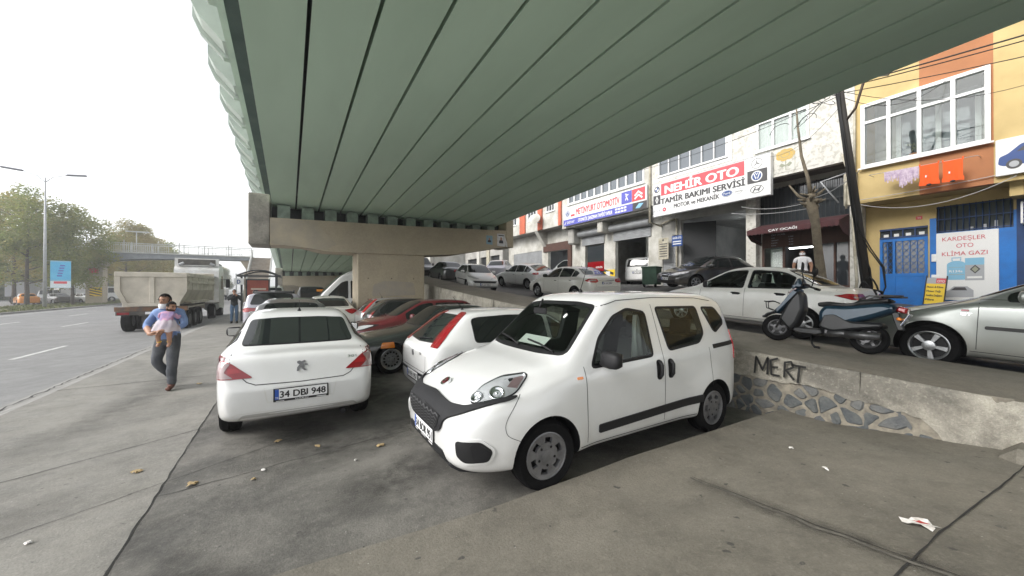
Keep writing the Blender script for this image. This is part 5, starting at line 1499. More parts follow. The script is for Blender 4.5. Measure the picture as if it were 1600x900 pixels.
P1 = pier(15.8, 0, 'near wide concrete pier with a flared crossbeam under the green viaduct', True)
pier(44.9, 1.21, 'far concrete pier with its crossbeam low behind the bus shelter')
g = MB(); g.box(-1.2, 9.6, 63.5, 66, -.3, 3.6, 'pier_concrete'); tag(g.build('abutment'), 'concrete abutment wall closing the far end of the viaduct', 'wall')
# posters pasted on the crossbeam
mat('poster_paper', (.68, .69, .70), .7, col2=(.5, .5, .5), noise_scale=8)
mat('poster_blue', (.22, .36, .45), .7)
mat('poster_dark', (.03, .035, .05), .7)
for k, (x, z, w, h, lab) in enumerate(((8.28, 4.14, .34, .42, 'small bluish election poster pasted on the pier crossbeam'), (8.93, 4.18, .44, .60, 'larger pale portrait poster with a torn edge at the end of the pier crossbeam'))):
    g = MB(); y = 15.8
    poly = [(x - w / 2, z - h / 2), (x + w / 2, z - h / 2 - .02), (x + w / 2 - (.0 if k == 0 else .03), z + h / 2), (x - w / 2, z + h / 2)]
    g.prism(poly, y - .012, y - .003, 'y', 'poster_paper' if k else 'poster_blue')
    g.prism(rounded([(x - w * .3, z - h * .28), (x + w * .3, z - h * .28), (x + w * .22, z - h * .02), (x - w * .22, z - h * .02)], .05), y - .014, y - .012, 'y', 'poster_dark')
    g.prism(rounded([(x - w * .11, z - h * .04), (x + w * .11, z - h * .04), (x + w * .11, z + h * .22), (x - w * .11, z + h * .22)], .05), y - .015, y - .0125, 'y', 'skin')
    if k: g.box(x - w * .35, x + w * .35, y - .014, y - .012, z + h * .32, z + h * .40, 'poster_dark'); g.prism([(x + w / 2 - .03, z + .2), (x + w / 2 + .10, z - .1), (x + w / 2 + .14, z - .36), (x + w / 2 + .04, z - .30), (x + w / 2 - .02, z - .15)], y - .03, y - .022, 'y', 'poster_paper')
    tag(g.build('poster'), lab, 'poster')
# ------------------------------------------------------------------ shop buildings along the upper street
mat('plaster_white', (.56, .55, .51), .85, col2=(.36, .345, .30), noise_scale=1.4, bump=.2, bump_scale=12)
mat('stone_clad', (.56, .545, .50), .85, col2=(.40, .385, .34), noise_scale=7, bump=.5, bump_scale=16, lo=.5, hi=.62)
mat('plaster_yellow', (.54, .41, .19), .85, col2=(.45, .335, .15), noise_scale=1.4, bump=.1, bump_scale=9)
mat('plaster_brown', (.40, .17, .075), .85, col2=(.34, .145, .065), noise_scale=1.4, bump=.1, bump_scale=9)
mat('plaster_red', (.52, .13, .07), .85, col2=(.40, .11, .06), noise_scale=2)
mat('plaster_grey', (.42, .41, .38), .9, col2=(.28, .27, .25), noise_scale=1.2, bump=.2)
mat('blue_paint', (.006, .16, .52), .45, col2=(.008, .12, .40), noise_scale=3)
mat('blue_deep', (.008, .045, .16), .6, col2=(.01, .03, .09), noise_scale=2)
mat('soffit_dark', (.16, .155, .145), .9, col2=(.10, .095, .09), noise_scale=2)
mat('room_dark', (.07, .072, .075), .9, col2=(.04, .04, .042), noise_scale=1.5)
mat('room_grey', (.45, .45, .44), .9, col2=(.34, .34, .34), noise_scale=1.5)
mat('shutter_grey', (.36, .37, .38), .5, metal=.3, col2=(.28, .285, .29), noise_scale=2)
mat('pvc_white', (.68, .68, .67), .4)
mat('pane_grey', (.11, .125, .14), .06, spec=.8)
mat('pane_pale', (.32, .36, .35), .08, spec=.8)
mat('pane_dark', (.03, .035, .04), .06, spec=.8)
mat('curtain', (.68, .68, .66), .9, col2=(.55, .55, .54), noise_scale=3, stretch=(1, 8, .3))
mat('brown_wood', (.085, .035, .022), .6, col2=(.055, .025, .016), noise_scale=3, stretch=(1, 1, 6))
mat('awning_maroon', (.07, .02, .022), .85, col2=(.045, .014, .016), noise_scale=4)
mat('iron_black', (.015, .016, .018), .6)
mat('rust_iron', (.09, .055, .035), .8, col2=(.04, .035, .03), noise_scale=8)
mat('sign_white', (.70, .70, .69), .45)
mat('sign_red', (.60, .06, .075), .45)
mat('sign_blue', (.085, .09, .40), .45)
mat('sign_ink', (.045, .042, .045), .5)
mat('sign_crimson', (.50, .02, .05), .5)
mat('sign_grey', (.35, .36, .38), .5)
mat('sign_navy', (.012, .05, .20), .45)
mat('sign_yellow', (.80, .55, .03), .5)
mat('sign_cyan', (.20, .42, .58), .5)
mat('rose_ochre', (.50, .34, .10), .8)
mat('leaf_grey', (.28, .29, .22), .8)
mat('pipe_pale', (.48, .45, .36), .7, col2=(.3, .27, .2), noise_scale=5)
mat('tube_light', (1, 1, 1), .5, emit=(.95, 1, 1), emit_s=9.)
mat('tube_bright', (1, 1, 1), .5, emit=(.95, 1, 1), emit_s=40.)
mat('roof_grey', (.2, .19, .18), .9)
GX, UX = 17.5, 16.5                                           # ground-floor front, overhanging upper front

def wall(g, x0, x1, y0, y1, z0, z1, holes=(), m='plaster_white'):
    """wall block facing the street with rectangular openings (y0, y1, z0, z1)"""
    ys = sorted({y0, y1, *[min(max(v, y0), y1) for h in holes for v in h[:2]]}); zs = sorted({z0, z1, *[min(max(v, z0), z1) for h in holes for v in h[2:]]})
    for a, b in zip(zs, zs[1:]):
        run = None
        for c, d in zip(ys, ys[1:]):
            solid = not any(h[0] - 1e-6 < (c + d) / 2 < h[1] and h[2] < (a + b) / 2 < h[3] for h in holes)
            if solid: run = (run[0], d) if run else (c, d)
            if (not solid or d == ys[-1]) and run:
                g.box(x0, x1, run[0], run[1], a, b, m); run = None
def shutter(g, x, y0, y1, z0, z1, m='shutter_grey', step=.085):
    n = int((z1 - z0) / step); vs = []
    for i in range(n + 1):
        for dx, dz in ((0, 0), (-.018, .02), (-.018, .06), (0, .08)):
            for y in (y0, y1): vs.append((x + dx, y, z0 + i * step + dz))
    k = len(vs) // 2
    g.add(vs, [(2 * i, 2 * i + 1, 2 * i + 3, 2 * i + 2) for i in range(k - 1)], m)
def window(parent, x, y0, y1, z0, z1, cols, transom=None, pane='pane_grey', fr='pvc_white', w=.07, dep=.12, curtain=False, name='window', sill=True):
    """framed window facing the street: frame with mullions, one pane sheet, a sill"""
    g = MB()
    g.box(x - .03, x + dep, y0, y0 + w, z0, z1, fr); g.box(x - .03, x + dep, y1 - w, y1, z0, z1, fr)
    g.box(x - .03, x + dep, y0 + w, y1 - w, z0, z0 + w, fr); g.box(x - .03, x + dep, y0 + w, y1 - w, z1 - w, z1, fr)
    for i in range(1, cols):
        y = lerp(y0, y1, i / cols); g.box(x - .025, x + dep - .01, y - w * .45, y + w * .45, z0 + w, z1 - w, fr)
    if transom:
        for i in range(cols):
            a, b = lerp(y0, y1, i / cols), lerp(y0, y1, (i + 1) / cols)
            g.box(x - .02, x + dep - .02, a + w * .46, b - w * .46, transom - w * .4, transom + w * .4, fr)
    o = g.build(name, parent)
    g = MB(); g.box(x + .05, x + .06, y0 + w * .5, y1 - w * .5, z0 + w * .5, z1 - w * .5, pane); g.build('pane', o)
    if curtain:
        g = MB(); n = 40
        vs = [(x + .09 + .015 * math.sin(i * 1.9), lerp(y0, y1, i / n), z) for i in range(n + 1) for z in (z0 + .1, z1 - .1)]
        g.add(vs, [(2 * i, 2 * i + 1, 2 * i + 3, 2 * i + 2) for i in range(n)], 'curtain', True); g.build('curtain', o)
    if sill:
        g = MB(); g.box(x - .09, x - .031, y0 - .06, y1 + .06, z0 - .05, z0 - .001, fr); g.build('sill', o)
    return o
class Face:
    """drawing on a flat sign facing the street: u runs along the sign from its left end, v up from its lower edge"""
    def __init__(s, x, yl, z0): s.x, s.yl, s.z0 = x, yl, z0; s.g = MB(); s.d = .002
    def P(s, u, v, d): return (s.x - d, s.yl - u, s.z0 + v)
    def poly(s, pts, m):
        s.d += .0006; pts = list(pts)
        if area(pts) < 0: pts = pts[::-1]
        r = delaunay_2d_cdt([Vector(p) for p in pts], [(i, (i + 1) % len(pts)) for i in range(len(pts))], [], 1, 1e-6)
        s.g.add([s.P(p[0], p[1], s.d) for p in r[0]], [tuple(f) for f in r[2]], m)
    def rect(s, u0, u1, v0, v1, m): s.poly([(u0, v0), (u1, v0), (u1, v1), (u0, v1)], m)
    def disc(s, u, v, r, m, k=1., a0=0, a1=2 * PI, n=28): s.poly([(u + r * k * math.cos(lerp(a0, a1, i / n)), v + r * math.sin(lerp(a0, a1, i / n))) for i in range(n + (a1 - a0 < 6))] + ([(u, v)] if a1 - a0 < 6 else []), m)
    def line(s, pts, w, m):
        s.d += .0006; P = [Vector(p) for p in pts]; vs = []
        for i, p in enumerate(P):
            t = (P[min(i + 1, len(P) - 1)] - P[max(i - 1, 0)]).normalized(); q = Vector((-t.y, t.x)) * w / 2
            vs += [s.P(*(p + q), s.d), s.P(*(p - q), s.d)]
        s.g.add(vs, [(2 * i + 1, 2 * i + 3, 2 * i + 2, 2 * i) for i in range(len(P) - 1)], m)
    def ring(s, u, v, r, w, m, k=1.): s.line([(u + r * k * math.cos(i * PI / 14), v + r * math.sin(i * PI / 14)) for i in range(29)], w, m)
    def text(s, t, u, v, h, w, m, bold=.03, align='L'):
        s.g.text(t, s.P(u, v, 0), (0, -1, 0), (0, 0, 1), h, w, m, bold=bold, off=s.d + .002, align=align)
    def board(s, W, H, m, t=.16):
        s.g.box(s.x, s.x + t, s.yl - W, s.yl, s.z0, s.z0 + H, m, ch=.008)

# ---- yellow house at the right edge
b = empty('yellow_house', (GX, 0, 0), 0, 'yellow house with brown bands and blue shop front at the right edge', 'building')
g = MB(); WY = (1.82, 4.50, 5.80, 7.92)
wall(g, UX, UX + .25, -8, 1.78, 4.65, 11, [], 'plaster_yellow')
wall(g, UX, UX + .25, 3.17, 4.66, 4.65, 11, [WY], 'plaster_yellow')
g.box(UX + .25, UX + 9, -8, 4.66, 4.65, 4.8, 'plaster_yellow'); g.box(UX + .25, 27, 4.5, 4.655, 4.8, 11, 'plaster_yellow')
b0 = b
def part(g, name, p): 
    o = g.build(name); o.parent = p; o.matrix_parent_inverse = Matrix.Translation(-Vector(p.location)); return o
part(g, 'upper_wall', b)
g = MB(); wall(g, UX - .004, UX + .25, 1.78, 3.17, 4.65, 11, [WY], 'plaster_brown'); part(g, 'brown_band', b)
g = MB(); wall(g, GX, GX + .25, -8, 4.66, -1, 4.65, [(3.18, 4.30, .9, 3.80), (1.55, 3.0, 3.52, 4.35)], 'plaster_yellow'); part(g, 'ground_wall', b)
g = MB(); wall(g, GX - .012, GX - .001, -8, 3.14, .5, 4.0, [(1.55, 3.0, 3.52, 4.35)], 'blue_paint'); part(g, 'blue_wall', b)
g = MB(); wall(g, GX - .02, GX - .013, -8, 1.50, .5, 4.3, [], 'blue_deep'); part(g, 'blue_wall', b)
g = MB(); g.box(UX + .3, 26, -8, 4.4, 11, 11.2, 'roof_grey'); part(g, 'roof', b)
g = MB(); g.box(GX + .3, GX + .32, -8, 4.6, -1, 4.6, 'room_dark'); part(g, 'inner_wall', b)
# glazed balcony with a room behind it
w0 = window(b, UX - .06, WY[0], WY[1], WY[2], WY[3], 4, transom=WY[3] - .62, pane='house_glass', w=.10, dep=.16)
w0.parent = b; w0.matrix_parent_inverse = Matrix.Translation((-GX, 0, 0))
g = MB(); g.box(UX + 1.35, UX + 1.4, 1.4, 4.6, 4.9, 8.6, 'plaster_white'); g.box(UX + .2, UX + 1.35, 1.4, 1.5, 4.9, 8.6, 'room_grey'); g.box(UX + .2, UX + 1.4, 1.4, 4.6, 8.5, 8.6, 'plaster_white'); g.box(UX + .26, UX + 1.4, 1.4, 4.6, 4.82, 4.9, 'room_grey')
part(g, 'balcony_room', b)
g = MB()
for y in (2.2, 3.0, 3.9): g.box(UX + 1.28, UX + 1.345, y - .06, y + .06, 5.0, 7.9, 'pvc_white')
g.box(UX + 1.30, UX + 1.345, 2.2, 3.9, 7.8, 7.95, 'pvc_white'); g.box(UX + 1.32, UX + 1.34, 2.26, 3.84, 5.4, 7.8, 'pane_grey')
part(g, 'balcony_door', b)
g = MB(); g.lathe([(.07, 0), (.10, .18), (0, .18)], c=(UX + .3, 3.35, 5.85), n=10, m='plaster_brown'); rnd = random.Random(5)
for i in range(30):
    a, q = rnd.random() * 6.28, rnd.random() * .18; p = Vector((UX + .3 + q * math.cos(a), 3.35 + q * math.sin(a), 6.08 + rnd.random() * .25)); d = Vector((rnd.uniform(-.05, .05), rnd.uniform(-.05, .05), .06)); g.add([p, p + d, p + Vector((.03, .04, .02))], [(0, 1, 2)], 'leaf_grey')
part(g, 'pot_plant', b)
# blue iron door with lattice panels and a transom
g = MB(); X = GX - .03; dm = 'blue_paint'
for y0, y1 in ((3.18, 3.25), (4.23, 4.30), (3.92, 3.98)): g.box(X, X + .08, y0, y1, 1.1, 3.45, dm)
for z0, z1 in ((1.1, 1.18), (2.18, 2.28), (3.36, 3.45)):
    g.box(X + .003, X + .077, 3.25, 3.92, z0, z1, dm); g.box(X + .003, X + .077, 3.98, 4.23, z0, z1, dm)
g.box(X + .02, X + .05, 3.25, 3.92, 1.18, 2.18, dm); g.box(X + .02, X + .05, 3.98, 4.23, 1.18, 2.18, dm)
g.box(X + .06, X + .07, 3.25, 4.23, 2.28, 3.36, 'pane_dark')
for (a, b_) in ((3.25, 3.92), (3.98, 4.23)):
    n = 4 if b_ - a > .5 else 2
    for i in range(n):
        for j in range(5):
            y0, y1 = lerp(a, b_, i / n), lerp(a, b_, (i + 1) / n); z0, z1 = lerp(2.28, 3.36, j / 5), lerp(2.28, 3.36, (j + 1) / 5)
            g.tube([(X + .04, y0, z0), (X + .04, y1, z1)], .007, 4, dm, caps=False); g.tube([(X + .03, y0, z1), (X + .03, y1, z0)], .007, 4, dm, caps=False)
        g.box(X + .02, X + .035, lerp(a, b_, i / n) - .006, lerp(a, b_, i / n) + .006, 2.28, 3.36, dm)
dd = part(g, 'iron_door', b)
g = MB(); g.box(X, X + .05, 3.18, 4.30, 3.46, 3.52, 'blue_deep'); g.box(X, X + .05, 3.18, 4.30, 3.74, 3.80, 'blue_deep'); g.box(X + .06, X + .07, 3.18, 4.3, 3.52, 3.74, 'pane_dark')
for y in (3.46, 3.74, 4.02): g.box(X, X + .05, y - .015, y + .015, 3.52, 3.74, 'blue_deep')
for y in (3.32, 3.62, 3.9, 4.15): g.box(X + .05, X + .06, y - .06, y + .06, 3.53, 3.62, 'sign_white')
part(g, 'transom', b)
g = MB(); g.box(GX + .05, GX + .06, 1.55, 3.0, 3.52, 4.35, 'pane_dark')
for i in range(12): g.tube([(GX - .02, lerp(1.6, 2.95, i / 11), 3.52), (GX - .02, lerp(1.6, 2.95, i / 11), 4.35)], .010, 5, 'blue_deep')
for z in (3.56, 3.93, 4.31): g.box(GX - .035, GX - .015, 1.55, 3.0, z - .012, z + .012, 'blue_deep')
for y, h in ((1.85, .22), (2.05, .14), (2.3, .10)): g.cyl((GX + .02, y, 3.53), (GX + .02, y, 3.53 + h), .035, n=8, m='sign_grey')
part(g, 'barred_window', b)
g = MB(); g.box(GX - .06, GX - .021, 2.98, 3.10, 2.62, 2.86, 'sign_white', ch=.01); part(g, 'letter_box', b)
g = MB(); g.box(GX - .02, GX - .003, 3.30, 3.44, 4.02, 4.12, 'sign_red'); g.text('35', (GX - .02, 3.41, 4.04), (0, -1, 0), (0, 0, 1), .055, .08, 'sign_white'); part(g, 'house_number', b)
g = MB(); g.box(UX + .25, GX - .03, 1.32, 1.55, 4.28, 4.648, 'plaster_yellow'); part(g, 'beam_end', b)
# shop board with gas bottle and box
F = Face(GX - .05, 3.0, 1.42); F.board(1.2, 2.08, 'sign_white', .03)
F.text('KARDEŞLER', .13, 1.82, .13, .84, 'sign_crimson', 0); F.text('OTO', .41, 1.60, .13, .33, 'sign_crimson', 0); F.text('KLİMA GAZI', .12, 1.36, .13, .88, 'sign_crimson', 0)
F.poly(rounded([(.22, .62), (.60, .62), (.60, 1.12), (.48, 1.20), (.34, 1.20), (.22, 1.12)], .05), 'sign_cyan'); F.line([(.33, 1.20), (.32, 1.29), (.50, 1.29), (.49, 1.20)], .03, 'sign_cyan')
F.line([(.26, .78), (.56, .78)], .02, 'pane_pale'); F.line([(.26, 1.0), (.56, 1.0)], .012, 'pane_pale'); F.text('R134a', .27, .85, .07, .26, 'sign_white')
F.rect(.58, .94, .60, 1.27, 'sign_grey'); F.rect(.58, .94, 1.06, 1.27, 'sign_cyan'); F.poly([(.77, .80), (.87, .93), (.77, 1.06), (.67, .93)], 'sign_ink'); F.poly([(.77, .84), (.835, .93), (.77, 1.02), (.705, .93)], 'leaf_grey'); F.rect(.62, .90, .66, .72, 'sign_white')
F.poly([(.02, .12), (.10, .24), (.26, .30), (.36, .42), (.62, .42), (.74, .30), (.74, .10), (.02, .08)], 'sign_grey'); F.poly([(.30, .30), (.38, .39), (.58, .39), (.62, .30)], 'sign_ink')
tag(F.g.build('shop_board'), 'white shop board reading KARDEŞLER OTO KLİMA GAZI on the blue wall', 'sign')
# billboard with a blue car
F = Face(UX - .12, 1.74, 4.80); F.board(2.6, .98, 'sign_white', .10)
F.poly(rounded([(.04, .30), (.06, .50), (.20, .56), (.42, .78), (.95, .80), (1.25, .58), (1.55, .50), (1.60, .28), (1.40, .22), (.15, .24)], .05), 'sign_navy'); F.poly([(.34, .58), (.48, .73), (.90, .74), (1.12, .58)], 'sign_ink')
for u in (.30, 1.22): F.disc(u, .27, .13, 'sign_ink'); F.disc(u, .27, .08, 'sign_grey')
tag(F.g.build('billboard'), 'white billboard with a picture of a dark blue car beside the glazed balcony', 'sign')
# small hanging shop plate
g = MB(); g.box(GX - .42, GX - .05, 1.36, 1.40, 3.55, 4.15, 'sign_white', ch=.005)
for i in range(5): g.box(GX - .40, GX - .07, 1.355, 1.405, 3.60 + i * .11, 3.65 + i * .11, 'sign_blue')
g.tube([(GX - .02, 1.38, 4.2), (GX - .42, 1.38, 4.2)], .012, 5, 'iron_black'); tag(g.build('hanging_plate'), 'small white and blue plate hanging from the wall right of the barred window', 'sign')
# yellow folding board by the door
zb = z_street(16.4, 3.0)
g = MB(); M = Matrix.Translation((16.75, 2.95, zb)) @ Matrix.Scale(.82, 4) @ Matrix.Rotation(.06, 4, 'X') @ Matrix.Rotation(.18, 4, 'Y')
g.box(-.012, .012, -.24, .24, .12, 1.12, 'sign_yellow', M=M); g.box(-.014, -.0125, -.24, .24, .90, 1.12, 'sign_grey', M=M); g.box(-.016, -.0145, -.24, 0, .92, 1.10, 'sign_red', M=M)
t = MB()
for i, s in enumerate(('Motor & Klima', 'Motor Yağı', 'Antifriz Değişim', 'Filtre')): t.text(s, (-.016, .21, .74 - i * .16), (0, -1, 0), (0, 0, 1), .075, min(.40, .035 * len(s)), 'sign_ink', bold=.03)
t.text('OTO', (-.018, -.03, .95), (0, -1, 0), (0, 0, 1), .09, .18, 'sign_white', bold=.03); t.xf(M); g.join(t)
g.box(-.03, .03, -.27, -.24, 0, 1.2, 'iron_black', M=M); g.box(-.03, .03, .24, .27, 0, 1.2, 'iron_black', M=M)
g.box(-.01, .01, -.12, .14, 1.13, 1.24, 'sign_white', M=M)
tag(g.build('folding_board'), 'yellow leaning board with lines of black lettering in front of the white shop board', 'sign')

# ---- washing on a line under the balcony
ln = empty('washing_line', (16.0, 3, 5.3), 0, 'thin washing line strung below the glazed balcony', 'washing line')
mat('orange_cloth', (.80, .10, .012), .8); mat('pink_cloth', (.62, .52, .60), .85, col2=(.4, .3, .42), noise_scale=14); mat('line_grey', (.4, .4, .4), .6)
g = MB(); g.tube([(UX, 4.2, 5.46), (16.05, 4.2, 5.44), (16.05, 2.0, 5.40), (UX, 2.0, 5.44)], .008, 4, 'line_grey'); o = g.build('cord'); o.parent = ln; o.matrix_parent_inverse = Matrix.Translation(-Vector(ln.location))
def lz(y): return lerp(5.44, 5.40, (4.2 - y) / 2.2)
def cloth(name, y, w, h, m, label, group=None, shirt=False, seed=0):
    g = MB(); n = 10; k = 8; vs = []
    for i in range(k + 1):
        for j in range(n + 1):
            u, v = j / n, i / k
            ww = w * (1.12 - .15 * v if not shirt else 1.0 + .12 * (v > .75))
            vs.append((16.05 + .02 * math.sin(u * 11 + seed + v) * v - .01, y + (u - .5) * ww, lz(y) - v * h - .01 * math.sin(u * 9 + seed) * v))
    g.add(vs, [(i * (n + 1) + j, i * (n + 1) + j + 1, (i + 1) * (n + 1) + j + 1, (i + 1) * (n + 1) + j) for i in range(k) for j in range(n)], m, True)
    if shirt:
        for s in (-1, 1): g.box(16.035, 16.05, y + s * w * .5 - .015, y + s * w * .5 + .015, lz(y) - .03, lz(y) + .05, m)
        g.box(16.025, 16.028, y + w * .12, y + w * .2, lz(y) - h * .62, lz(y) - h * .52, 'sign_white'); g.blob((16.03, y, lz(y) - h), (.03, .06, .04), 'iron_black', 1)
    else:
        for q in range(3): 
            yy = y + (q - 1) * w * .36; g.box(16.04, 16.05, yy - w * .12, yy + w * .1, lz(y) - h - .04 - .05 * ((seed + q) % 2), lz(y) - h + .02, m)
    tag(g.build(name), label, 'laundry', group)
cloth('shirt', 2.89, .37, .60, 'orange_cloth', 'orange shirt hanging on the line, the one next to the small pink cloths', None, True, 1)
cloth('shirt', 2.44, .37, .60, 'orange_cloth', 'orange shirt hanging on the line, the one farther from the pink cloths', None, True, 2)
for i, (y, h) in enumerate(((3.76, .26), (3.60, .24), (3.44, .48), (3.30, .40), (3.17, .32))): cloth('small_cloth', y, .15, h, 'pink_cloth', 'small pink and white patterned cloth pegged on the washing line', 'small cloths on the washing line', False, i)

# ---- pale stone-clad house with the red service sign
b = empty('stone_clad_house', (GX, 8.8, 0), 0, 'pale stone-clad house above the tea room and the tall garage', 'building')
g = MB(); W1 = (5.95, 7.75, 7.38, 9.2); W2 = (8.95, 12.45, 7.60, 9.9)
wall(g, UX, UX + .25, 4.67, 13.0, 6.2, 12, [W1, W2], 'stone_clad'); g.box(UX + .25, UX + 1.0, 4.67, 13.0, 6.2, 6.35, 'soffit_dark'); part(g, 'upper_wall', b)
g = MB(); wall(g, GX, GX + .25, 4.67, 13.0, -.5, 6.35, [(8.62, 11.85, -.5, 5.35), (5.05, 8.0, 1.0, 4.15), (5.05, 8.1, 4.45, 6.0), (12.15, 12.95, 1.5, 4.2)], 'plaster_grey'); part(g, 'ground_wall', b)
g = MB(); g.box(UX + .3, 26, 4.67, 13.0, 12, 12.2, 'roof_grey'); part(g, 'roof', b)
g = MB(); g.box(GX - .35, GX - .001, 4.67, 5.0, .5, 6.19, 'stone_clad'); g.box(GX - .30, GX - .001, 8.12, 8.52, .5, 6.19, 'stone_clad'); part(g, 'pillar', b)
for (wv, c, tr, pn, cu) in ((W1, 3, W1[2] + 1.15, 'house_glass', True), (W2, 6, None, 'pane_grey', False)):
    o = window(b, UX - .01, *wv, c, transom=tr, pane=pn, curtain=cu, w=.08 if cu else .05); o.matrix_parent_inverse = Matrix.Translation(-Vector(b.location))
    if not cu:
        g = MB(); g.box(UX - .03, UX - .001, wv[0] - .22, wv[0] - .035, wv[2] - .058, wv[3], 'pvc_white'); g.box(UX - .03, UX - .001, wv[0] - .22, wv[1] + .1, wv[2] - .22, wv[2] - .06, 'pvc_white'); q = g.build('surround', o)
g = MB(); g.box(UX + .6, UX + .62, 5.5, 8.2, 7.0, 9.5, 'room_grey'); part(g, 'inner_wall', b)
# ceramic panel with a yellow rose
F = Face(UX - .012, 7.12, 6.32); F.rect(0, 1.45, 0, .95, 'stone_clad'); F.line([(.42, .06), (.40, .5)], .03, 'leaf_grey')
for k in range(7): F.disc(.40 + .19 * math.cos(k * .9), .66 + .12 * math.sin(k * .9), .12, 'rose_ochre', 1.2)
F.ring(.40, .66, .10, .02, 'leaf_grey', 1.5); F.ring(.42, .66, .18, .012, 'leaf_grey', 1.4)
for s in (-1, 1): F.poly([(.41, .25), (.41 + s * .14, .36), (.41 + s * .22, .28), (.41 + s * .12, .18)], 'leaf_grey')
F.line([(.72, 0), (.72, .95)], .012, 'leaf_grey'); part(F.g, 'rose_tiles', b)
# tall garage: a dim deep room, one leaf of its iron gate, a tube lamp
g = MB(); g.box(GX + .25, 26, 8.42, 8.62, 1.2, 5.6, 'room_grey'); g.box(GX + .25, 26, 11.85, 12.0, 1.2, 5.6, 'room_grey'); g.box(26, 26.1, 8.4, 12.0, 1.2, 5.6, 'room_grey'); g.box(GX + .25, 26.1, 8.4, 12.0, 5.4, 5.6, 'room_grey'); part(g, 'garage_room', b)
g = MB(); sh = Matrix.Translation((GX + .1, 11.8, 0)) @ Matrix.Rotation(.5, 4, 'Z')
g.box(0, .06, -1.5, 0, 1.9, 5.2, 'iron_black', M=sh); part(g, 'gate_leaf', b)
def tube_lamp(x, y, z, ln, label, along='y', m='tube_light'):
    g = MB(); d = (0, ln / 2, 0) if along == 'y' else (ln / 2, 0, 0); c = Vector((x, y, z)); d = Vector(d)
    g.cyl(c - d, c + d, .022, n=8, m=m); g.box(x - .05 - abs(d.x), x + .05 + abs(d.x), y - .05 - abs(d.y), y + .05 + abs(d.y), z + .036, z + .08, 'pvc_white'); tag(g.build('tube_lamp'), label, 'lamp')
tube_lamp(20.5, 9.3, 4.9, 1.2, 'lit tube lamp on the ceiling of the tall garage', m='tube_bright')
# tea room front
g = MB(); X = GX - .02
for y0, y1 in ((5.05, 5.13), (7.92, 8.0), (6.02, 6.12), (7.15, 7.23)): g.box(X - .02, X + .1, y0, y1, 1.0, 4.15, 'brown_wood')
g.box(X - .02, X + .1, 5.13, 7.92, 3.50, 4.15, 'brown_wood'); g.box(X - .01, X + .09, 5.13, 6.02, 1.0, 1.9, 'brown_wood'); g.box(X - .01, X + .09, 7.23, 7.92, 1.0, 1.75, 'brown_wood')
g.box(X - .01, X + .09, 5.5, 5.56, 1.9, 3.5, 'brown_wood')
part(g, 'tea_room_front', b)
g = MB(); g.box(X + .05, X + .06, 5.13, 6.02, 1.9, 3.5, 'pane_dark'); part(g, 'shop_window', b); g = MB(); g.box(X + .05, X + .06, 7.23, 7.92, 1.75, 3.5, 'house_glass'); part(g, 'shop_window', b)
g = MB(); n = 20; vs = [(X + .2 + .02 * math.sin(i * 2.1), lerp(7.3, 7.75, i / n), z) for i in range(n + 1) for z in (1.5, 3.45)]; g.add(vs, [(2 * i, 2 * i + 1, 2 * i + 3, 2 * i + 2) for i in range(n)], 'curtain', True); part(g, 'curtain', b)
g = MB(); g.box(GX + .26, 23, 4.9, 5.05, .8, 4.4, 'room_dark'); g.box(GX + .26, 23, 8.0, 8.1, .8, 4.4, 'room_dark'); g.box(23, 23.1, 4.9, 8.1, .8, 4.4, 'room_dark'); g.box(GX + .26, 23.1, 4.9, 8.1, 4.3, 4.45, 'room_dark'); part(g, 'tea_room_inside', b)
tube_lamp(19.5, 7.3, 3.6, 1.0, 'lit tube lamp inside the tea room, the left one over the door'); tube_lamp(20.5, 5.6, 3.50, 1.0, 'lit tube lamp inside the tea room, deeper behind the man in white')
F = Face(X - .04, 7.75, 3.50); F.board(1.15, .64, 'brown_wood', .018); F.text('ÇAY OCAĞI', .12, .50, .06, .5, 'sign_grey', .02)
for k, (a, c) in enumerate((('ÇAY', '1.50'), ('ORALET', '2.00'), ('KAHVE', '4.00'), ('SODA', '2.50'))): F.text(a, .12, .38 - k * .105, .045, .028 * len(a) * 1.6, 'sign_grey', .02); F.text(c, .75, .38 - k * .105, .045, .16, 'sign_grey', .02)
o = part(F.g, 'menu_board', b)
# upper barred windows
g = MB(); g.box(GX + .1, GX + .11, 5.05, 8.1, 4.45, 6.0, 'pane_dark')
for i in range(22): g.tube([(GX - .02, lerp(5.1, 8.05, i / 21), 4.45), (GX - .02, lerp(5.1, 8.05, i / 21), 6.0)], .012, 4, 'iron_black', caps=False)
for z in (4.5, 5.2, 5.95): g.box(GX - .035, GX - .015, 5.05, 8.1, z - .015, z + .015, 'iron_black')
part(g, 'barred_window', b)
# awning
aw = empty('awning', (GX, 6.5, 4.35), 0, 'maroon scalloped awning with white lettering over the tea room', 'awning')
g = MB(); n = 30; ya, yb = 5.02, 8.02
vs = []
for i in range(n + 1):
    y = lerp(ya, yb, i / n)
    for x, z in ((GX - .02, 4.50), (GX - .6, 4.36 + .012 * math.sin(i)), (GX - 1.25, 4.16)): vs.append((x, y, z))
g.add(vs, [(3 * i + k, 3 * i + k + 1, 3 * i + 4 + k, 3 * i + 3 + k) for i in range(n) for k in range(2)], 'awning_maroon', True)
N = 22; vs = []
for i in range(N * 6 + 1):
    y = lerp(ya, yb, i / (N * 6)); sc = .05 * abs(math.sin(PI * i / 6)); vs += [(GX - 1.25, y, 4.16), (GX - 1.26 - .01 * math.sin(i * .5), y, 4.0 - sc)]
g.add(vs, [(2 * i, 2 * i + 1, 2 * i + 3, 2 * i + 2) for i in range(N * 6)], 'awning_maroon')
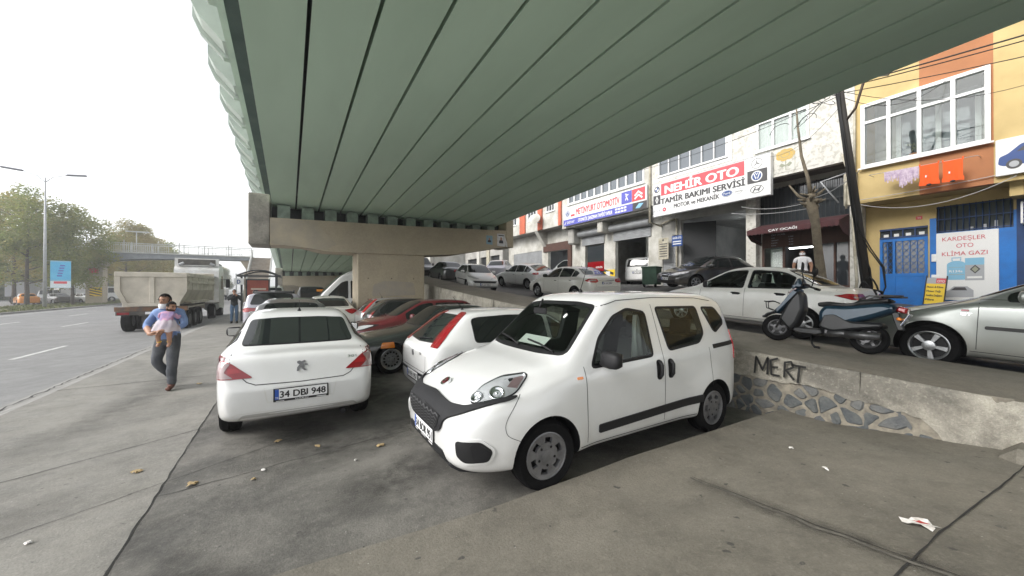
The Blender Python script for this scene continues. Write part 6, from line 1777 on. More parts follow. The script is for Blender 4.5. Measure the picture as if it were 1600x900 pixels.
for y in (ya, yb): g.add([(GX - .02, y, 4.5), (GX - 1.25, y, 4.16), (GX - 1.25, y, 3.98), (GX - .9, y, 3.75), (GX - .02, y, 3.6)], [(0, 1, 2, 3, 4)], 'awning_maroon')
part(g, 'canvas', aw)
g = MB(); g.text('ÇAY OCAĞI', (GX - 1.27, 7.2, 4.03), (0, -1, 0), (0, 0, 1), .09, .95, 'sign_white', bold=.03, off=.012); part(g, 'awning_lettering', aw)
g = MB()
for y in (ya + .03, yb - .03): g.tube([(GX - .02, y, 3.7), (GX - 1.22, y, 4.1)], .015, 5, 'iron_black')
part(g, 'bracket', aw)
# service sign
F = Face(UX - .22, 12.64, 5.50); F.board(5.5, 1.70, 'sign_white', .20); k = 5.5 / 6
F.rect(.48, 4.52, 1.02, 1.63, 'sign_red'); F.text('NEHİR OTO', .72, 1.10, .40, 3.55, 'sign_white', .05)
F.text('TAMİR BAKIMI SERVİSİ', .48, .60, .28, 4.05, 'sign_ink', .055); F.text('MOTOR ve MEKANİK', 1.22, .28, .20, 2.25, 'sign_ink', .045)
F.disc(.24, 1.40, .17, 'sign_ink'); F.disc(.24, 1.40, .115, 'sign_white'); F.disc(.24, 1.40, .11, 'sign_navy', 1, 0, PI / 2, 8); F.disc(.24, 1.40, .11, 'sign_navy', 1, PI, 1.5 * PI, 8)
F.rect(.03, .45, .62, 1.10, 'sign_ink'); F.poly([(.24, .66), (.33, .86), (.24, 1.06), (.15, .86)], 'sign_white'); F.poly([(.24, .75), (.28, .86), (.24, .97), (.20, .86)], 'sign_ink')
F.ring(.24, .30, .14, .02, 'sign_grey', 1.2); F.line([(.04, .29), (.24, .33), (.24, .27), (.44, .31)], .03, 'sign_grey')
F.disc(.68, .30, .10, 'sign_crimson'); F.disc(.68, .30, .035, 'sign_white'); F.ring(1.0, .30, .10, .012, 'sign_grey'); F.line([(.95, .24), (1.05, .36)], .02, 'sign_grey')
F.line([(.50, .12), (.50, .46), (1.16, .46), (1.16, .12), (.50, .12)], .008, 'sign_grey')
F.disc(3.80, .42, .13, 'sign_navy', 1.75); F.ring(3.80, .42, .115, .01, 'sign_white', 1.75); F.text('Ford', 3.66, .375, .10, .28, 'sign_white', .0); F.ring(4.30, .42, .10, .014, 'sign_grey', 1.4); F.line([(4.10, .42), (4.50, .42)], .05, 'sign_white'); F.text('NISSAN', 4.16, .40, .035, .28, 'sign_ink', .02)
F.line([(3.52, .26), (3.52, .60), (4.52, .60), (4.52, .26), (3.52, .26)], .008, 'sign_grey'); F.line([(4.06, .26), (4.06, .60)], .008, 'sign_grey')
F.ring(5.0, 1.38, .20, .016, 'sign_ink'); 
for a in (PI / 2, PI / 2 + 2 * PI / 3, PI / 2 + 4 * PI / 3): F.poly([(5.0 + .19 * math.cos(a), 1.38 + .19 * math.sin(a)), (5.0 + .025 * math.cos(a + 1), 1.38 + .025 * math.sin(a + 1)), (5.0 + .025 * math.cos(a - 1), 1.38 + .025 * math.sin(a - 1))], 'sign_ink')
F.rect(4.64, 5.38, .60, 1.12, 'sign_ink'); F.disc(5.0, .86, .215, 'sign_grey'); F.disc(5.0, .86, .20, 'sign_navy'); F.ring(5.0, .86, .185, .03, 'sign_white')
F.line([(4.89, .98), (4.97, .74), (5.0, .84), (5.03, .74), (5.11, .98)], .035, 'sign_white'); F.line([(4.95, 1.0), (5.0, .90), (5.05, 1.0)], .03, 'sign_white')
F.ring(5.0, .33, .15, .018, 'sign_ink', 1.6); F.line([(4.86, .24), (4.95, .42)], .03, 'sign_ink'); F.line([(5.05, .24), (5.14, .42)], .03, 'sign_ink'); F.line([(4.91, .33), (5.0, .30), (5.09, .36)], .025, 'sign_ink')
F.line([(4.58, .06), (4.58, 1.64)], .012, 'sign_grey'); F.line([(.02, .02), (5.48, .02), (5.48, 1.68), (.02, 1.68), (.02, .02)], .02, 'sign_grey')
tag(F.g.build('shop_sign'), 'large white sign with red NEHİR OTO panel and car badges', 'sign')
# shutter, pipes and small plates left of the tall garage
g = MB(); shutter(g, GX + .05, 12.15, 12.95, 1.9, 4.15); part(g, 'roller_shutter', b)
g = MB(); g.tube([(GX - .1, 12.05, 5.45), (GX - .1, 12.05, 2.0)], .05, 8, 'pipe_pale'); g.tube([(GX - .1, 12.98, 5.3), (GX - .12, 12.5, 5.42), (GX - .1, 12.05, 5.45)], .045, 8, 'pipe_pale'); g.tube([(UX - .08, 12.95, 11), (UX - .08, 12.95, 5.3), (GX - .1, 12.98, 5.2)], .06, 8, 'pipe_pale')
tag(g.build('drain_pipe'), 'pale drain pipe running down between the two signs to the shutter', 'pipe')
F = Face(GX - .35, 12.98, 3.35); F.board(.62, 1.15, 'rose_ochre', .02); F.g.m = ['pipe_pale' if q == 'rose_ochre' else q for q in F.g.m]
for i in range(6): F.rect(.07, .55, .15 + i * .13, .20 + i * .13, 'sign_ink')
F.disc(.30, 1.03, .06, 'sign_ink'); tag(F.g.build('price_board'), 'beige board with dark lines of lettering hung over the narrow shutter', 'sign')
F = Face(GX - .55, 12.02, 3.95); F.board(.60, .55, 'sign_navy', .03); F.text('NEHİR OTO', .05, .38, .10, .50, 'sign_white', .02); F.rect(.06, .54, .22, .27, 'sign_white'); F.rect(.06, .54, .10, .15, 'sign_white'); F.g.tube([(GX, 11.95, 4.55), (GX - .6, 11.95, 4.55)], .02, 5, 'iron_black'); tag(F.g.build('bracket_sign'), 'small navy plate on a bracket beside the tall garage', 'sign')

# ---- workshop under the blue and white sign
b = empty('workshop_building', (GX, 16.6, 0), 0, 'grey workshop building with white mullioned glazing above the blue and white sign', 'building')
g = MB(); W = (13.35, 19.75, 7.55, 10.4); wall(g, UX, UX + .25, 13.02, 20.4, 6.0, 12, [W], 'plaster_white'); g.box(UX + .25, GX, 13.02, 20.4, 6.0, 6.12, 'plaster_grey'); part(g, 'upper_wall', b)
o = window(b, UX - .01, *W, 10, pane='pane_grey', w=.11); o.matrix_parent_inverse = Matrix.Translation(-Vector(b.location))
g = MB(); wall(g, GX, GX + .25, 13.02, 20.4, .5, 6.1, [(13.9, 16.4, .5, 5.2), (17.35, 19.15, .5, 5.0)], 'plaster_white'); part(g, 'ground_wall', b)
g = MB(); g.box(UX + .3, 26, 13.02, 20.4, 12, 12.2, 'roof_grey'); part(g, 'roof', b)
g = MB()
for y0, y1 in ((13.6, 16.6), (17.2, 19.5)): 
    g.cyl((GX - .22, y0, 5.55), (GX - .22, y1, 5.55), .22, n=14, m='shutter_grey'); shutter(g, GX - .05, y0 + .1, y1 - .1, 4.75, 5.3)
part(g, 'rolled_shutter', b)
g = MB(); g.box(GX - .9, GX - .002, 16.65, 17.1, 5.3, 5.98, 'plaster_white', ch=.05); part(g, 'corbel', b); g = MB(); g.box(GX - .7, GX - .002, 19.6, 20.2, 4.9, 5.98, 'plaster_grey', ch=.08); part(g, 'corbel', b)
g = MB(); g.box(GX + .25, 27, 13.1, 13.3, 1.4, 5.6, 'plaster_white'); g.box(GX + .25, 27, 20.0, 20.2, 1.4, 5.6, 'plaster_white'); g.box(27, 27.1, 13.1, 20.2, 1.4, 5.6, 'room_grey'); g.box(GX + .25, 27.1, 13.1, 20.2, 5.5, 5.6, 'room_grey'); g.box(26.9, 26.99, 13.4, 16, 2.6, 5, 'sign_navy'); g.box(21, 27, 16.75, 16.9, 1.4, 5.5, 'plaster_white'); part(g, 'workshop_room', b)
g = MB(); g.box(GX + .1, GX + .15, 17.4, 19.0, 2.9, 4.7, 'pane_dark'); g.box(GX + .09, GX + .095, 17.4, 19.0, 2.95, 3.6, 'lamp_dark_red'); g.text('SERVİS', (GX + .09, 18.2, 3.15), (0, -1, 0), (0, 0, 1), .12, .6, 'sign_white', bold=.03); part(g, 'advert_panel', b)
g = MB(); g.box(GX - .03, GX - .002, 16.42, 17.33, 1.9, 3.0, 'sign_yellow'); 
for i in range(3): g.prism([(16.42 + .1, 1.95 + i * .35), (17.33, 2.2 + i * .35), (17.33, 2.36 + i * .35), (16.42 + .1, 2.11 + i * .35)], GX - .036, GX - .031, 'x', 'sign_ink')
g.box(GX - .05, GX - .037, 16.8, 17.15, 2.5, 2.9, 'sign_white'); part(g, 'hazard_panel', b)
tube_lamp(20.0, 14.6, 4.9, 1.3, 'lit tube lamp inside the workshop, right above the white van', m='tube_bright')
tube_lamp(23.0, 15.2, 5.1, 1.3, 'added tube lamp brightening the workshop from deep behind the white van', m='tube_bright')  # extra lamp, added to brighten the dim workshop
F = Face(UX - .20, 20.0, 6.1); F.board(6.95, 1.25, 'sign_white', .18)
F.rect(0, 6.0, 0, .42, 'sign_blue'); F.rect(6.0, 6.95, 0, .42, 'sign_ink'); F.text('METİNYURT OTOMOTİV', 1.30, .60, .42, 3.75, 'sign_red', .05); F.text('OTOMATİK ŞANZIMAN TAMİRİ YAPILIR', 1.5, .10, .22, 3.0, 'sign_white', .05)
F.text('0533 000 00', 4.75, .24, .09, .8, 'sign_white', .02) if False else None
for i in range(2):
    for j in range(4): F.rect(4.72 + j * .22, 4.9 + j * .22, .08 + i * .17, .18 + i * .17, 'sign_white')
F.disc(.42, .82, .24, 'sign_navy'); F.ring(.42, .82, .20, .03, 'sign_white'); F.line([(.30, .96), (.38, .68), (.42, .8), (.46, .68), (.54, .96)], .04, 'sign_white'); F.line([(.37, .99), (.42, .88), (.47, .99)], .035, 'sign_white')
F.ring(.95, .92, .12, .02, 'sign_red', 1.6); F.rect(.76, 1.16, .56, .70, 'sign_red')
F.rect(5.2, 5.95, .50, 1.18, 'sign_blue'); F.rect(5.97, 6.85, .50, 1.18, 'sign_red'); F.line([(6.15, .80), (6.41, 1.0), (6.67, .80)], .10, 'sign_white'); F.line([(6.15, .62), (6.41, .82), (6.67, .62)], .10, 'sign_white')
F.line([(5.48, 1.05), (5.60, 1.0), (5.58, .84), (5.50, .68)], .06, 'sign_white'); F.line([(5.58, .86), (5.68, .66)], .06, 'sign_white'); F.line([(5.50, .92), (5.72, .98)], .05, 'sign_white')
F.text('DETAY', .40, .12, .16, .75, 'sign_white', .02); F.poly([(.10, .08), (.26, .30), (.30, .26), (.16, .06)], 'sign_white'); F.poly([(6.2, .10), (6.45, .34), (6.75, .3), (6.5, .08)], 'sign_cyan')
tag(F.g.build('shop_sign'), 'long white and blue sign reading METİNYURT OTOMOTİV in red letters', 'sign')

# ---- house with red-orange pilasters
b = empty('red_pilaster_house', (GX, 24, 0), 0, 'white house with red-orange pilasters above the brown-framed workshop', 'building')
g = MB(); Ws = [(21.3, 22.3, 7.5, 9.6), (23.6, 24.8, 7.2, 9.6), (26.5, 27.8, 7.2, 9.6)]; wall(g, UX, UX + .25, 20.42, 29.5, 6.3, 12, Ws, 'plaster_white'); g.box(UX + .25, GX, 20.42, 29.5, 6.3, 6.42, 'plaster_grey'); part(g, 'upper_wall', b)
for wv in Ws:
    o = window(b, UX + .02, *wv, 3, pane='pane_dark', w=.06); o.matrix_parent_inverse = Matrix.Translation(-Vector(b.location))
for y0, y1 in ((20.45, 20.75), (22.75, 23.3), (25.1, 25.9), (28.4, 29.1)):
    g = MB(); g.box(UX - .10, UX - .002, y0, y1, 6.3, 12, 'plaster_red'); part(g, 'pilaster', b)
g = MB(); wall(g, GX, GX + .25, 20.42, 29.5, 1, 6.4, [(20.9, 23.4, 1, 4.7), (24.2, 28.6, 1, 4.9)], 'plaster_white'); part(g, 'ground_wall', b)
g = MB(); g.box(UX + .3, 26, 20.42, 29.5, 12, 12.2, 'roof_grey'); part(g, 'roof', b)
g = MB(); g.box(GX - .12, GX - .002, 20.6, 23.9, 4.7, 5.3, 'brown_wood'); g.box(GX - .1, GX - .002, 20.5, 20.9, 1.5, 5.0, 'brown_wood'); part(g, 'brown_frame', b)
g = MB(); g.box(GX + .25, 25, 20.6, 20.8, 1.8, 5, 'room_dark'); g.box(GX + .25, 25, 23.5, 23.7, 1.8, 5, 'room_dark'); g.box(25, 25.1, 20.6, 23.7, 1.8, 5, 'room_dark'); g.box(GX + .25, 25, 20.6, 23.7, 4.9, 5, 'room_dark'); part(g, 'workshop_room', b)
g = MB(); shutter(g, GX + .05, 24.2, 28.6, 2.2, 4.9); g.box(GX - .01, GX + .0, 25.2, 25.5, 3.3, 3.7, 'sign_white'); g.box(GX - .01, GX, 27.2, 27.5, 3.3, 3.7, 'sign_white'); part(g, 'roller_shutter', b)
g = MB(); g.prism([(UX + .02, 6.28), (GX - .01, 6.28), (GX - .01, 5.0)], 23.5, 23.9, 'y', 'plaster_white'); part(g, 'corbel', b); g = MB(); g.prism([(UX + .02, 6.28), (GX - .01, 6.28), (GX - .01, 5.0)], 20.1, 20.45, 'y', 'plaster_grey'); part(g, 'corbel', b)
tube_lamp(19.2, 22.2, 4.55, 1.4, 'lit tube lamp inside the brown-framed workshop', m='tube_bright')
g = MB(); g.lathe([(0, .12), (.25, .09), (.48, 0)], n=20, m='plaster_white'); g.xf(Matrix.Translation((UX - .6, 23.0, 7.1)) @ Matrix.Rotation(-1.0, 4, 'Y') @ Matrix.Rotation(.5, 4, 'X')); g.tube([(UX, 22.9, 6.8), (UX - .5, 23.0, 6.9), (UX - .6, 23, 7.1)], .03, 6, 'shutter_grey'); tag(g.build('satellite_dish'), 'pale satellite dish on the white house with red pilasters', 'satellite dish')
# ---- farther fronts
b = empty('far_house', (GX, 33, 0), 0, 'farther grey and beige house with dark gates beyond the grey shutter', 'building')
g = MB(); wall(g, GX - .6, GX - .3, 29.6, 38, 1, 12, [(30.2, 32, 2, 5), (32.8, 34.2, 2, 5), (35, 37.3, 2, 5)], 'plaster_grey'); part(g, 'front_wall', b)
g = MB(); g.box(GX - .7, GX - .601, 32.1, 32.7, 1, 12, 'pipe_pale'); g.box(GX - .7, GX - .601, 34.3, 34.9, 1, 6.5, 'plaster_white'); part(g, 'pillar', b)
g = MB(); 
for y0, y1 in ((30.2, 32), (32.8, 34.2), (35, 37.3)): g.box(GX - .4, GX - .35, y0, y1, 2, 5, 'iron_black')
part(g, 'gate', b)
g = MB(); g.box(GX - .3, 26, 29.6, 38, 11.9, 12.1, 'roof_grey'); part(g, 'roof', b)
b = empty('pink_house', (15, 48, 0), 0, 'distant pale house with a reddish ground floor at the top of the street', 'building')
g = MB(); wall(g, 13.5, 13.8, 40, 58, 2, 10, [(41 + i * 3, 42.4 + i * 3, 5.8, 7.4) for i in range(5)], 'plaster_white'); g.box(13.8, 24, 40, 40.3, 2, 10, 'plaster_white'); part(g, 'front_wall', b)
g = MB(); g.box(13.40, 13.49, 40, 58, 2.5, 4.8, 'plaster_red'); part(g, 'ground_front', b)
g = MB(); g.box(13.9, 13.95, 40, 58, 2, 10, 'pane_dark'); part(g, 'pane', b)
# ---- bin by the gate
zb = z_street(15.6, 12.2); mat('bin_green', (.03, .075, .045), .6, col2=(.02, .045, .03), noise_scale=6)
r = empty('rubbish_bin', (15.6, 12.2, zb), .3, 'dark green wheeled rubbish bin beside the black saloon', 'bin')
g = MB(); g.prism([(-.30, .12), (.30, .12), (.36, .95), (-.36, .95)], -.36, .36, 'y', 'bin_green'); g.build('bin_body', r)
g = MB(); g.box(-.40, .40, -.40, .40, .95, 1.03, 'bin_green', ch=.03); g.build('lid', r)
for s in (-1, 1):
    g = MB(); g.cyl((-.25, s * .28 - .03, .10), (-.25, s * .28 + .03, .10), .10, n=14, m='rubber'); g.build('wheel', r)
# ------------------------------------------------------------------ leaning utility pole, wires, pollarded tree
mat('pole_tar', (.022, .02, .019), .8, col2=(.04, .035, .03), noise_scale=3, stretch=(3, 3, .4), bump=.3)
mat('cable_black', (.012, .012, .013), .6)
mat('bark_pale', (.21, .175, .125), .9, col2=(.12, .10, .07), noise_scale=6, bump=.8, bump_scale=14)
PB = Vector((13.0, 3.34, z_street(13, 3.34) - .1)); PT = Vector((13.0, 4.02, 7.7))
r = empty('utility_pole', PB, 0, 'dark leaning utility pole with cables strapped to it, in front of the yellow house', 'utility pole')
def rel(p): return Vector(p) - PB
g = MB(); g.tube([rel(PB), rel(PB.lerp(PT, .5)), rel(PT)], .10, 10, 'pole_tar', r_end=.065); g.build('post', r)
g = MB(); rnd = random.Random(4)
for k in range(6):
    a = rnd.uniform(-1.4, 1.4); pts = []
    for i in range(15):
        t = i / 14; p = PB.lerp(PT, t); pts.append(rel(p + Vector((-.10 * math.cos(a + .25 * math.sin(t * 9 + k)) - .01, -.10 * math.sin(a + .25 * math.sin(t * 9 + k)), 0)) + Vector((0, -.22 * math.exp(-((t - .18) / .12) ** 2) * (k % 3), 0))))
    g.tube(pts, .015, 5, 'cable_black')
g.build('cable_bundle', r)
g = MB()
for q in range(2):
    c = PB + Vector((-.16, .12 - .12 * q, .75 + .1 * q)); g.tube([rel(c + Vector((.1 * math.sin(i), .14 * math.cos(i * .45), .38 * math.sin(i * .45)))) for i in range(15)], .02, 5, 'cable_black')
g.build('cable_coil', r)
g = MB(); a = PB.lerp(PT, .80)
g.tube([rel(a), rel(a + Vector((-.1, -.25, .25))), rel(a + Vector((-.15, -.45, .95)))], .03, 6, 'rust_iron'); g.build('lamp_arm', r)
g = MB(); M = Matrix.Translation(rel(a + Vector((-.18, -.62, .98)))) @ Matrix.Rotation(.35, 4, 'X'); g.box(-.16, .16, -.34, .30, -.05, .09, 'shutter_grey', ch=.05, M=M); g.box(-.12, .12, -.30, .1, -.07, -.051, 'pane_pale', M=M); g.build('lamp_head', r)
def sag(a, b, s, n=14): a, b = Vector(a), Vector(b); return [a.lerp(b, i / n) - Vector((0, 0, s * 4 * (i / n) * (1 - i / n))) for i in range(n + 1)]
TOP = PB.lerp(PT, .97)
WS_ = [((13, 4.0, 7.35), (14.5, -9, 7.4), .3, .030), ((13, 4.0, 7.3), (15.5, -9, 7.9), .45, .022), ((13, 3.95, 7.15), (15, -9, 7.0), .55, .018), ((13, 3.95, 7.2), (UX, .5, 7.2), .5, .012), ((13, 3.9, 7.0), (UX - .02, 2.6, 7.9), .45, .012), ((13, 4, 7.2), (16.3, 4.9, 7.7), .15, .012), ((13, 4.0, 7.3), (12.4, 12, 7.6), .3, .02), ((13, 4, 7.1), (12.6, 14, 7.2), .4, .016), ((13, 3.9, 6.9), (UX, 7.6, 7.2), .5, .01)]
for i, (p, q, s, rr) in enumerate(WS_):
    g = MB(); g.tube(sag(p, q, s), rr * .6, 5, 'cable_black', caps=False); tag(g.build('overhead_wire'), 'dark overhead wire tied to the top of the leaning pole', 'wire', 'overhead wires at the leaning pole')
for i, (p, q, s) in enumerate([((13, 3.6, 4.9), (14, 5.0, 4.6), .12), ((16.4, 4.75, 4.75), (UX, -1.5, 5.2), .12), ((16.4, 4.72, 4.70), (UX - .1, 1.4, 4.75), .45), ((14, 5.0, 4.5), (16.2, 8.2, 5.2), .15), ((14, 5.0, 4.3), (16.2, 8.6, 5.0), .1)]):
    g = MB(); g.tube(sag(p, q, s), .012, 4, 'line_grey', caps=False); tag(g.build('slack_wire'), 'thin pale slack wire strung below the upper floors', 'wire', 'slack pale wires by the awning')
g = MB(); rnd = random.Random(8)
for k in range(9):
    c = Vector((13 - rnd.uniform(.0, .2), 4.15 + rnd.uniform(0, 1.3), 7.0 + rnd.uniform(-.5, .3))); R_ = rnd.uniform(.10, .38)
    g.tube([c + Vector((rnd.uniform(-.03, .03), R_ * math.cos(i * .5), R_ * .8 * math.sin(i * .5 + k))) for i in range(int(rnd.uniform(6, 12)))], .010, 4, 'cable_black', caps=False)
tag(g.build('wire_tangle'), 'tangle of thin black wire loops left of the pole top', 'wire')
# meter box and pipes on the corner between the houses
r = empty('meter_box', (16.4, 4.75, 4.6), 0, 'weathered cream meter box with pipes on the corner of the stone-clad house', 'meter box')
g = MB(); g.box(-.12, .10, -.16, .16, 0, 1.1, 'pipe_pale', ch=.02); g.build('box', r)
g = MB(); g.tube([(.0, -.1, 1.1), (.0, -.1, 3.4)], .035, 6, 'pipe_pale'); g.build('conduit', r)
g = MB(); g.tube([(-.14, .08, -.1), (-.16, .1, .5), (-.14, .05, 1.2), (-.1, .2, 1.8)], .03, 6, 'pipe_pale'); g.build('conduit', r)
g = MB(); g.tube([(0, -.05, .0), (-.05, -.1, -1.2), (0, -.15, -2.6), (-.05, -.1, -3.2)], .045, 6, 'pipe_pale'); g.build('conduit', r)
g = MB(); g.tube([(-.1, .3, .15), (-.1, .8, 1.0), (.0, .1, 1.15)], .03, 6, 'shutter_grey'); g.build('strut', r)
# pollarded trunk
B0 = Vector((14.0, 4.72, z_street(14, 4.72) - .1)); r = empty('pollarded_tree', B0, 0, 'bare pollarded tree trunk with one thin shoot in front of the awning', 'tree')
def rb(*p): return Vector(p) - B0
g = MB(); pts = [rb(14, 4.68, B0.z), rb(14, 4.76, 2.2), rb(14.0, 4.84, 3.0), rb(14, 4.9, 3.8), rb(14, 5.0, 4.4), rb(14, 5.0, 4.75)]
g.tube(pts, [.15, .125, .115, .115, .15, .10], 10, 'bark_pale')
for i in range(9): g.blob(rb(14 + .12 * math.cos(i * 2.4), 4.98 + .16 * math.sin(i * 2.4), 4.35 + .07 * (i % 5)), .08, 'bark_pale', 1, .6, i)
g.build('trunk', r)
rnd = random.Random(3)
for i in range(14):
    a = i * 2.4; g = MB(); p = rb(14 + .1 * math.cos(a), 5.0 + .13 * math.sin(a), 4.35 + .035 * i); g.tube([p, p + Vector((.16 * math.cos(a), .22 * math.sin(a), .05 + .10 * rnd.random()))], .035, 5, 'bark_pale', r_end=.022); g.build('stub', r)
g = MB(); g.tube([rb(14, 5.02, 4.7), rb(14, 5.1, 5.3), rb(14, 5.26, 6.0), rb(14, 5.36, 7.0), rb(14, 5.40, 7.7)], .06, 6, 'bark_pale', r_end=.02); g.build('shoot', r)
g = MB(); g.tube([rb(14, 5.1, 4.55), rb(14, 5.35, 4.75), rb(14, 5.6, 5.15)], .06, 6, 'bark_pale', r_end=.025); g.build('shoot', r)
# ------------------------------------------------------------------ trees
mat('bark', (.11, .09, .07), .9, col2=(.06, .05, .04), noise_scale=5, bump=.6, bump_scale=15)
def leaf_mat(name, a, b_, c):
    m = mat(name, a, rough=.6, spec=.3)
    nt = m.node_tree; L = nt.links; b = nt.nodes['Principled BSDF']
    tc = node(nt, 'ShaderNodeTexCoord'); n = node(nt, 'ShaderNodeTexNoise', Scale=.55, Detail=4.); L.new(tc.outputs['Object'], n.inputs['Vector'])
    r = node(nt, 'ShaderNodeValToRGB'); r.color_ramp.elements[0].position = .36; r.color_ramp.elements[0].color = (*a, 1); r.color_ramp.elements[1].position = .66; r.color_ramp.elements[1].color = (*c, 1)
    e = r.color_ramp.elements.new(.5); e.color = (*b_, 1)
    L.new(n.outputs['Fac'], r.inputs[0]); L.new(r.outputs[0], b.inputs['Base Color'])
    b.inputs['Subsurface Weight'].default_value = 0
    t = node(nt, 'ShaderNodeBsdfTranslucent'); L.new(r.outputs[0], t.inputs['Color']); mx = node(nt, 'ShaderNodeMixShader'); mx.inputs[0].default_value = .5
    o = nt.nodes['Material Output']; L.new(b.outputs[0], mx.inputs[1]); L.new(t.outputs[0], mx.inputs[2]); L.new(mx.outputs[0], o.inputs['Surface'])
leaf_mat('leaf_green', (.17, .21, .06), (.23, .26, .08), (.31, .29, .10))
leaf_mat('leaf_olive', (.20, .21, .06), (.29, .26, .08), (.37, .28, .09))
leaf_mat('leaf_deep', (.075, .115, .04), (.105, .14, .05), (.15, .15, .05))
def make_tree(name, h, r, m, seed, n=5200, ls=.26, trunk_h=None):
    """trunk with limbs, crown of leaf clumps gathered round the limb ends"""
    rnd = random.Random(seed); root = bpy.data.objects.new(name, None); COL.objects.link(root)
    th = trunk_h or h * .28
    g = MB(); tips = []
    g.tube([(0, 0, -.3), (.04, 0, th * .5), (0, .05, th), (.08, .0, h * .55), (.0, .1, h * .82)], [.24, .19, .16, .11, .04], 8, 'bark')
    for i in range(11):
        z0 = lerp(th * .85, h * .75, i / 10); a = i * 2.4 + rnd.random(); ln = r * rnd.uniform(.55, .95) * (1 - .45 * (i / 10)); up = rnd.uniform(.25, .6) * ln + .5
        p0 = Vector((.03, .03, z0)); p1 = p0 + Vector((math.cos(a) * ln * .5, math.sin(a) * ln * .5, up * .4)); p2 = p0 + Vector((math.cos(a) * ln, math.sin(a) * ln, up))
        g.tube([p0, p1, p2], .085, 6, 'bark', r_end=.02); tips += [p1.lerp(p2, .4), p2]
    g.build('trunk', root)
    cl = []
    for t in tips: cl.append((t, r * rnd.uniform(.26, .40)))
    for i in range(13):
        a = rnd.random() * 6.28; zz = rnd.uniform(.0, 1.); q = r * (1 - (zz - .35) ** 2 * 1.5) * rnd.uniform(.3, .95)
        cl.append((Vector((q * math.cos(a), q * math.sin(a), lerp(th * 1.0, h * .95, zz))), r * rnd.uniform(.20, .36)))
    cl.append((Vector((0, 0, h * .93)), r * .24))
    g = MB(); per = n // len(cl)
    for c, cr in cl:
        for k in range(per):
            d = Vector((rnd.gauss(0, 1), rnd.gauss(0, 1), rnd.gauss(0, 1))).normalized(); p = c + Vector((d.x, d.y, d.z * .72)) * cr * rnd.random() ** .38 * (1 + .25 * noise.noise(d * 2.3 + c))
            s = ls * rnd.uniform(.6, 1.25); u = Vector((rnd.gauss(0, 1), rnd.gauss(0, 1), rnd.gauss(0, .6))).normalized(); v = u.orthogonal().normalized(); 
            g.add([p - u * s * .5, p + v * s * .35, p + u * s * .5, p - v * s * .35], [(0, 1, 2, 3)], m)
    g.build('crown', root)
    return root
TREES = [make_tree('plane_tree', 14.5, 5.6, 'leaf_green', 1, 16000, trunk_h=3.0), make_tree('plane_tree', 13.5, 5.2, 'leaf_olive', 2, 13000, trunk_h=3.0), make_tree('plane_tree', 12.5, 5.4, 'leaf_deep', 3, 11000, ls=.34, trunk_h=2.6)]
def put_tree(k, x, y, s, rz, label, group=None, first=[set()]):
    o = TREES[k] if k not in first[0] else copy_tree(TREES[k])
    first[0].add(k); o.location = (x, y, -.2); o.scale = (s, s, s); o.rotation_euler.z = rz
    tag(o, label, 'tree'); 
    if group: o['group'] = group
    elif 'group' in o: del o['group']
put_tree(0, -26.6, 67.0, 1.0, .4, 'tall green tree at the left edge, over the orange taxi')
put_tree(0, -23.4, 68.5, .88, 2.2, 'broad green tree just behind the blue banner')
put_tree(1, -24.2, 89, 1.06, .9, 'olive tree rising over the left end of the footbridge')
put_tree(1, -24.6, 103, .98, 2.9, 'smaller olive tree behind the footbridge railing')
put_tree(2, -21.5, 150, .80, 1.0, 'distant green tree under the footbridge, right of the lorry cab')
for i, (k, x, y, s) in enumerate([(1, -31.5, 76.5, 1.12), (2, -40, 100, 1.0), (2, -43, 113, 1.0), (0, -37, 106, .9), (2, -34, 118, 1.0), (2, -31, 131, 1.0), (1, -26.5, 118, .95), (2, -46, 124, 1.0), (2, -28, 150, .9), (0, -25, 134, .8), (2, -38, 128, 1.), (2, -22, 172, .8), (1, -24, 190, .85), (1, -24.2, 96, 1.06), (0, -23.6, 113, .9), (1, -23, 127, .85)]):
    put_tree(k, x, y, s, i * 1.7, 'one of the leafy trees of the dense belt beyond the service road', 'trees beyond the service road')
g = MB()
rnd = random.Random(77)
for i in range(9000):
    y = 92 + 75 * rnd.random(); x = -47 + (y - 92) * .16 + rnd.uniform(-2, 2); z = rnd.random() ** 1.3 * 3.6 * (1 + .4 * noise.noise(Vector((y * .12, 0, 0))))
    u = Vector((rnd.gauss(0, 1), rnd.gauss(0, 1), rnd.gauss(0, 1))).normalized() * .3; v = u.orthogonal().normalized() * .24; p = Vector((x, y, z - .2)); g.add([p - u, p + v, p + u, p - v], [(0, 1, 2, 3)], 'leaf_deep')
tag(g.build('undergrowth'), kind='stuff')
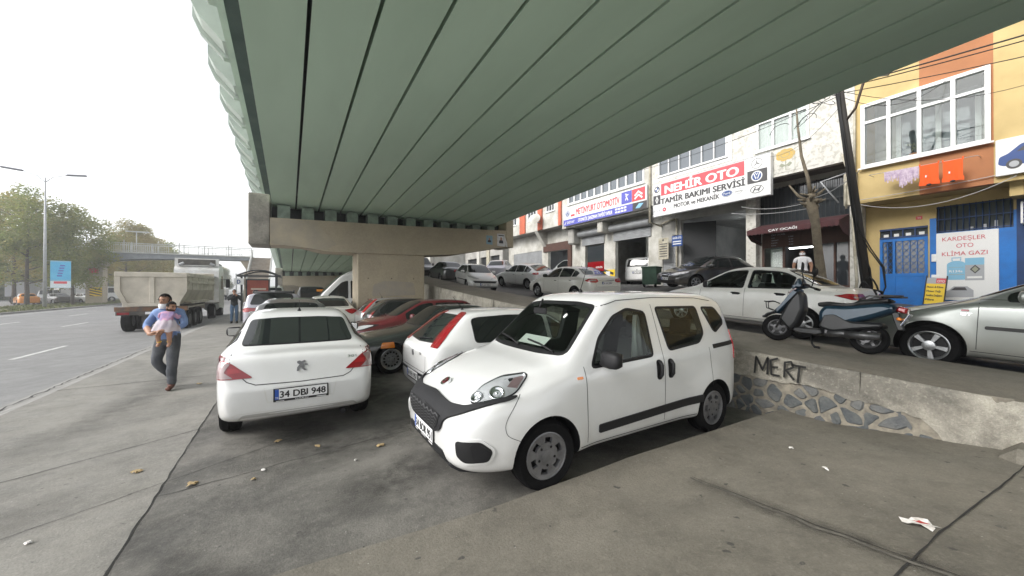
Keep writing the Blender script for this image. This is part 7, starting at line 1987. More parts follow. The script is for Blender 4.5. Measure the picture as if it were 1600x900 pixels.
# ------------------------------------------------------------------ footbridge
mat('bridge_grey', (.25, .27, .29), .7, col2=(.19, .205, .22), noise_scale=1.5)
mat('bridge_rail', (.48, .49, .46), .6, col2=(.36, .36, .34), noise_scale=2)
mat('stair_stone', (.46, .40, .33), .8, col2=(.36, .31, .25), noise_scale=3)
FB = Vector((-13.7, 72, -.27)); r = empty('footbridge', FB, 0, 'grey footbridge with pale railings crossing the main road behind the lorry', 'footbridge'); r.scale = (1.143,) * 3
g = MB(); g.prism([(-12.5, 5.15), (-7.6, 5.0), (-4, 5.45), (1, 5.65), (7.6, 5.70), (7.6, 6.12), (-12.5, 6.12)], -1.2, 1.2, 'y', 'bridge_grey'); g.box(-12.6, 7.7, -1.35, 1.35, 6.121, 6.25, 'bridge_rail'); g.build('deck', r)
for s in (-1, 1):
    g = MB(); g.box(-12.5, 7.6, s * 1.25 - .04, s * 1.25 + .04, 7.30, 7.38, 'bridge_rail'); g.box(-12.5, 7.6, s * 1.25 - .03, s * 1.25 + .03, 6.42, 6.47, 'bridge_rail')
    for i in range(112): 
        if i < 62 or i % 8 == 0: x = -12.5 + i * .18; g.box(x, x + .045, s * 1.25 - .02, s * 1.25 + .02, 6.25, 7.30, 'bridge_rail')
    for i in range(9): x = -12.5 + i * 2.5; g.box(x, x + .08, s * 1.25 - .05, s * 1.25 + .05, 6.25, 7.7 if i % 2 else 7.4, 'bridge_rail')
    g.build('railing', r)
g = MB(); g.prism([(-8.3, -.2), (-6.9, -.2), (-6.9, 4.4), (-6.4, 5.1), (-8.8, 5.1), (-8.3, 4.4)], -.7, .7, 'y', 'pier_concrete'); g.build('pillar', r)
g = MB(); g.prism([(6.2, 5.7), (7.6, 5.7), (7.6, 0), (6.9, 0), (6.9, 4.5)], -.9, .9, 'y', 'pier_concrete'); g.build('pillar', r)
g = MB(); N = 30
for i in range(N): g.box(7.62, 9.8, -14 + i * .45, -14 + (i + 1) * .45 - .01, (i + .02) * .205, (i + 1) * .205, 'stair_stone'); g.box(7.62, 9.8, -14.03 + i * .45, -14.005 + i * .45, (i + .75) * .205, (i + 1) * .205 - .002, 'joint_dirt')
g.build('stair', r)
for x in (7.5, 9.82):
    g = MB(); g.prism([(-14, 0), (-.5, 6.15), (-.5, 7.1), (-14, .95)], x, x + .12, 'x', 'bridge_rail'); g.build('stair_parapet', r)
g = MB(); g.box(-8.0, -7.25, -.73, -.702, 3.6, 4.25, 'sign_red'); g.build('poster', r)
g = MB(); g.box(-7.95, -6.95, -.76, -.705, .95, 2.0, 'sign_yellow')
for i in range(4): g.prism([(-7.95, 1.0 + i * .30), (-7.95, 1.14 + i * .30), (-6.95, .70 + i * .30 + .12), (-6.95, .70 + i * .30)] if i else [(-7.95, 1.0), (-7.95, 1.14), (-7.5, .96), (-7.7, .96)], -.765, -.7605, 'y', 'sign_ink')
q = g.build('hazard_board', None, FB); q.scale = (1.143,) * 3; tag(q, 'yellow and black striped hazard board on the footbridge pillar', 'sign')
g = MB(); g.tube([(-4.5, 1.2, 6.3), (-4.5, 1.2, 9.0)], .06, 6, 'bridge_rail'); g.box(-5.5, -3.4, 1.1, 1.3, 8.95, 9.1, 'bridge_rail'); q = g.build('bridge_lamp', None, FB); q.scale = (1.143,) * 3; tag(q, 'small T-shaped lamp standing on the footbridge', 'lamp')
# ------------------------------------------------------------------ street lamp with banner
mat('galvanised', (.42, .43, .44), .5, metal=.2, col2=(.34, .35, .36), noise_scale=4)
mat('lamp_shell', (.20, .20, .23), .5)
r = empty('street_lamp', (-21.6, 57.5, -.2), 0, 'tall double-armed street lamp with a blue banner on its mast', 'street lamp'); r.scale = (.89,) * 3
g = MB(); g.tube([(0, 0, 0), (0, 0, 8), (0, 0, 15.2)], [.17, .12, .06], 10, 'galvanised'); g.build('mast', r)
for s in (-1, 1):
    g = MB(); g.tube([(0, 0, 14.6), (s * .6, 0, 15.3), (s * 1.8, 0, 15.7)], .045, 6, 'galvanised'); g.build('arm', r)
    g = MB(); M = Matrix.Translation((s * 2.5, 0, 15.78)) @ Matrix.Rotation(-s * .1, 4, 'Y'); g.box(-.85, .85, -.2, .2, -.09, .12, 'lamp_shell', ch=.08, M=M); g.build('lamp_head', r)
F = Face(0, 0, 0); F.x = 0
g = MB(); g.box(.42, 2.05, -.03, .03, 2.35, 5.55, 'sign_cyan'); g.box(.42, 2.05, -.036, -.031, 3.3, 5.4, 'banner_blue' if mat('banner_blue', (.03, .30, .58), .5, col2=(.12, .50, .72), noise_scale=.6, stretch=(.3, 1, 1)) else '')
mat('banner_pale', (.62, .70, .74), .5); g.box(.42, 2.05, -.036, -.031, 2.37, 3.15, 'banner_pale'); g.box(.7, 1.75, -.042, -.037, 2.85, 3.12, 'sign_red')
for i in range(5): g.box(.95 + .06 * i, 1.35 + .06 * i, -.042, -.037, 3.7 + i * .3, 3.85 + i * .3, 'sign_blue')
for z in (2.4, 5.5): g.tube([(0, 0, z), (2.1, 0, z)], .03, 5, 'galvanised')
g.build('banner', r)
for i, (x, y) in enumerate(((-28.6, 80), (-28.9, 85))):
    q = empty('lamp_post', (x, y, -.2), 0, 'slim pale lamp post behind the banner mast', 'lamp post', 'slim lamp posts behind the banner'); g = MB(); g.tube([(0, 0, 0), (0, 0, 7)], .11, 6, 'plaster_white', r_end=.08); g.build('post', q); g = MB(); g.box(-.9, .9, -.15, .15, 7, 7.15, 'plaster_white', ch=.03); g.build('lamp_head', q)
q = empty('birch_trunk', (-23.6, 74, -.2), 0, 'thin white trunk with a few yellow leaves beside the footbridge pillar', 'tree')
g = MB(); g.tube([(0, 0, 0), (.1, 0, 3), (-.05, 0, 6)], .17, 7, 'plaster_white', r_end=.08); g.build('trunk', q)
g = MB(); rnd = random.Random(9)
for i in range(700):
    p = Vector((rnd.gauss(.9, .8), rnd.gauss(0, .6), rnd.gauss(5.2, 1.0))); u = Vector((rnd.gauss(0, 1), rnd.gauss(0, 1), rnd.gauss(0, 1))).normalized() * .14; v = u.orthogonal().normalized() * .1; g.add([p - u, p + v, p + u, p - v], [(0, 1, 2, 3)], 'leaf_olive')
g.build('crown', q)
# ------------------------------------------------------------------ vehicles beyond the road
r = car('taxi', sedan(), 'orange taxi at the left edge under the tall green tree', 'taxi', (-28.6, 72, -.22), PI / 2 + .5, 'taxi_paint', detail=0, cuts=((2.4, .05),))
r = car('parked_car', sedan(), 'low white saloon in front of the white lorry beyond the verge', 'car', (-25.3, 76.5, -.22), PI / 2 + .9, 'white_paint', detail=0, cuts=((2.4, .05),))
r = car('parked_car', DV, 'silver van beyond the verge left of the banner mast', 'van', (-28.6, 78.5, -.22), PI / 2, 'silver_paint', detail=0, cuts=((2.2, .05), (3.2, .04)))
r = car('parked_car', sedan(), 'dark saloon beyond the verge behind the banner mast', 'car', (-27.4, 75.5, -.22), PI / 2 + .8, 'black_paint', detail=0, cuts=((2.4, .05),), extra=lambda K: front_face(K, .65, .8))
def box_lorry(x, y, rz, label, body_m, L=6.2, H=2.9, drop=False):
    r = empty('lorry', (x, y, -.22), rz, label, 'lorry')
    g = MB(); g.prism(rounded([(L / 2, .55), (L / 2, 1.4), (L / 2 - .45, 2.35), (L / 2 - 1.6, 2.4), (L / 2 - 1.6, .55)], .08), -1.0, 1.0, 'y', 'white_plain'); g.build('cab', r)
    g = MB(); g.prism([(L / 2 + .004 - .02, 1.42), (L / 2 - .38, 2.24), (L / 2 - .40, 2.24), (L / 2 - .06, 1.42)], -.9, .9, 'y', 'dark_glass')
    for s in (-1, 1): g.prism([(L / 2 - .2, 1.45), (L / 2 - .55, 2.2), (L / 2 - 1.3, 2.2), (L / 2 - 1.3, 1.45)], s * 1.003, s * 1.008, 'y', 'dark_glass')
    g.build('window', r)
    g = MB(); g.box(-L / 2, L / 2 - 1.75, -1.1, 1.1, .95, H if not drop else 1.6, body_m, ch=.03)
    for i in range(4): xx = lerp(-L / 2 + .1, L / 2 - 1.9, i / 3); g.box(xx - .04, xx + .04, -1.13, 1.13, .95, H if not drop else 1.6, 'shutter_grey')
    g.build('load_body', r)
    g = MB(); g.box(-L / 2, L / 2 - .3, -.5, .5, .55, .94, 'black'); g.build('chassis', r)
    for xx in (L / 2 - .9, -L / 2 + 1.2):
        for s in (-1, 1): link('wheel', wheel_meshes(.42, .25, 'spoke5', 'rim_grey')[0], r, (xx, s * .92, .42), 0 if s > 0 else PI)
    return r
box_lorry(-25.9, 80.5, PI / 2 - 1.0, 'white box lorry beyond the verge right of the banner mast', 'white_plain')
box_lorry(-33, 84, PI / 2, 'blue-grey box lorry behind the taxi at the left edge', 'sign_grey', H=3.0)
box_lorry(-11.2, 89, PI / 2, 'pale small lorry far ahead on the main road', 'plaster_white', L=5.0, H=2.0)
car('parked_car', sedan(), 'tiny white car far ahead on the main road', 'car', (-8.6, 95, -.27), PI / 2, 'white_paint', detail=0, cuts=((2.4, .05),))
# ------------------------------------------------------------------ tipper lorry
mat('tipper_dust', (.60, .55, .465), .85, col2=(.44, .40, .335), noise_scale=1.6, bump=.1)
mat('tipper_rust', (.22, .11, .05), .8, col2=(.10, .08, .07), noise_scale=4)
mat('dirty_black', (.05, .047, .042), .8, col2=(.10, .09, .075), noise_scale=3)
mat('truck_white', (.70, .70, .69), .4, col2=(.55, .53, .5), noise_scale=2)
TR = Vector((-5.45, 29.2, -.24)); r = empty('tipper_lorry', TR, PI / 2, 'dusty beige tipper lorry with white cab standing on the main road', 'lorry')
xb = -5.9; xf = 1.4                                             # local x forward: rear and front of the tub
def tub(x, k=0.): return [(x, -1.22 + k, 2.72), (x, -1.22 + k, 1.95), (x, -.92 + k, 1.28), (x, .92 - k, 1.28), (x, 1.22 - k, 1.95), (x, 1.22 - k, 2.72)]
g = MB(); a, c = tub(xb + .15), tub(xf); a2, c2 = tub(xb + .15, .07), tub(xf, .07)
n = 6
for i in range(5): g.add([a[i], a[i + 1], c[i + 1], c[i]], [(0, 1, 2, 3)], 'tipper_dust'); g.add([a2[i + 1], a2[i], c2[i], c2[i + 1]], [(0, 1, 2, 3)], 'tipper_dust')
g.add(c, [tuple(range(6))], 'tipper_dust')
for s in (-1, 1):
    g.box(xb + .1, xf, s * 1.20 - .07, s * 1.20 + .07, 2.62, 2.78, 'tipper_dust'); g.box(xb + .3, xf, s * 1.25 - .03, s * 1.25 + .03, 2.30, 2.42, 'tipper_dust')
    g.prism([(xb + .2, 1.98), (xb + .45, 1.98), (xb + .9, 2.66), (xb + .65, 2.66)], s * 1.23 - .02, s * 1.23 + .03, 'y', 'tipper_dust')
    g.prism([(xb + 1.0, 1.26), (xf - 1.5, 1.26), (xf - 1.8, 1.40), (xb + .7, 1.40)], s * .95, s * 1.24, 'y', 'tipper_dust')
    for i in range(5): x = lerp(xb + 1.2, xf - .2, i / 4); g.box(x - .04, x + .04, s * 1.22 - .02, s * 1.22 + .05, 1.96, 2.62, 'tipper_dust')
g.box(xf - .05, xf + .08, -1.25, 1.25, 1.3, 3.0, 'tipper_dust', ch=.03)
g.build('tub', r)
g = MB(); poly = [(-1.22, 2.72), (-1.22, 1.9), (-.95, 1.26), (.95, 1.26), (1.22, 1.9), (1.22, 2.72)]
g.prism(poly, xb, xb + .12, 'x', 'tipper_dust'); out = [(-1.24, 2.78), (-1.24, 1.9), (-.97, 1.2), (.97, 1.2), (1.24, 1.9), (1.24, 2.78)]
for y0, y1, z0, z1 in ((-1.24, 1.24, 2.56, 2.78), (-.98, .98, 1.20, 1.36), (-.09, .09, 1.36, 2.56)): g.box(xb - .07, xb, y0, y1, z0, z1, 'tipper_dust', ch=.015)
for s in (-1, 1): g.prism([(s * 1.24, 2.56), (s * 1.05, 2.56), (s * 1.05, 1.95), (s * .82, 1.36), (s * .98, 1.36), (s * 1.24, 1.9)], xb - .07, xb, 'x', 'tipper_dust')
g.build('tailgate', r)
g = MB(); g.box(xb - .02, xb + .10, -1.25, 1.25, .98, 1.18, 'tipper_rust'); g.box(xb - .05, xb + .05, -1.2, 1.2, .80, .975, 'dirty_black'); g.box(xb, xf + 3, -.45, .45, .75, 1.2, 'dirty_black'); g.box(xb + .2, xb + .5, -.4, .4, .35, .78, 'dirty_black'); g.build('chassis', r)
for s in (-1, 1):
    g = MB(); g.box(xb - .07, xb - .051, s * .95 - .2, s * .95 + .2, .83, .94, 'lamp_dark_red'); g.build('tail_light', r)
    g = MB(); g.prism([(xb + .1, .98), (xb + .2, 1.15), (xb + 4.2, 1.15), (xb + 4.4, .9), (xb + 4.35, .9), (xb + 4.15, 1.1), (xb + .25, 1.1), (xb + .15, .98)], s * .72, s * 1.25, 'y', 'tipper_dust'); g.build('mudguard', r)
g = MB(); g.box(xb - .075, xb - .052, -.30, .22, .84, .95, 'plate_white'); g.build('number_plate', r)
for x in (xb + .95, xb + 2.25, xb + 3.55, 2.2, 5.4):
    for s in (-1, 1):
        t = link('wheel', wheel_meshes(.50, .34, 'holes', 'rim_grey', .52)[0], r, (x, s * 1.02, .50), 0 if s > 0 else PI); link('rim', wheel_meshes(.50, .34, 'holes', 'rim_grey', .52)[1], t)
g = MB(); g.prism(rounded([(3.7, .75), (6.1, .55), (6.15, 1.6), (5.85, 3.25), (5.5, 3.62), (4.2, 3.72), (3.75, 3.4)], .15), -1.2, 1.2, 'y', 'truck_white'); g.build('cab', r)
g = MB(); g.box(3.9, 5.4, -1.15, 1.15, 3.72, 3.80, 'dirty_black'); g.box(3.86, 3.96, -1.18, 1.18, 3.6, 4.12, 'truck_white'); g.box(3.83, 3.859, -1.0, 1.0, 3.66, 4.05, 'dirty_black')
for s in (-1, 1): g.cyl((3.84, s * .7, 3.8), (3.84, s * .95, 3.66), .09, n=8, m='shutter_grey')
g.build('roof_spoiler', r)
g = MB()
for s in (-1, 1): g.prism([(4.5, 2.0), (5.7, 2.0), (5.5, 2.95), (4.5, 2.95)], s * 1.203, s * 1.21, 'y', 'dark_glass')
g.build('cab_window', r)
for s in (-1, 1):
    g = MB(); g.box(5.5, 5.62, s * 1.38, s * 1.62, 2.1, 2.75, 'black', ch=.02); g.tube([(5.55, s * 1.2, 2.7), (5.55, s * 1.45, 2.72)], .02, 5, 'black'); g.build('side_mirror', r)
g = MB(); g.box(2.9, 3.9, -1.2, -.5, .55, 1.0, 'shutter_grey', ch=.1); g.box(2.9, 3.9, .5, 1.2, .55, 1.0, 'shutter_grey', ch=.1); g.box(1.6, 4.2, -1.2, 1.2, 1.02, 1.08, 'dirty_black'); g.build('fuel_tank', r)
g = MB(); rnd = random.Random(2); vs = []
for i in range(13):
    for j in range(9): vs.append((lerp(1.2, 3.9, j / 8) * 1., lerp(-1.1, 1.1, i / 12), 2.95 + .10 * noise.noise(Vector((i * .9, j * .9, 0))) - .1 * (j / 8)))
g.add(vs, [(i * 9 + j, i * 9 + j + 1, (i + 1) * 9 + j + 1, (i + 1) * 9 + j) for i in range(12) for j in range(8)], 'sign_grey', True); g.build('folded_tarpaulin', r)
# ------------------------------------------------------------------ bus shelter
mat('shelter_dark', (.03, .033, .036), .5); glass_mat('roof_glass', (.60, .68, .68), f=1.4)
mat('advert_red', (.33, .075, .045), .5, col2=(.26, .05, .035), noise_scale=2); mat('advert_cream', (.58, .50, .42), .6)
r = empty('bus_shelter', (-1.45, 26.0, 0), 0, 'dark-framed bus shelter with a curved glass roof and a red-brown advert', 'bus shelter')
for x in (-.80, .80):
    for y in (-.9, .9):
        g = MB(); g.box(x - .045, x + .045, y - .045, y + .045, 0, 2.5, 'shelter_dark'); g.build('post', r)
g = MB(); n = 12
arc = [(lerp(-.98, .98, i / n), 2.52 + .30 * math.sin(PI * i / n)) for i in range(n + 1)]
for y in (-1.05, 1.05): g.tube([(a, y, z) for a, z in arc], .04, 6, 'shelter_dark')
for x in (-.98, .98): g.box(x - .05, x + .05, -1.1, 1.1, 2.46, 2.56, 'shelter_dark')
g.box(-.98, .98, -1.09, -1.01, 2.44, 2.54, 'shelter_dark'); g.build('roof_frame', r)
g = MB(); g.add([(a, y, z) for a, z in arc for y in (-1.03, 1.03)], [(2 * i, 2 * i + 1, 2 * i + 3, 2 * i + 2) for i in range(n)], 'roof_glass', True); g.build('roof_glass', r)
g = MB(); g.box(-.62, .50, -.88, -.78, .35, 2.32, 'shelter_dark', ch=.02); g.box(-.55, .43, -.892, -.882, .45, 2.25, 'advert_red'); g.box(-.70, -.63, -.86, -.80, .3, 2.4, 'advert_cream')
for z, a, c in ((1.72, -.38, .32), (1.55, -.30, .22)): g.box(a, c, -.897, -.893, z, z + .09, 'advert_cream')
g.prism(rounded([(-.45, .5), (.35, .5), (.3, 1.0), (.0, 1.25), (-.4, 1.05)], .1), -.897, -.893, 'y', 'tipper_rust'); g.build('advert_panel', r)
g = MB(); g.box(-.7, .7, .5, .85, .42, .48, 'shelter_dark'); g.build('bench', r)
r = empty('bus_stop_sign', (-2.48, 24.9, 0), 0, 'small white bus stop sign with a dark mark beside the shelter', 'sign')
g = MB(); g.tube([(0, 0, 0), (0, 0, 2.6)], .035, 6, 'galvanised'); g.build('post', r); g = MB(); g.box(-.1, .35, -.03, .0, 2.0, 2.35, 'sign_white'); g.text('D', (.05, -.03, 2.06), (1, 0, 0), (0, 0, 1), .22, .14, 'sign_navy', bold=.05, off=.003); g.build('sign_plate', r)
# ------------------------------------------------------------------ scooter
from mathutils.geometry import tessellate_polygon
paint('scooter_blue', (.010, .034, .060), metal=.2, rough=.35, coat=.5)
mat('seat_black', (.014, .014, .015), .5, bump=.1, bump_scale=200)
mat('plastic_dark', (.018, .019, .021), .42)
mat('engine_grey', (.13, .13, .135), .4, metal=.7, noise_amt=.4, noise_scale=12)
zs = z_walk(2.5)
SCO = empty('scooter', (7.08, 2.45, zs), 0, 'dark blue motor scooter with black seat on its stand in front of the dusty saloon', 'scooter')
SCO.scale = (.89,) * 3; SCO.rotation_euler = (.10, -math.atan(.06), PI / 2 + .05)
def slab(poly, w, m, r=.03, bev=.03, yc=0., parent=None, name=None, taper=1.):
    """rounded outline (x forward, z up) given body: full width inside, edges drawn in"""
    g = MB(); P = resample(rounded(poly, r, 3), .06); n = len(P); vs = []
    secs = [(-w, -bev * 1.4), (-w * .88, -bev * .4), (-w * .5, 0), (w * .5, 0), (w * .88, -bev * .4), (w, -bev * 1.4)]
    for y, k in secs:
        for a, z in grow(P, k): vs.append((a, yc + y, z))
    sg = area(P) > 0
    fs = [(i * n + k, i * n + (k + 1) % n, (i + 1) * n + (k + 1) % n, (i + 1) * n + k) for i in range(5) for k in range(n)]
    if not sg: fs = [f[::-1] for f in fs]
    fs = [f[::-1] for f in fs]
    g.add(vs, fs, m, True)
    for o, fl in ((0, sg), (5 * n, not sg)):
        tri = tessellate_polygon([[Vector((vs[o + i][0], vs[o + i][2], 0)) for i in range(n)]])
        g.add([vs[o + i] for i in range(n)], [tuple(f) if fl else tuple(f)[::-1] for f in tri], m, True)
    return g.build(name, parent) if name else g
T1, R1 = wheel_meshes(.245, .11, 'spoke5', 'engine_grey', .60)
for x, st in ((.64, .32), (-.64, 0)):
    g = link('wheel', T1, SCO, (x, 0, .245), st); link('rim', R1, g); q = link('rim', R1, g); q.rotation_euler.z = PI
slab([(-.03, .33), (.02, .60), (-.06, .735), (-.35, .75), (-.78, .84), (-.98, .80), (-.92, .70), (-.70, .58), (-.42, .46), (-.22, .33)], .165, 'scooter_blue', .06, .05, parent=SCO, name='side_panel')
slab([(.0, .34), (-.05, .58), (-.22, .62), (-.44, .50), (-.80, .52), (-.84, .44), (-.5, .36), (-.2, .28)], .172, 'plastic_dark', .05, .03, parent=SCO, name='lower_panel')
slab([(.04, .70), (.05, .77), (-.10, .80), (-.30, .79), (-.42, .80), (-.50, .87), (-.84, .915), (-.90, .87), (-.74, .80), (-.40, .73), (-.15, .70)], .145, 'seat_black', .04, .035, parent=SCO, name='seat')
slab([(.36, .23), (.34, .30), (-.06, .32), (-.10, .24), (.0, .19), (.28, .19)], .16, 'plastic_dark', .03, .02, parent=SCO, name='floorboard')
slab([(.40, .22), (.30, .34), (.22, .62), (.26, .90), (.34, .97), (.42, .86), (.50, .70), (.56, .52), (.60, .42), (.50, .30)], .16, 'plastic_dark', .05, .04, parent=SCO, name='leg_shield')
slab([(.30, .96), (.36, 1.02), (.50, .82), (.66, .60), (.70, .52), (.62, .50), (.50, .66), (.40, .84)], .17, 'scooter_blue', .04, .05, parent=SCO, name='front_fairing')
slab([(.34, 1.0), (.42, 1.0), (.50, .90), (.44, .88)], .15, 'lamp_clear', .02, .02, parent=SCO, name='headlight')
slab([(.24, 1.02), (.33, 1.20), (.38, 1.18), (.46, .98), (.38, 1.0)], .15, 'scooter_blue', .03, .04, parent=SCO, name='fly_screen')
slab([(.40, .42), (.47, .56), (.64, .585), (.84, .50), (.90, .40), (.86, .42), (.76, .49), (.62, .525), (.50, .48)], .075, 'plastic_dark', .03, .02, parent=SCO, name='front_mudguard')
g = MB(); g.tube([(.72, .05, .56), (.84, .05, .60), (.86, .05, .72), (.74, .05, .74), (.62, .05, .70)], .010, 5, 'black'); g.tube([(.72, -.05, .56), (.84, -.05, .60), (.86, -.05, .72), (.74, -.05, .74)], .010, 5, 'black'); g.tube([(.86, .12, .72), (.86, -.12, .72)], .010, 5, 'black'); g.build('front_carrier', SCO)
for s in (-1, 1):
    g = MB(); g.tube([(.64, s * .075, .245), (.50, s * .075, .62), (.46, s * .04, .74)], .02, 7, 'engine_grey'); g.build('fork', SCO)
    g = MB(); g.tube([(.30, 0, 1.02), (.26, s * .16, 1.06), (.20, s * .33, 1.04)], .018, 7, 'black'); g.tube([(.215, s * .28, 1.04), (.185, s * .42, 1.03)], .024, 7, 'rubber'); g.build('handlebar', SCO)
    g = MB(); g.tube([(.25, s * .22, 1.06), (.24, s * .26, 1.18), (.26, s * .30, 1.30)], .010, 5, 'black')
    M = Matrix.Translation((.25, s * .32, 1.36)) @ Matrix.Rotation(.25 * s, 4, 'Z'); q = MB(); q.lathe([(0, -.03), (.05, -.025), (.075, 0), (.07, .012), (0, .012)], axis='x', n=16, m='black'); q.xf(M @ Matrix.Diagonal((1, 1, 1.25, 1))); g.join(q); g.build('mirror', SCO)
slab([(.30, 1.0), (.22, 1.08), (.24, 1.10), (.36, 1.08), (.38, 1.02)], .12, 'plastic_dark', .02, .02, parent=SCO, name='dashboard')
g = MB(); 
for s in (-1, 1): g.tube([(-.50, s * .13, .86), (-.62, s * .15, .93), (-1.0, s * .13, .955)], .014, 6, 'engine_grey')
g.box(-.95, -.74, -.12, .12, .945, .965, 'engine_grey', ch=.008); g.tube([(-.72, .13, .92), (-.66, .12, 1.03), (-.70, -.12, 1.03), (-.72, -.13, .92)], .016, 6, 'black'); g.build('luggage_rack', SCO)
slab([(-.94, .80), (-1.06, .78), (-1.04, .68), (-.92, .72)], .13, 'lamp_red', .02, .02, parent=SCO, name='tail_light')
slab([(-.86, .72), (-.96, .70), (-1.03, .44), (-.96, .42), (-.90, .58)], .07, 'plastic_dark', .02, .01, parent=SCO, name='rear_mudguard')
g = MB(); M = Matrix.Translation((-1.035, .0, .60)) @ Matrix.Rotation(PI - .0, 4, 'Z') @ Matrix.Rotation(.42, 4, 'Y')
g.box(-.003, .003, -.13, .13, -.10, .10, 'plate_white', M=M); t = MB(); t.box(.003, .0045, -.13, -.09, -.10, .10, 'plate_blue'); t.text('34 CML', (.003, -.08, .015), (0, 1, 0), (0, 0, 1), .06, .19, 'plate_black', bold=.02); t.text('263', (.003, -.05, -.075), (0, 1, 0), (0, 0, 1), .06, .13, 'plate_black', bold=.02); t.xf(M); g.join(t); g.build('number_plate', SCO)
for s in (-1, 1): g = MB(); g.blob((-.98, s * .15, .60), (.04, .025, .03), 'lamp_amber', 1); g.build('indicator', SCO)
g = MB(); g.tube([(-.15, .13, .25), (-.35, .14, .28), (-.62, .14, .26)], .055, 8, 'engine_grey'); g.box(-.45, -.05, -.11, .11, .20, .38, 'engine_grey', ch=.05); g.tube([(-.38, .15, .27), (-.80, .17, .30)], .062, 10, 'engine_grey'); g.cyl((-.62, -.1, .245), (-.62, .14, .245), .07, n=12, m='engine_grey'); g.build('engine', SCO)
g = MB(); g.tube([(.10, .12, .22), (.02, .22, .04), (-.03, .25, -.01)], .016, 6, 'black'); g.tube([(-.02, .22, -.005), (-.10, .28, -.005)], .018, 5, 'black'); g.build('side_stand', SCO)

# ------------------------------------------------------------------ people
mat('shirt_blue', (.20, .29, .50), .85, col2=(.14, .21, .40), noise_scale=6, bump=.3, bump_scale=25)
mat('jeans_dark', (.05, .055, .065), .9, col2=(.10, .105, .115), noise_scale=5, bump=.3, bump_scale=30)
mat('jeans_blue', (.10, .17, .27), .9, col2=(.07, .12, .2), noise_scale=5)
mat('shoe_brown', (.12, .045, .03), .6)
mat('mask_white', (.70, .72, .74), .8)
mat('pink_top', (.52, .28, .40), .85, col2=(.27, .20, .36), noise_scale=9, lo=.42, hi=.55)
mat('tulle', (.70, .64, .68), .9, alpha=.62, col2=(.60, .56, .62), noise_scale=12)
mat('jacket_dark', (.018, .021, .023), .8)
mat('tee_white', (.72, .72, .73), .85, bump=.2, bump_scale=20)
mat('eye_dark', (.01, .008, .008), .3)
def figure(name, loc, rz, joints, bones, regions, label, sub=2):
    """one continuous skinned body; each face takes the material of the bone it lies nearest to"""
    names = list(joints); me = bpy.data.meshes.new('skeleton')
    me.from_pydata([joints[k][0] for k in names], [(names.index(a), names.index(b)) for a, b in bones], [])
    o = bpy.data.objects.new('skeleton', me); COL.objects.link(o)
    o.modifiers.new('k', 'SKIN'); s = o.modifiers.new('s', 'SUBSURF'); s.levels = sub; s.render_levels = sub
    o.modifiers[0].use_smooth_shade = True
    for i, k in enumerate(names):
        r = joints[k][1]; me.skin_vertices[0].data[i].radius = r if isinstance(r, tuple) else (r, r)
    me.skin_vertices[0].data[names.index('pelvis')].use_root = True
    dg = bpy.context.evaluated_depsgraph_get(); body = bpy.data.meshes.new_from_object(o.evaluated_get(dg), depsgraph=dg); bpy.data.objects.remove(o)
    if sub > 1:
        for v in body.vertices:
            if v.co.z < joints['collar' if 'collar' in joints else 'chest'][0].z and 'collar' in joints:
                v.co += v.normal * (.010 * noise.noise(v.co * 9) + .007 * noise.noise(v.co * 22 + Vector((3, 1, 7))))
        body.update()
    ms = []; body.materials.clear()
    for p in body.polygons:
        best = None; c = p.center
        for a, b in bones:
            A, B = Vector(joints[a][0]), Vector(joints[b][0]); t = max(0, min(1, (c - A).dot(B - A) / max(1e-9, (B - A).length_squared))); d = (c - A.lerp(B, t)).length
            ra, rb_ = (x if not isinstance(x, tuple) else sum(x) / 2 for x in (joints[a][1], joints[b][1])); d = d / max(.02, lerp(ra, rb_, t))
            if best is None or d < best[0]: best = (d, a, b, t)
        m = regions(best[1], best[2], best[3], c)
        if m not in ms: ms.append(m); body.materials.append(MATS[m])
        p.material_index = ms.index(m); p.use_smooth = True
    root = empty(name, loc, rz, label, 'person'); link('body', body, root)
    return root
def hand_chain(J, Bn, side, wrist, d, up, curl=.6):
    """palm, four unequal bent fingers and a thumb leaving the side of the palm"""
    w, d, up = Vector(wrist), Vector(d).normalized(), Vector(up).normalized(); sd = d.cross(up)
    J[side + 'palm'] = (w + d * .055, (.030, .020)); Bn.append((side + 'wrist', side + 'palm'))
    for i, (o, ln) in enumerate(((-.028, .066), (-.010, .076), (.010, .070), (.028, .054))):
        a = w + d * .088 + sd * o; b = a + d * ln * .5 - up * ln * .18 * curl; c = b + d * ln * .42 * (1 - curl * .4) - up * ln * .5 * curl
        for k, q in zip('abc', (a, b, c)): J[f'{side}f{i}{k}'] = (q, .0088)
        Bn += [(side + 'palm', f'{side}f{i}a'), (f'{side}f{i}a', f'{side}f{i}b'), (f'{side}f{i}b', f'{side}f{i}c')]
    a = w + d * .035 - sd * .036; b = a + d * .03 - sd * .018 - up * .012
    J[side + 'ta'] = (a, .011); J[side + 'tb'] = (b, .0095); Bn += [(side + 'palm', side + 'ta'), (side + 'ta', side + 'tb')]
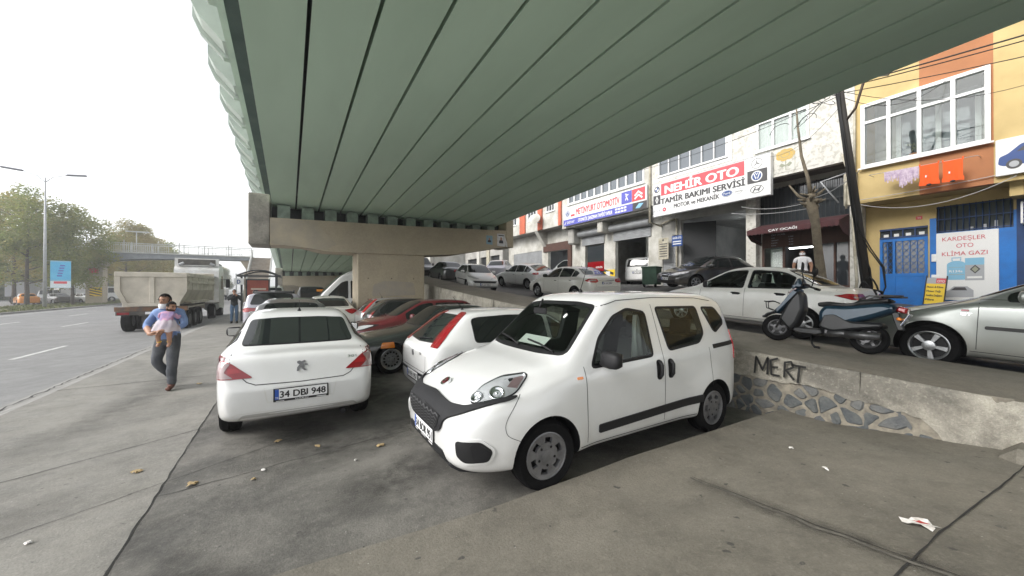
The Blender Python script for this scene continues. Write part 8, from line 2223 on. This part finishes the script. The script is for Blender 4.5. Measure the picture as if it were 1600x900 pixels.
def head_parts(root, c, f, hair='short', mask=None, scale=1.):
    """hair, eyes, brows, nose, mouth and ears on a head centred at c and looking along f"""
    c = Vector(c); f = Vector(f).normalized(); up = Vector((0, 0, 1)); s = f.cross(up).normalized(); up = s.cross(f)
    B = Matrix((s, f, up)).transposed().to_4x4(); M = Matrix.Translation(c) @ B @ Matrix.Scale(scale, 4)
    g = MB(); bm = bmesh.new(); bmesh.ops.create_icosphere(bm, subdivisions=3, radius=1); 
    keep = [fa for fa in bm.faces if not (fa.calc_center_median().y > .30 and fa.calc_center_median().z < .62) and fa.calc_center_median().z > (-.30 if hair == 'short' else -.8)]
    bmesh.ops.delete(bm, geom=[fa for fa in bm.faces if fa not in keep], context='FACES'); bm.verts.index_update()
    g.add([(v.co.x * .086, v.co.y * .104 - .004, v.co.z * .118 + .012) for v in bm.verts], [[v.index for v in fa.verts] for fa in bm.faces], 'hair', True); bm.free(); g.xf(M); g.build('hair', root)
    g = MB()
    for q in (-1, 1): g.blob((q * .034, .084, .006), (.012, .008, .007), 'eye_dark', 1); g.box(q * .034 - .018, q * .034 + .018, .083, .094, .022, .030, 'hair')
    g.xf(M); g.build('eyes', root)
    g = MB(); g.blob((0, .098, -.022), (.014, .018, .024), 'skin', 1)
    for q in (-1, 1): g.blob((q * .082, -.005, -.008), (.012, .022, .03), 'skin', 1)
    g.xf(M); g.build('nose_and_ears', root)
    g = MB(); g.blob((0, .084, -.06), (.024, .010, .007), 'lamp_dark_red', 1); g.xf(M); g.build('mouth', root)
    if mask is not None:
        g = MB(); n = 14; vs = []
        for i in range(5):
            for j in range(n + 1):
                t = lerp(-1.35, 1.35, j / n); z = lerp(.035, -.05, i / 4) + mask; k = 1.06 - .1 * abs(i - 2) / 2
                vs.append((math.sin(t) * .080 * k, math.cos(t) * .100 * k, z))
        g.add(vs, [(i * (n + 1) + j, i * (n + 1) + j + 1, (i + 1) * (n + 1) + j + 1, (i + 1) * (n + 1) + j) for i in range(4) for j in range(n)], 'mask_white', True); g.xf(M); g.build('face_mask', root)
def V(*a): return Vector(a)
# walking man: local frame, he looks along -y; x to the right as we see him
def walker_body():
    J = {'pelvis': (V(0, 0, .92), (.150, .115)), 'waist': (V(0, 0, 1.06), (.150, .115)), 'chest': (V(0, .01, 1.27), (.165, .125)), 'collar': (V(0, .01, 1.39), (.12, .09)), 'neck': (V(-.03, -.01, 1.465), .055), 'jaw': (V(-.035, -.03, 1.53), (.062, .072)), 'crown': (V(-.035, -.02, 1.615), (.078, .092)), 'top': (V(-.035, -.015, 1.665), (.05, .06)),
         'lsh': (V(.175, .02, 1.36), .075), 'lel': (V(.27, -.04, 1.13), .058), 'lwrist': (V(.09, -.36, 1.06), .036), 'rsh': (V(-.175, .02, 1.36), .075), 'rel': (V(-.29, -.05, 1.13), .060), 'rwrist': (V(-.06, -.37, 1.02), .036),
         'lhip': (V(.095, 0, .86), .112), 'lknee': (V(.10, -.09, .48), .082), 'lank': (V(.085, -.06, .12), .070), 'ltoe0': (V(.085, -.07, .05), .05), 'ltoe': (V(.08, -.21, .035), .040),
         'rhip': (V(-.095, 0, .86), .112), 'rknee': (V(-.15, -.06, .49), .085), 'rank': (V(-.035, .20, .20), .070), 'rtoe0': (V(-.03, .20, .10), .045), 'rtoe': (V(-.02, .08, .035), .040)}
    Bn = [('pelvis', 'waist'), ('waist', 'chest'), ('chest', 'collar'), ('collar', 'neck'), ('neck', 'jaw'), ('jaw', 'crown'), ('crown', 'top'), ('collar', 'lsh'), ('lsh', 'lel'), ('lel', 'lwrist'), ('collar', 'rsh'), ('rsh', 'rel'), ('rel', 'rwrist'),
          ('pelvis', 'lhip'), ('lhip', 'lknee'), ('lknee', 'lank'), ('lank', 'ltoe0'), ('ltoe0', 'ltoe'), ('pelvis', 'rhip'), ('rhip', 'rknee'), ('rknee', 'rank'), ('rank', 'rtoe0'), ('rtoe0', 'rtoe')]
    hand_chain(J, Bn, 'l', J['lwrist'][0], (-1, -.15, .0), (0, -.4, 1), .5); hand_chain(J, Bn, 'r', J['rwrist'][0], (1, -.10, .05), (0, -.4, 1), .5)
    return J, Bn
def walker_reg(a, b, t, c):
    if b in ('neck', 'jaw', 'crown', 'top'): return 'skin'
    if 'palm' in (a + b) or b[1:2] in 'ft' and b[0] in 'lr' and len(b) <= 4 and b not in ('ltoe', 'rtoe') or (b.endswith('wrist') and t > .30): return 'skin'
    if 'toe' in b and 'toe' in (a + b): return 'shoe_brown' if c.z < .12 or 'toe' in a else 'jeans_dark'
    if b in ('lhip', 'rhip', 'lknee', 'rknee', 'lank', 'rank') or c.z < .90: return 'jeans_dark'
    return 'shirt_blue'
J, Bn = walker_body()
r = figure('person', (-1.82, 8.66, 0), -.25, J, Bn, walker_reg, 'man in blue shirt and dark jeans walking on the pavement, carrying a child')
r.scale = (.985,) * 3
head_parts(r, (-.035, -.022, 1.575), (-.12, -1, -.05), mask=-.085)
# child held against his chest: we see its back
J = {'pelvis': (V(0, 0, 0), (.095, .085)), 'belly': (V(.0, .02, .10), (.095, .08)), 'chest': (V(.01, .05, .21), (.095, .075)), 'neck': (V(.03, .08, .30), .04), 'jaw': (V(.04, .09, .345), .062), 'crown': (V(.05, .09, .41), .078), 'top': (V(.05, .09, .45), .05),
     'lsh': (V(.10, .05, .26), .045), 'lel': (V(.15, .10, .18), .036), 'lwrist': (V(.13, .20, .22), .024), 'rsh': (V(-.09, .05, .26), .045), 'rel': (V(-.14, .11, .19), .036), 'rwrist': (V(-.11, .21, .24), .024),
     'lhip': (V(.06, -.01, -.04), .06), 'lknee': (V(.085, -.05, -.13), .043), 'lank': (V(.07, -.015, -.29), .030), 'ltoe': (V(.07, -.075, -.34), .025), 'rhip': (V(-.06, -.01, -.04), .06), 'rknee': (V(-.09, -.05, -.13), .043), 'rank': (V(-.085, -.015, -.28), .030), 'rtoe': (V(-.09, -.075, -.33), .025)}
Bn = [('pelvis', 'belly'), ('belly', 'chest'), ('chest', 'neck'), ('neck', 'jaw'), ('jaw', 'crown'), ('crown', 'top'), ('chest', 'lsh'), ('lsh', 'lel'), ('lel', 'lwrist'), ('chest', 'rsh'), ('rsh', 'rel'), ('rel', 'rwrist'), ('pelvis', 'lhip'), ('lhip', 'lknee'), ('lknee', 'lank'), ('lank', 'ltoe'), ('pelvis', 'rhip'), ('rhip', 'rknee'), ('rknee', 'rank'), ('rank', 'rtoe')]
def kid_reg(a, b, t, c):
    if b in ('jaw', 'crown', 'top', 'lhip', 'rhip', 'lknee', 'rknee', 'lank', 'rank', 'ltoe', 'rtoe'): return 'skin'
    return 'pink_top'
k = figure('person', Vector((-1.82, 8.66, 0)) + Matrix.Rotation(-.25, 3, 'Z') @ V(.085, -.25, 1.09), -.25, J, Bn, kid_reg, 'small child in pink top and white tulle skirt held by the walking man')
k.scale = (.92,) * 3
head_parts(k, (.05, .09, .385), (.75, -.45, -.1), hair='long', scale=.86)
g = MB(); n = 40; vs = []
for i in range(7):
    for j in range(n):
        a = 2 * PI * j / n; t = i / 6; q = lerp(.10, .195, t ** .7) * (1 + .07 * math.sin(a * 9 + i)); vs.append((q * math.cos(a) * 1.1, .02 + q * math.sin(a) * .72, lerp(.15, -.06, t) + .012 * math.sin(a * 7)))
g.add(vs, [(i * n + j, i * n + (j + 1) % n, (i + 1) * n + (j + 1) % n, (i + 1) * n + j) for i in range(6) for j in range(n)], 'tulle', True); g.build('tulle_skirt', k)
for s in (-1, 1):
    g = MB(); c = V(.07 * s if s > 0 else -.085, -.018, -.245); g.lathe([(.034, -.01), (.036, 0), (.034, .01)], c=c, n=12, m='sign_yellow'); g.build('ankle_band', k)
# man at the bus stop, hands at his mouth
J = {'pelvis': (V(0, 0, .92), (.145, .11)), 'waist': (V(0, 0, 1.07), (.15, .12)), 'chest': (V(0, .0, 1.30), (.175, .13)), 'collar': (V(0, .0, 1.44), (.12, .09)), 'neck': (V(0, -.01, 1.51), .055), 'jaw': (V(0, -.03, 1.58), (.062, .072)), 'crown': (V(0, -.02, 1.665), (.078, .092)), 'top': (V(0, -.015, 1.715), (.05, .06)),
     'lsh': (V(.19, 0, 1.41), .08), 'lel': (V(.26, -.12, 1.18), .062), 'lwrist': (V(.08, -.24, 1.40), .036), 'rsh': (V(-.19, 0, 1.41), .08), 'rel': (V(-.27, -.14, 1.20), .062), 'rwrist': (V(-.06, -.24, 1.46), .036),
     'lhip': (V(.09, 0, .87), .105), 'lknee': (V(.10, -.02, .49), .075), 'lank': (V(.11, .02, .10), .055), 'ltoe': (V(.12, -.12, .04), .04), 'rhip': (V(-.09, 0, .87), .105), 'rknee': (V(-.10, -.02, .49), .075), 'rank': (V(-.11, .02, .10), .055), 'rtoe': (V(-.13, -.12, .04), .04)}
Bn = [('pelvis', 'waist'), ('waist', 'chest'), ('chest', 'collar'), ('collar', 'neck'), ('neck', 'jaw'), ('jaw', 'crown'), ('crown', 'top'), ('collar', 'lsh'), ('lsh', 'lel'), ('lel', 'lwrist'), ('collar', 'rsh'), ('rsh', 'rel'), ('rel', 'rwrist'), ('pelvis', 'lhip'), ('lhip', 'lknee'), ('lknee', 'lank'), ('lank', 'ltoe'), ('pelvis', 'rhip'), ('rhip', 'rknee'), ('rknee', 'rank'), ('rank', 'rtoe')]
J2, B2 = dict(J), list(Bn)
hand_chain(J, Bn, 'l', J['lwrist'][0], (-.5, -.1, 1), (0, -1, .2), .7); hand_chain(J, Bn, 'r', J['rwrist'][0], (.5, .2, 1), (0, -1, .2), .7)
def std_reg(top, legs, sleeve):
    def f(a, b, t, c):
        if b in ('neck', 'jaw', 'crown', 'top'): return 'skin'
        if 'palm' in (a + b) or (b[0] in 'lr' and b[1:2] in 'ft' and b not in ('ltoe', 'rtoe')): return 'skin'
        if b.endswith('wrist') and sleeve < 1.5: return 'skin'
        if b.endswith('el') and t > sleeve: return 'skin'
        if b in ('ltoe', 'rtoe'): return 'black'
        if b in ('lhip', 'rhip', 'lknee', 'rknee', 'lank', 'rank') or c.z < .88: return legs
        return top
    return f
r = figure('person', (-2.42, 23.6, 0), .25, J, Bn, std_reg('jacket_dark', 'jeans_blue', 2), 'man in dark jacket and jeans, hands raised to his face, by the bus shelter')
head_parts(r, (0, -.022, 1.625), (-.1, -1, -.1))
# man in a white T-shirt outside the tea room
J, Bn = J2, B2
J['lel'] = (V(.25, .02, 1.16), .052); J['lwrist'] = (V(.24, -.05, .93), .034); J['rel'] = (V(-.25, .02, 1.16), .052); J['rwrist'] = (V(-.24, -.05, .93), .034)
hand_chain(J, Bn, 'l', J['lwrist'][0], (0, -.15, -1), (-1, 0, 0), .5); hand_chain(J, Bn, 'r', J['rwrist'][0], (0, -.15, -1), (1, 0, 0), .5)
px, py = 15.7, 5.88
r = figure('person', (px, py, z_street(px, py)), -math.radians(70), J, Bn, std_reg('tee_white', 'jeans_dark', .45), 'man in white T-shirt and face mask standing outside the tea room door')
head_parts(r, (0, -.022, 1.625), (0, -1, 0), mask=-.02)
# ------------------------------------------------------------------ light, sky, camera
hz = bpy.data.materials.new('haze'); hz.use_nodes = True; hz.node_tree.nodes.clear()
_o = hz.node_tree.nodes.new('ShaderNodeOutputMaterial'); _v = hz.node_tree.nodes.new('ShaderNodeVolumePrincipled')
_v.inputs['Color'].default_value = (.95, .96, .97, 1); _v.inputs['Density'].default_value = .0018; _v.inputs['Anisotropy'].default_value = .3
hz.node_tree.links.new(_v.outputs[0], _o.inputs['Volume']); MATS['haze'] = hz
g = MB(); g.box(-905, 905, -905, 905, -2, 24, 'haze'); tag(g.build('haze'), kind='stuff')
w = bpy.data.worlds.new('World'); SC.world = w; w.use_nodes = True
nt = w.node_tree; bg = nt.nodes['Background']
sky = nt.nodes.new('ShaderNodeTexSky'); sky.sky_type = 'NISHITA'; sky.sun_disc = False
SUN_EL, SUN_AZ = math.radians(35), math.radians(-86)          # azimuth clockwise from +Y
sky.sun_elevation = SUN_EL; sky.sun_rotation = SUN_AZ; sky.air_density = 1.; sky.dust_density = 1.5; sky.ozone_density = 1.
hs = nt.nodes.new('ShaderNodeHueSaturation'); hs.inputs['Saturation'].default_value = .12
nt.links.new(sky.outputs[0], hs.inputs['Color']); nt.links.new(hs.outputs[0], bg.inputs['Color'])
bg.inputs['Strength'].default_value = .15
sl = bpy.data.lights.new('sun', 'SUN'); sl.energy = 1.3; sl.angle = math.radians(25); sl.color = (1, .97, .92)
so = bpy.data.objects.new('sun', sl); COL.objects.link(so)
d = Vector((math.sin(SUN_AZ) * math.cos(SUN_EL), math.cos(SUN_AZ) * math.cos(SUN_EL), math.sin(SUN_EL)))
so.rotation_euler = (-d).to_track_quat('-Z', 'Y').to_euler(); so.location = d * 60
cd = bpy.data.cameras.new('camera'); co = bpy.data.objects.new('camera', cd); COL.objects.link(co)
cd.sensor_width = 36; cd.lens = 575 / 1600 * 36; cd.clip_end = 2000; cd.clip_start = .05
co.location = (0, 0, HC); co.rotation_euler = (PI / 2 - math.atan(-2 / 575), 0, -TH)
SC.camera = co
SC.view_settings.view_transform = 'Standard'; SC.view_settings.look = 'None'; SC.view_settings.gamma = 1; SC.view_settings.use_curve_mapping = False
SC.view_settings.exposure = 1.2
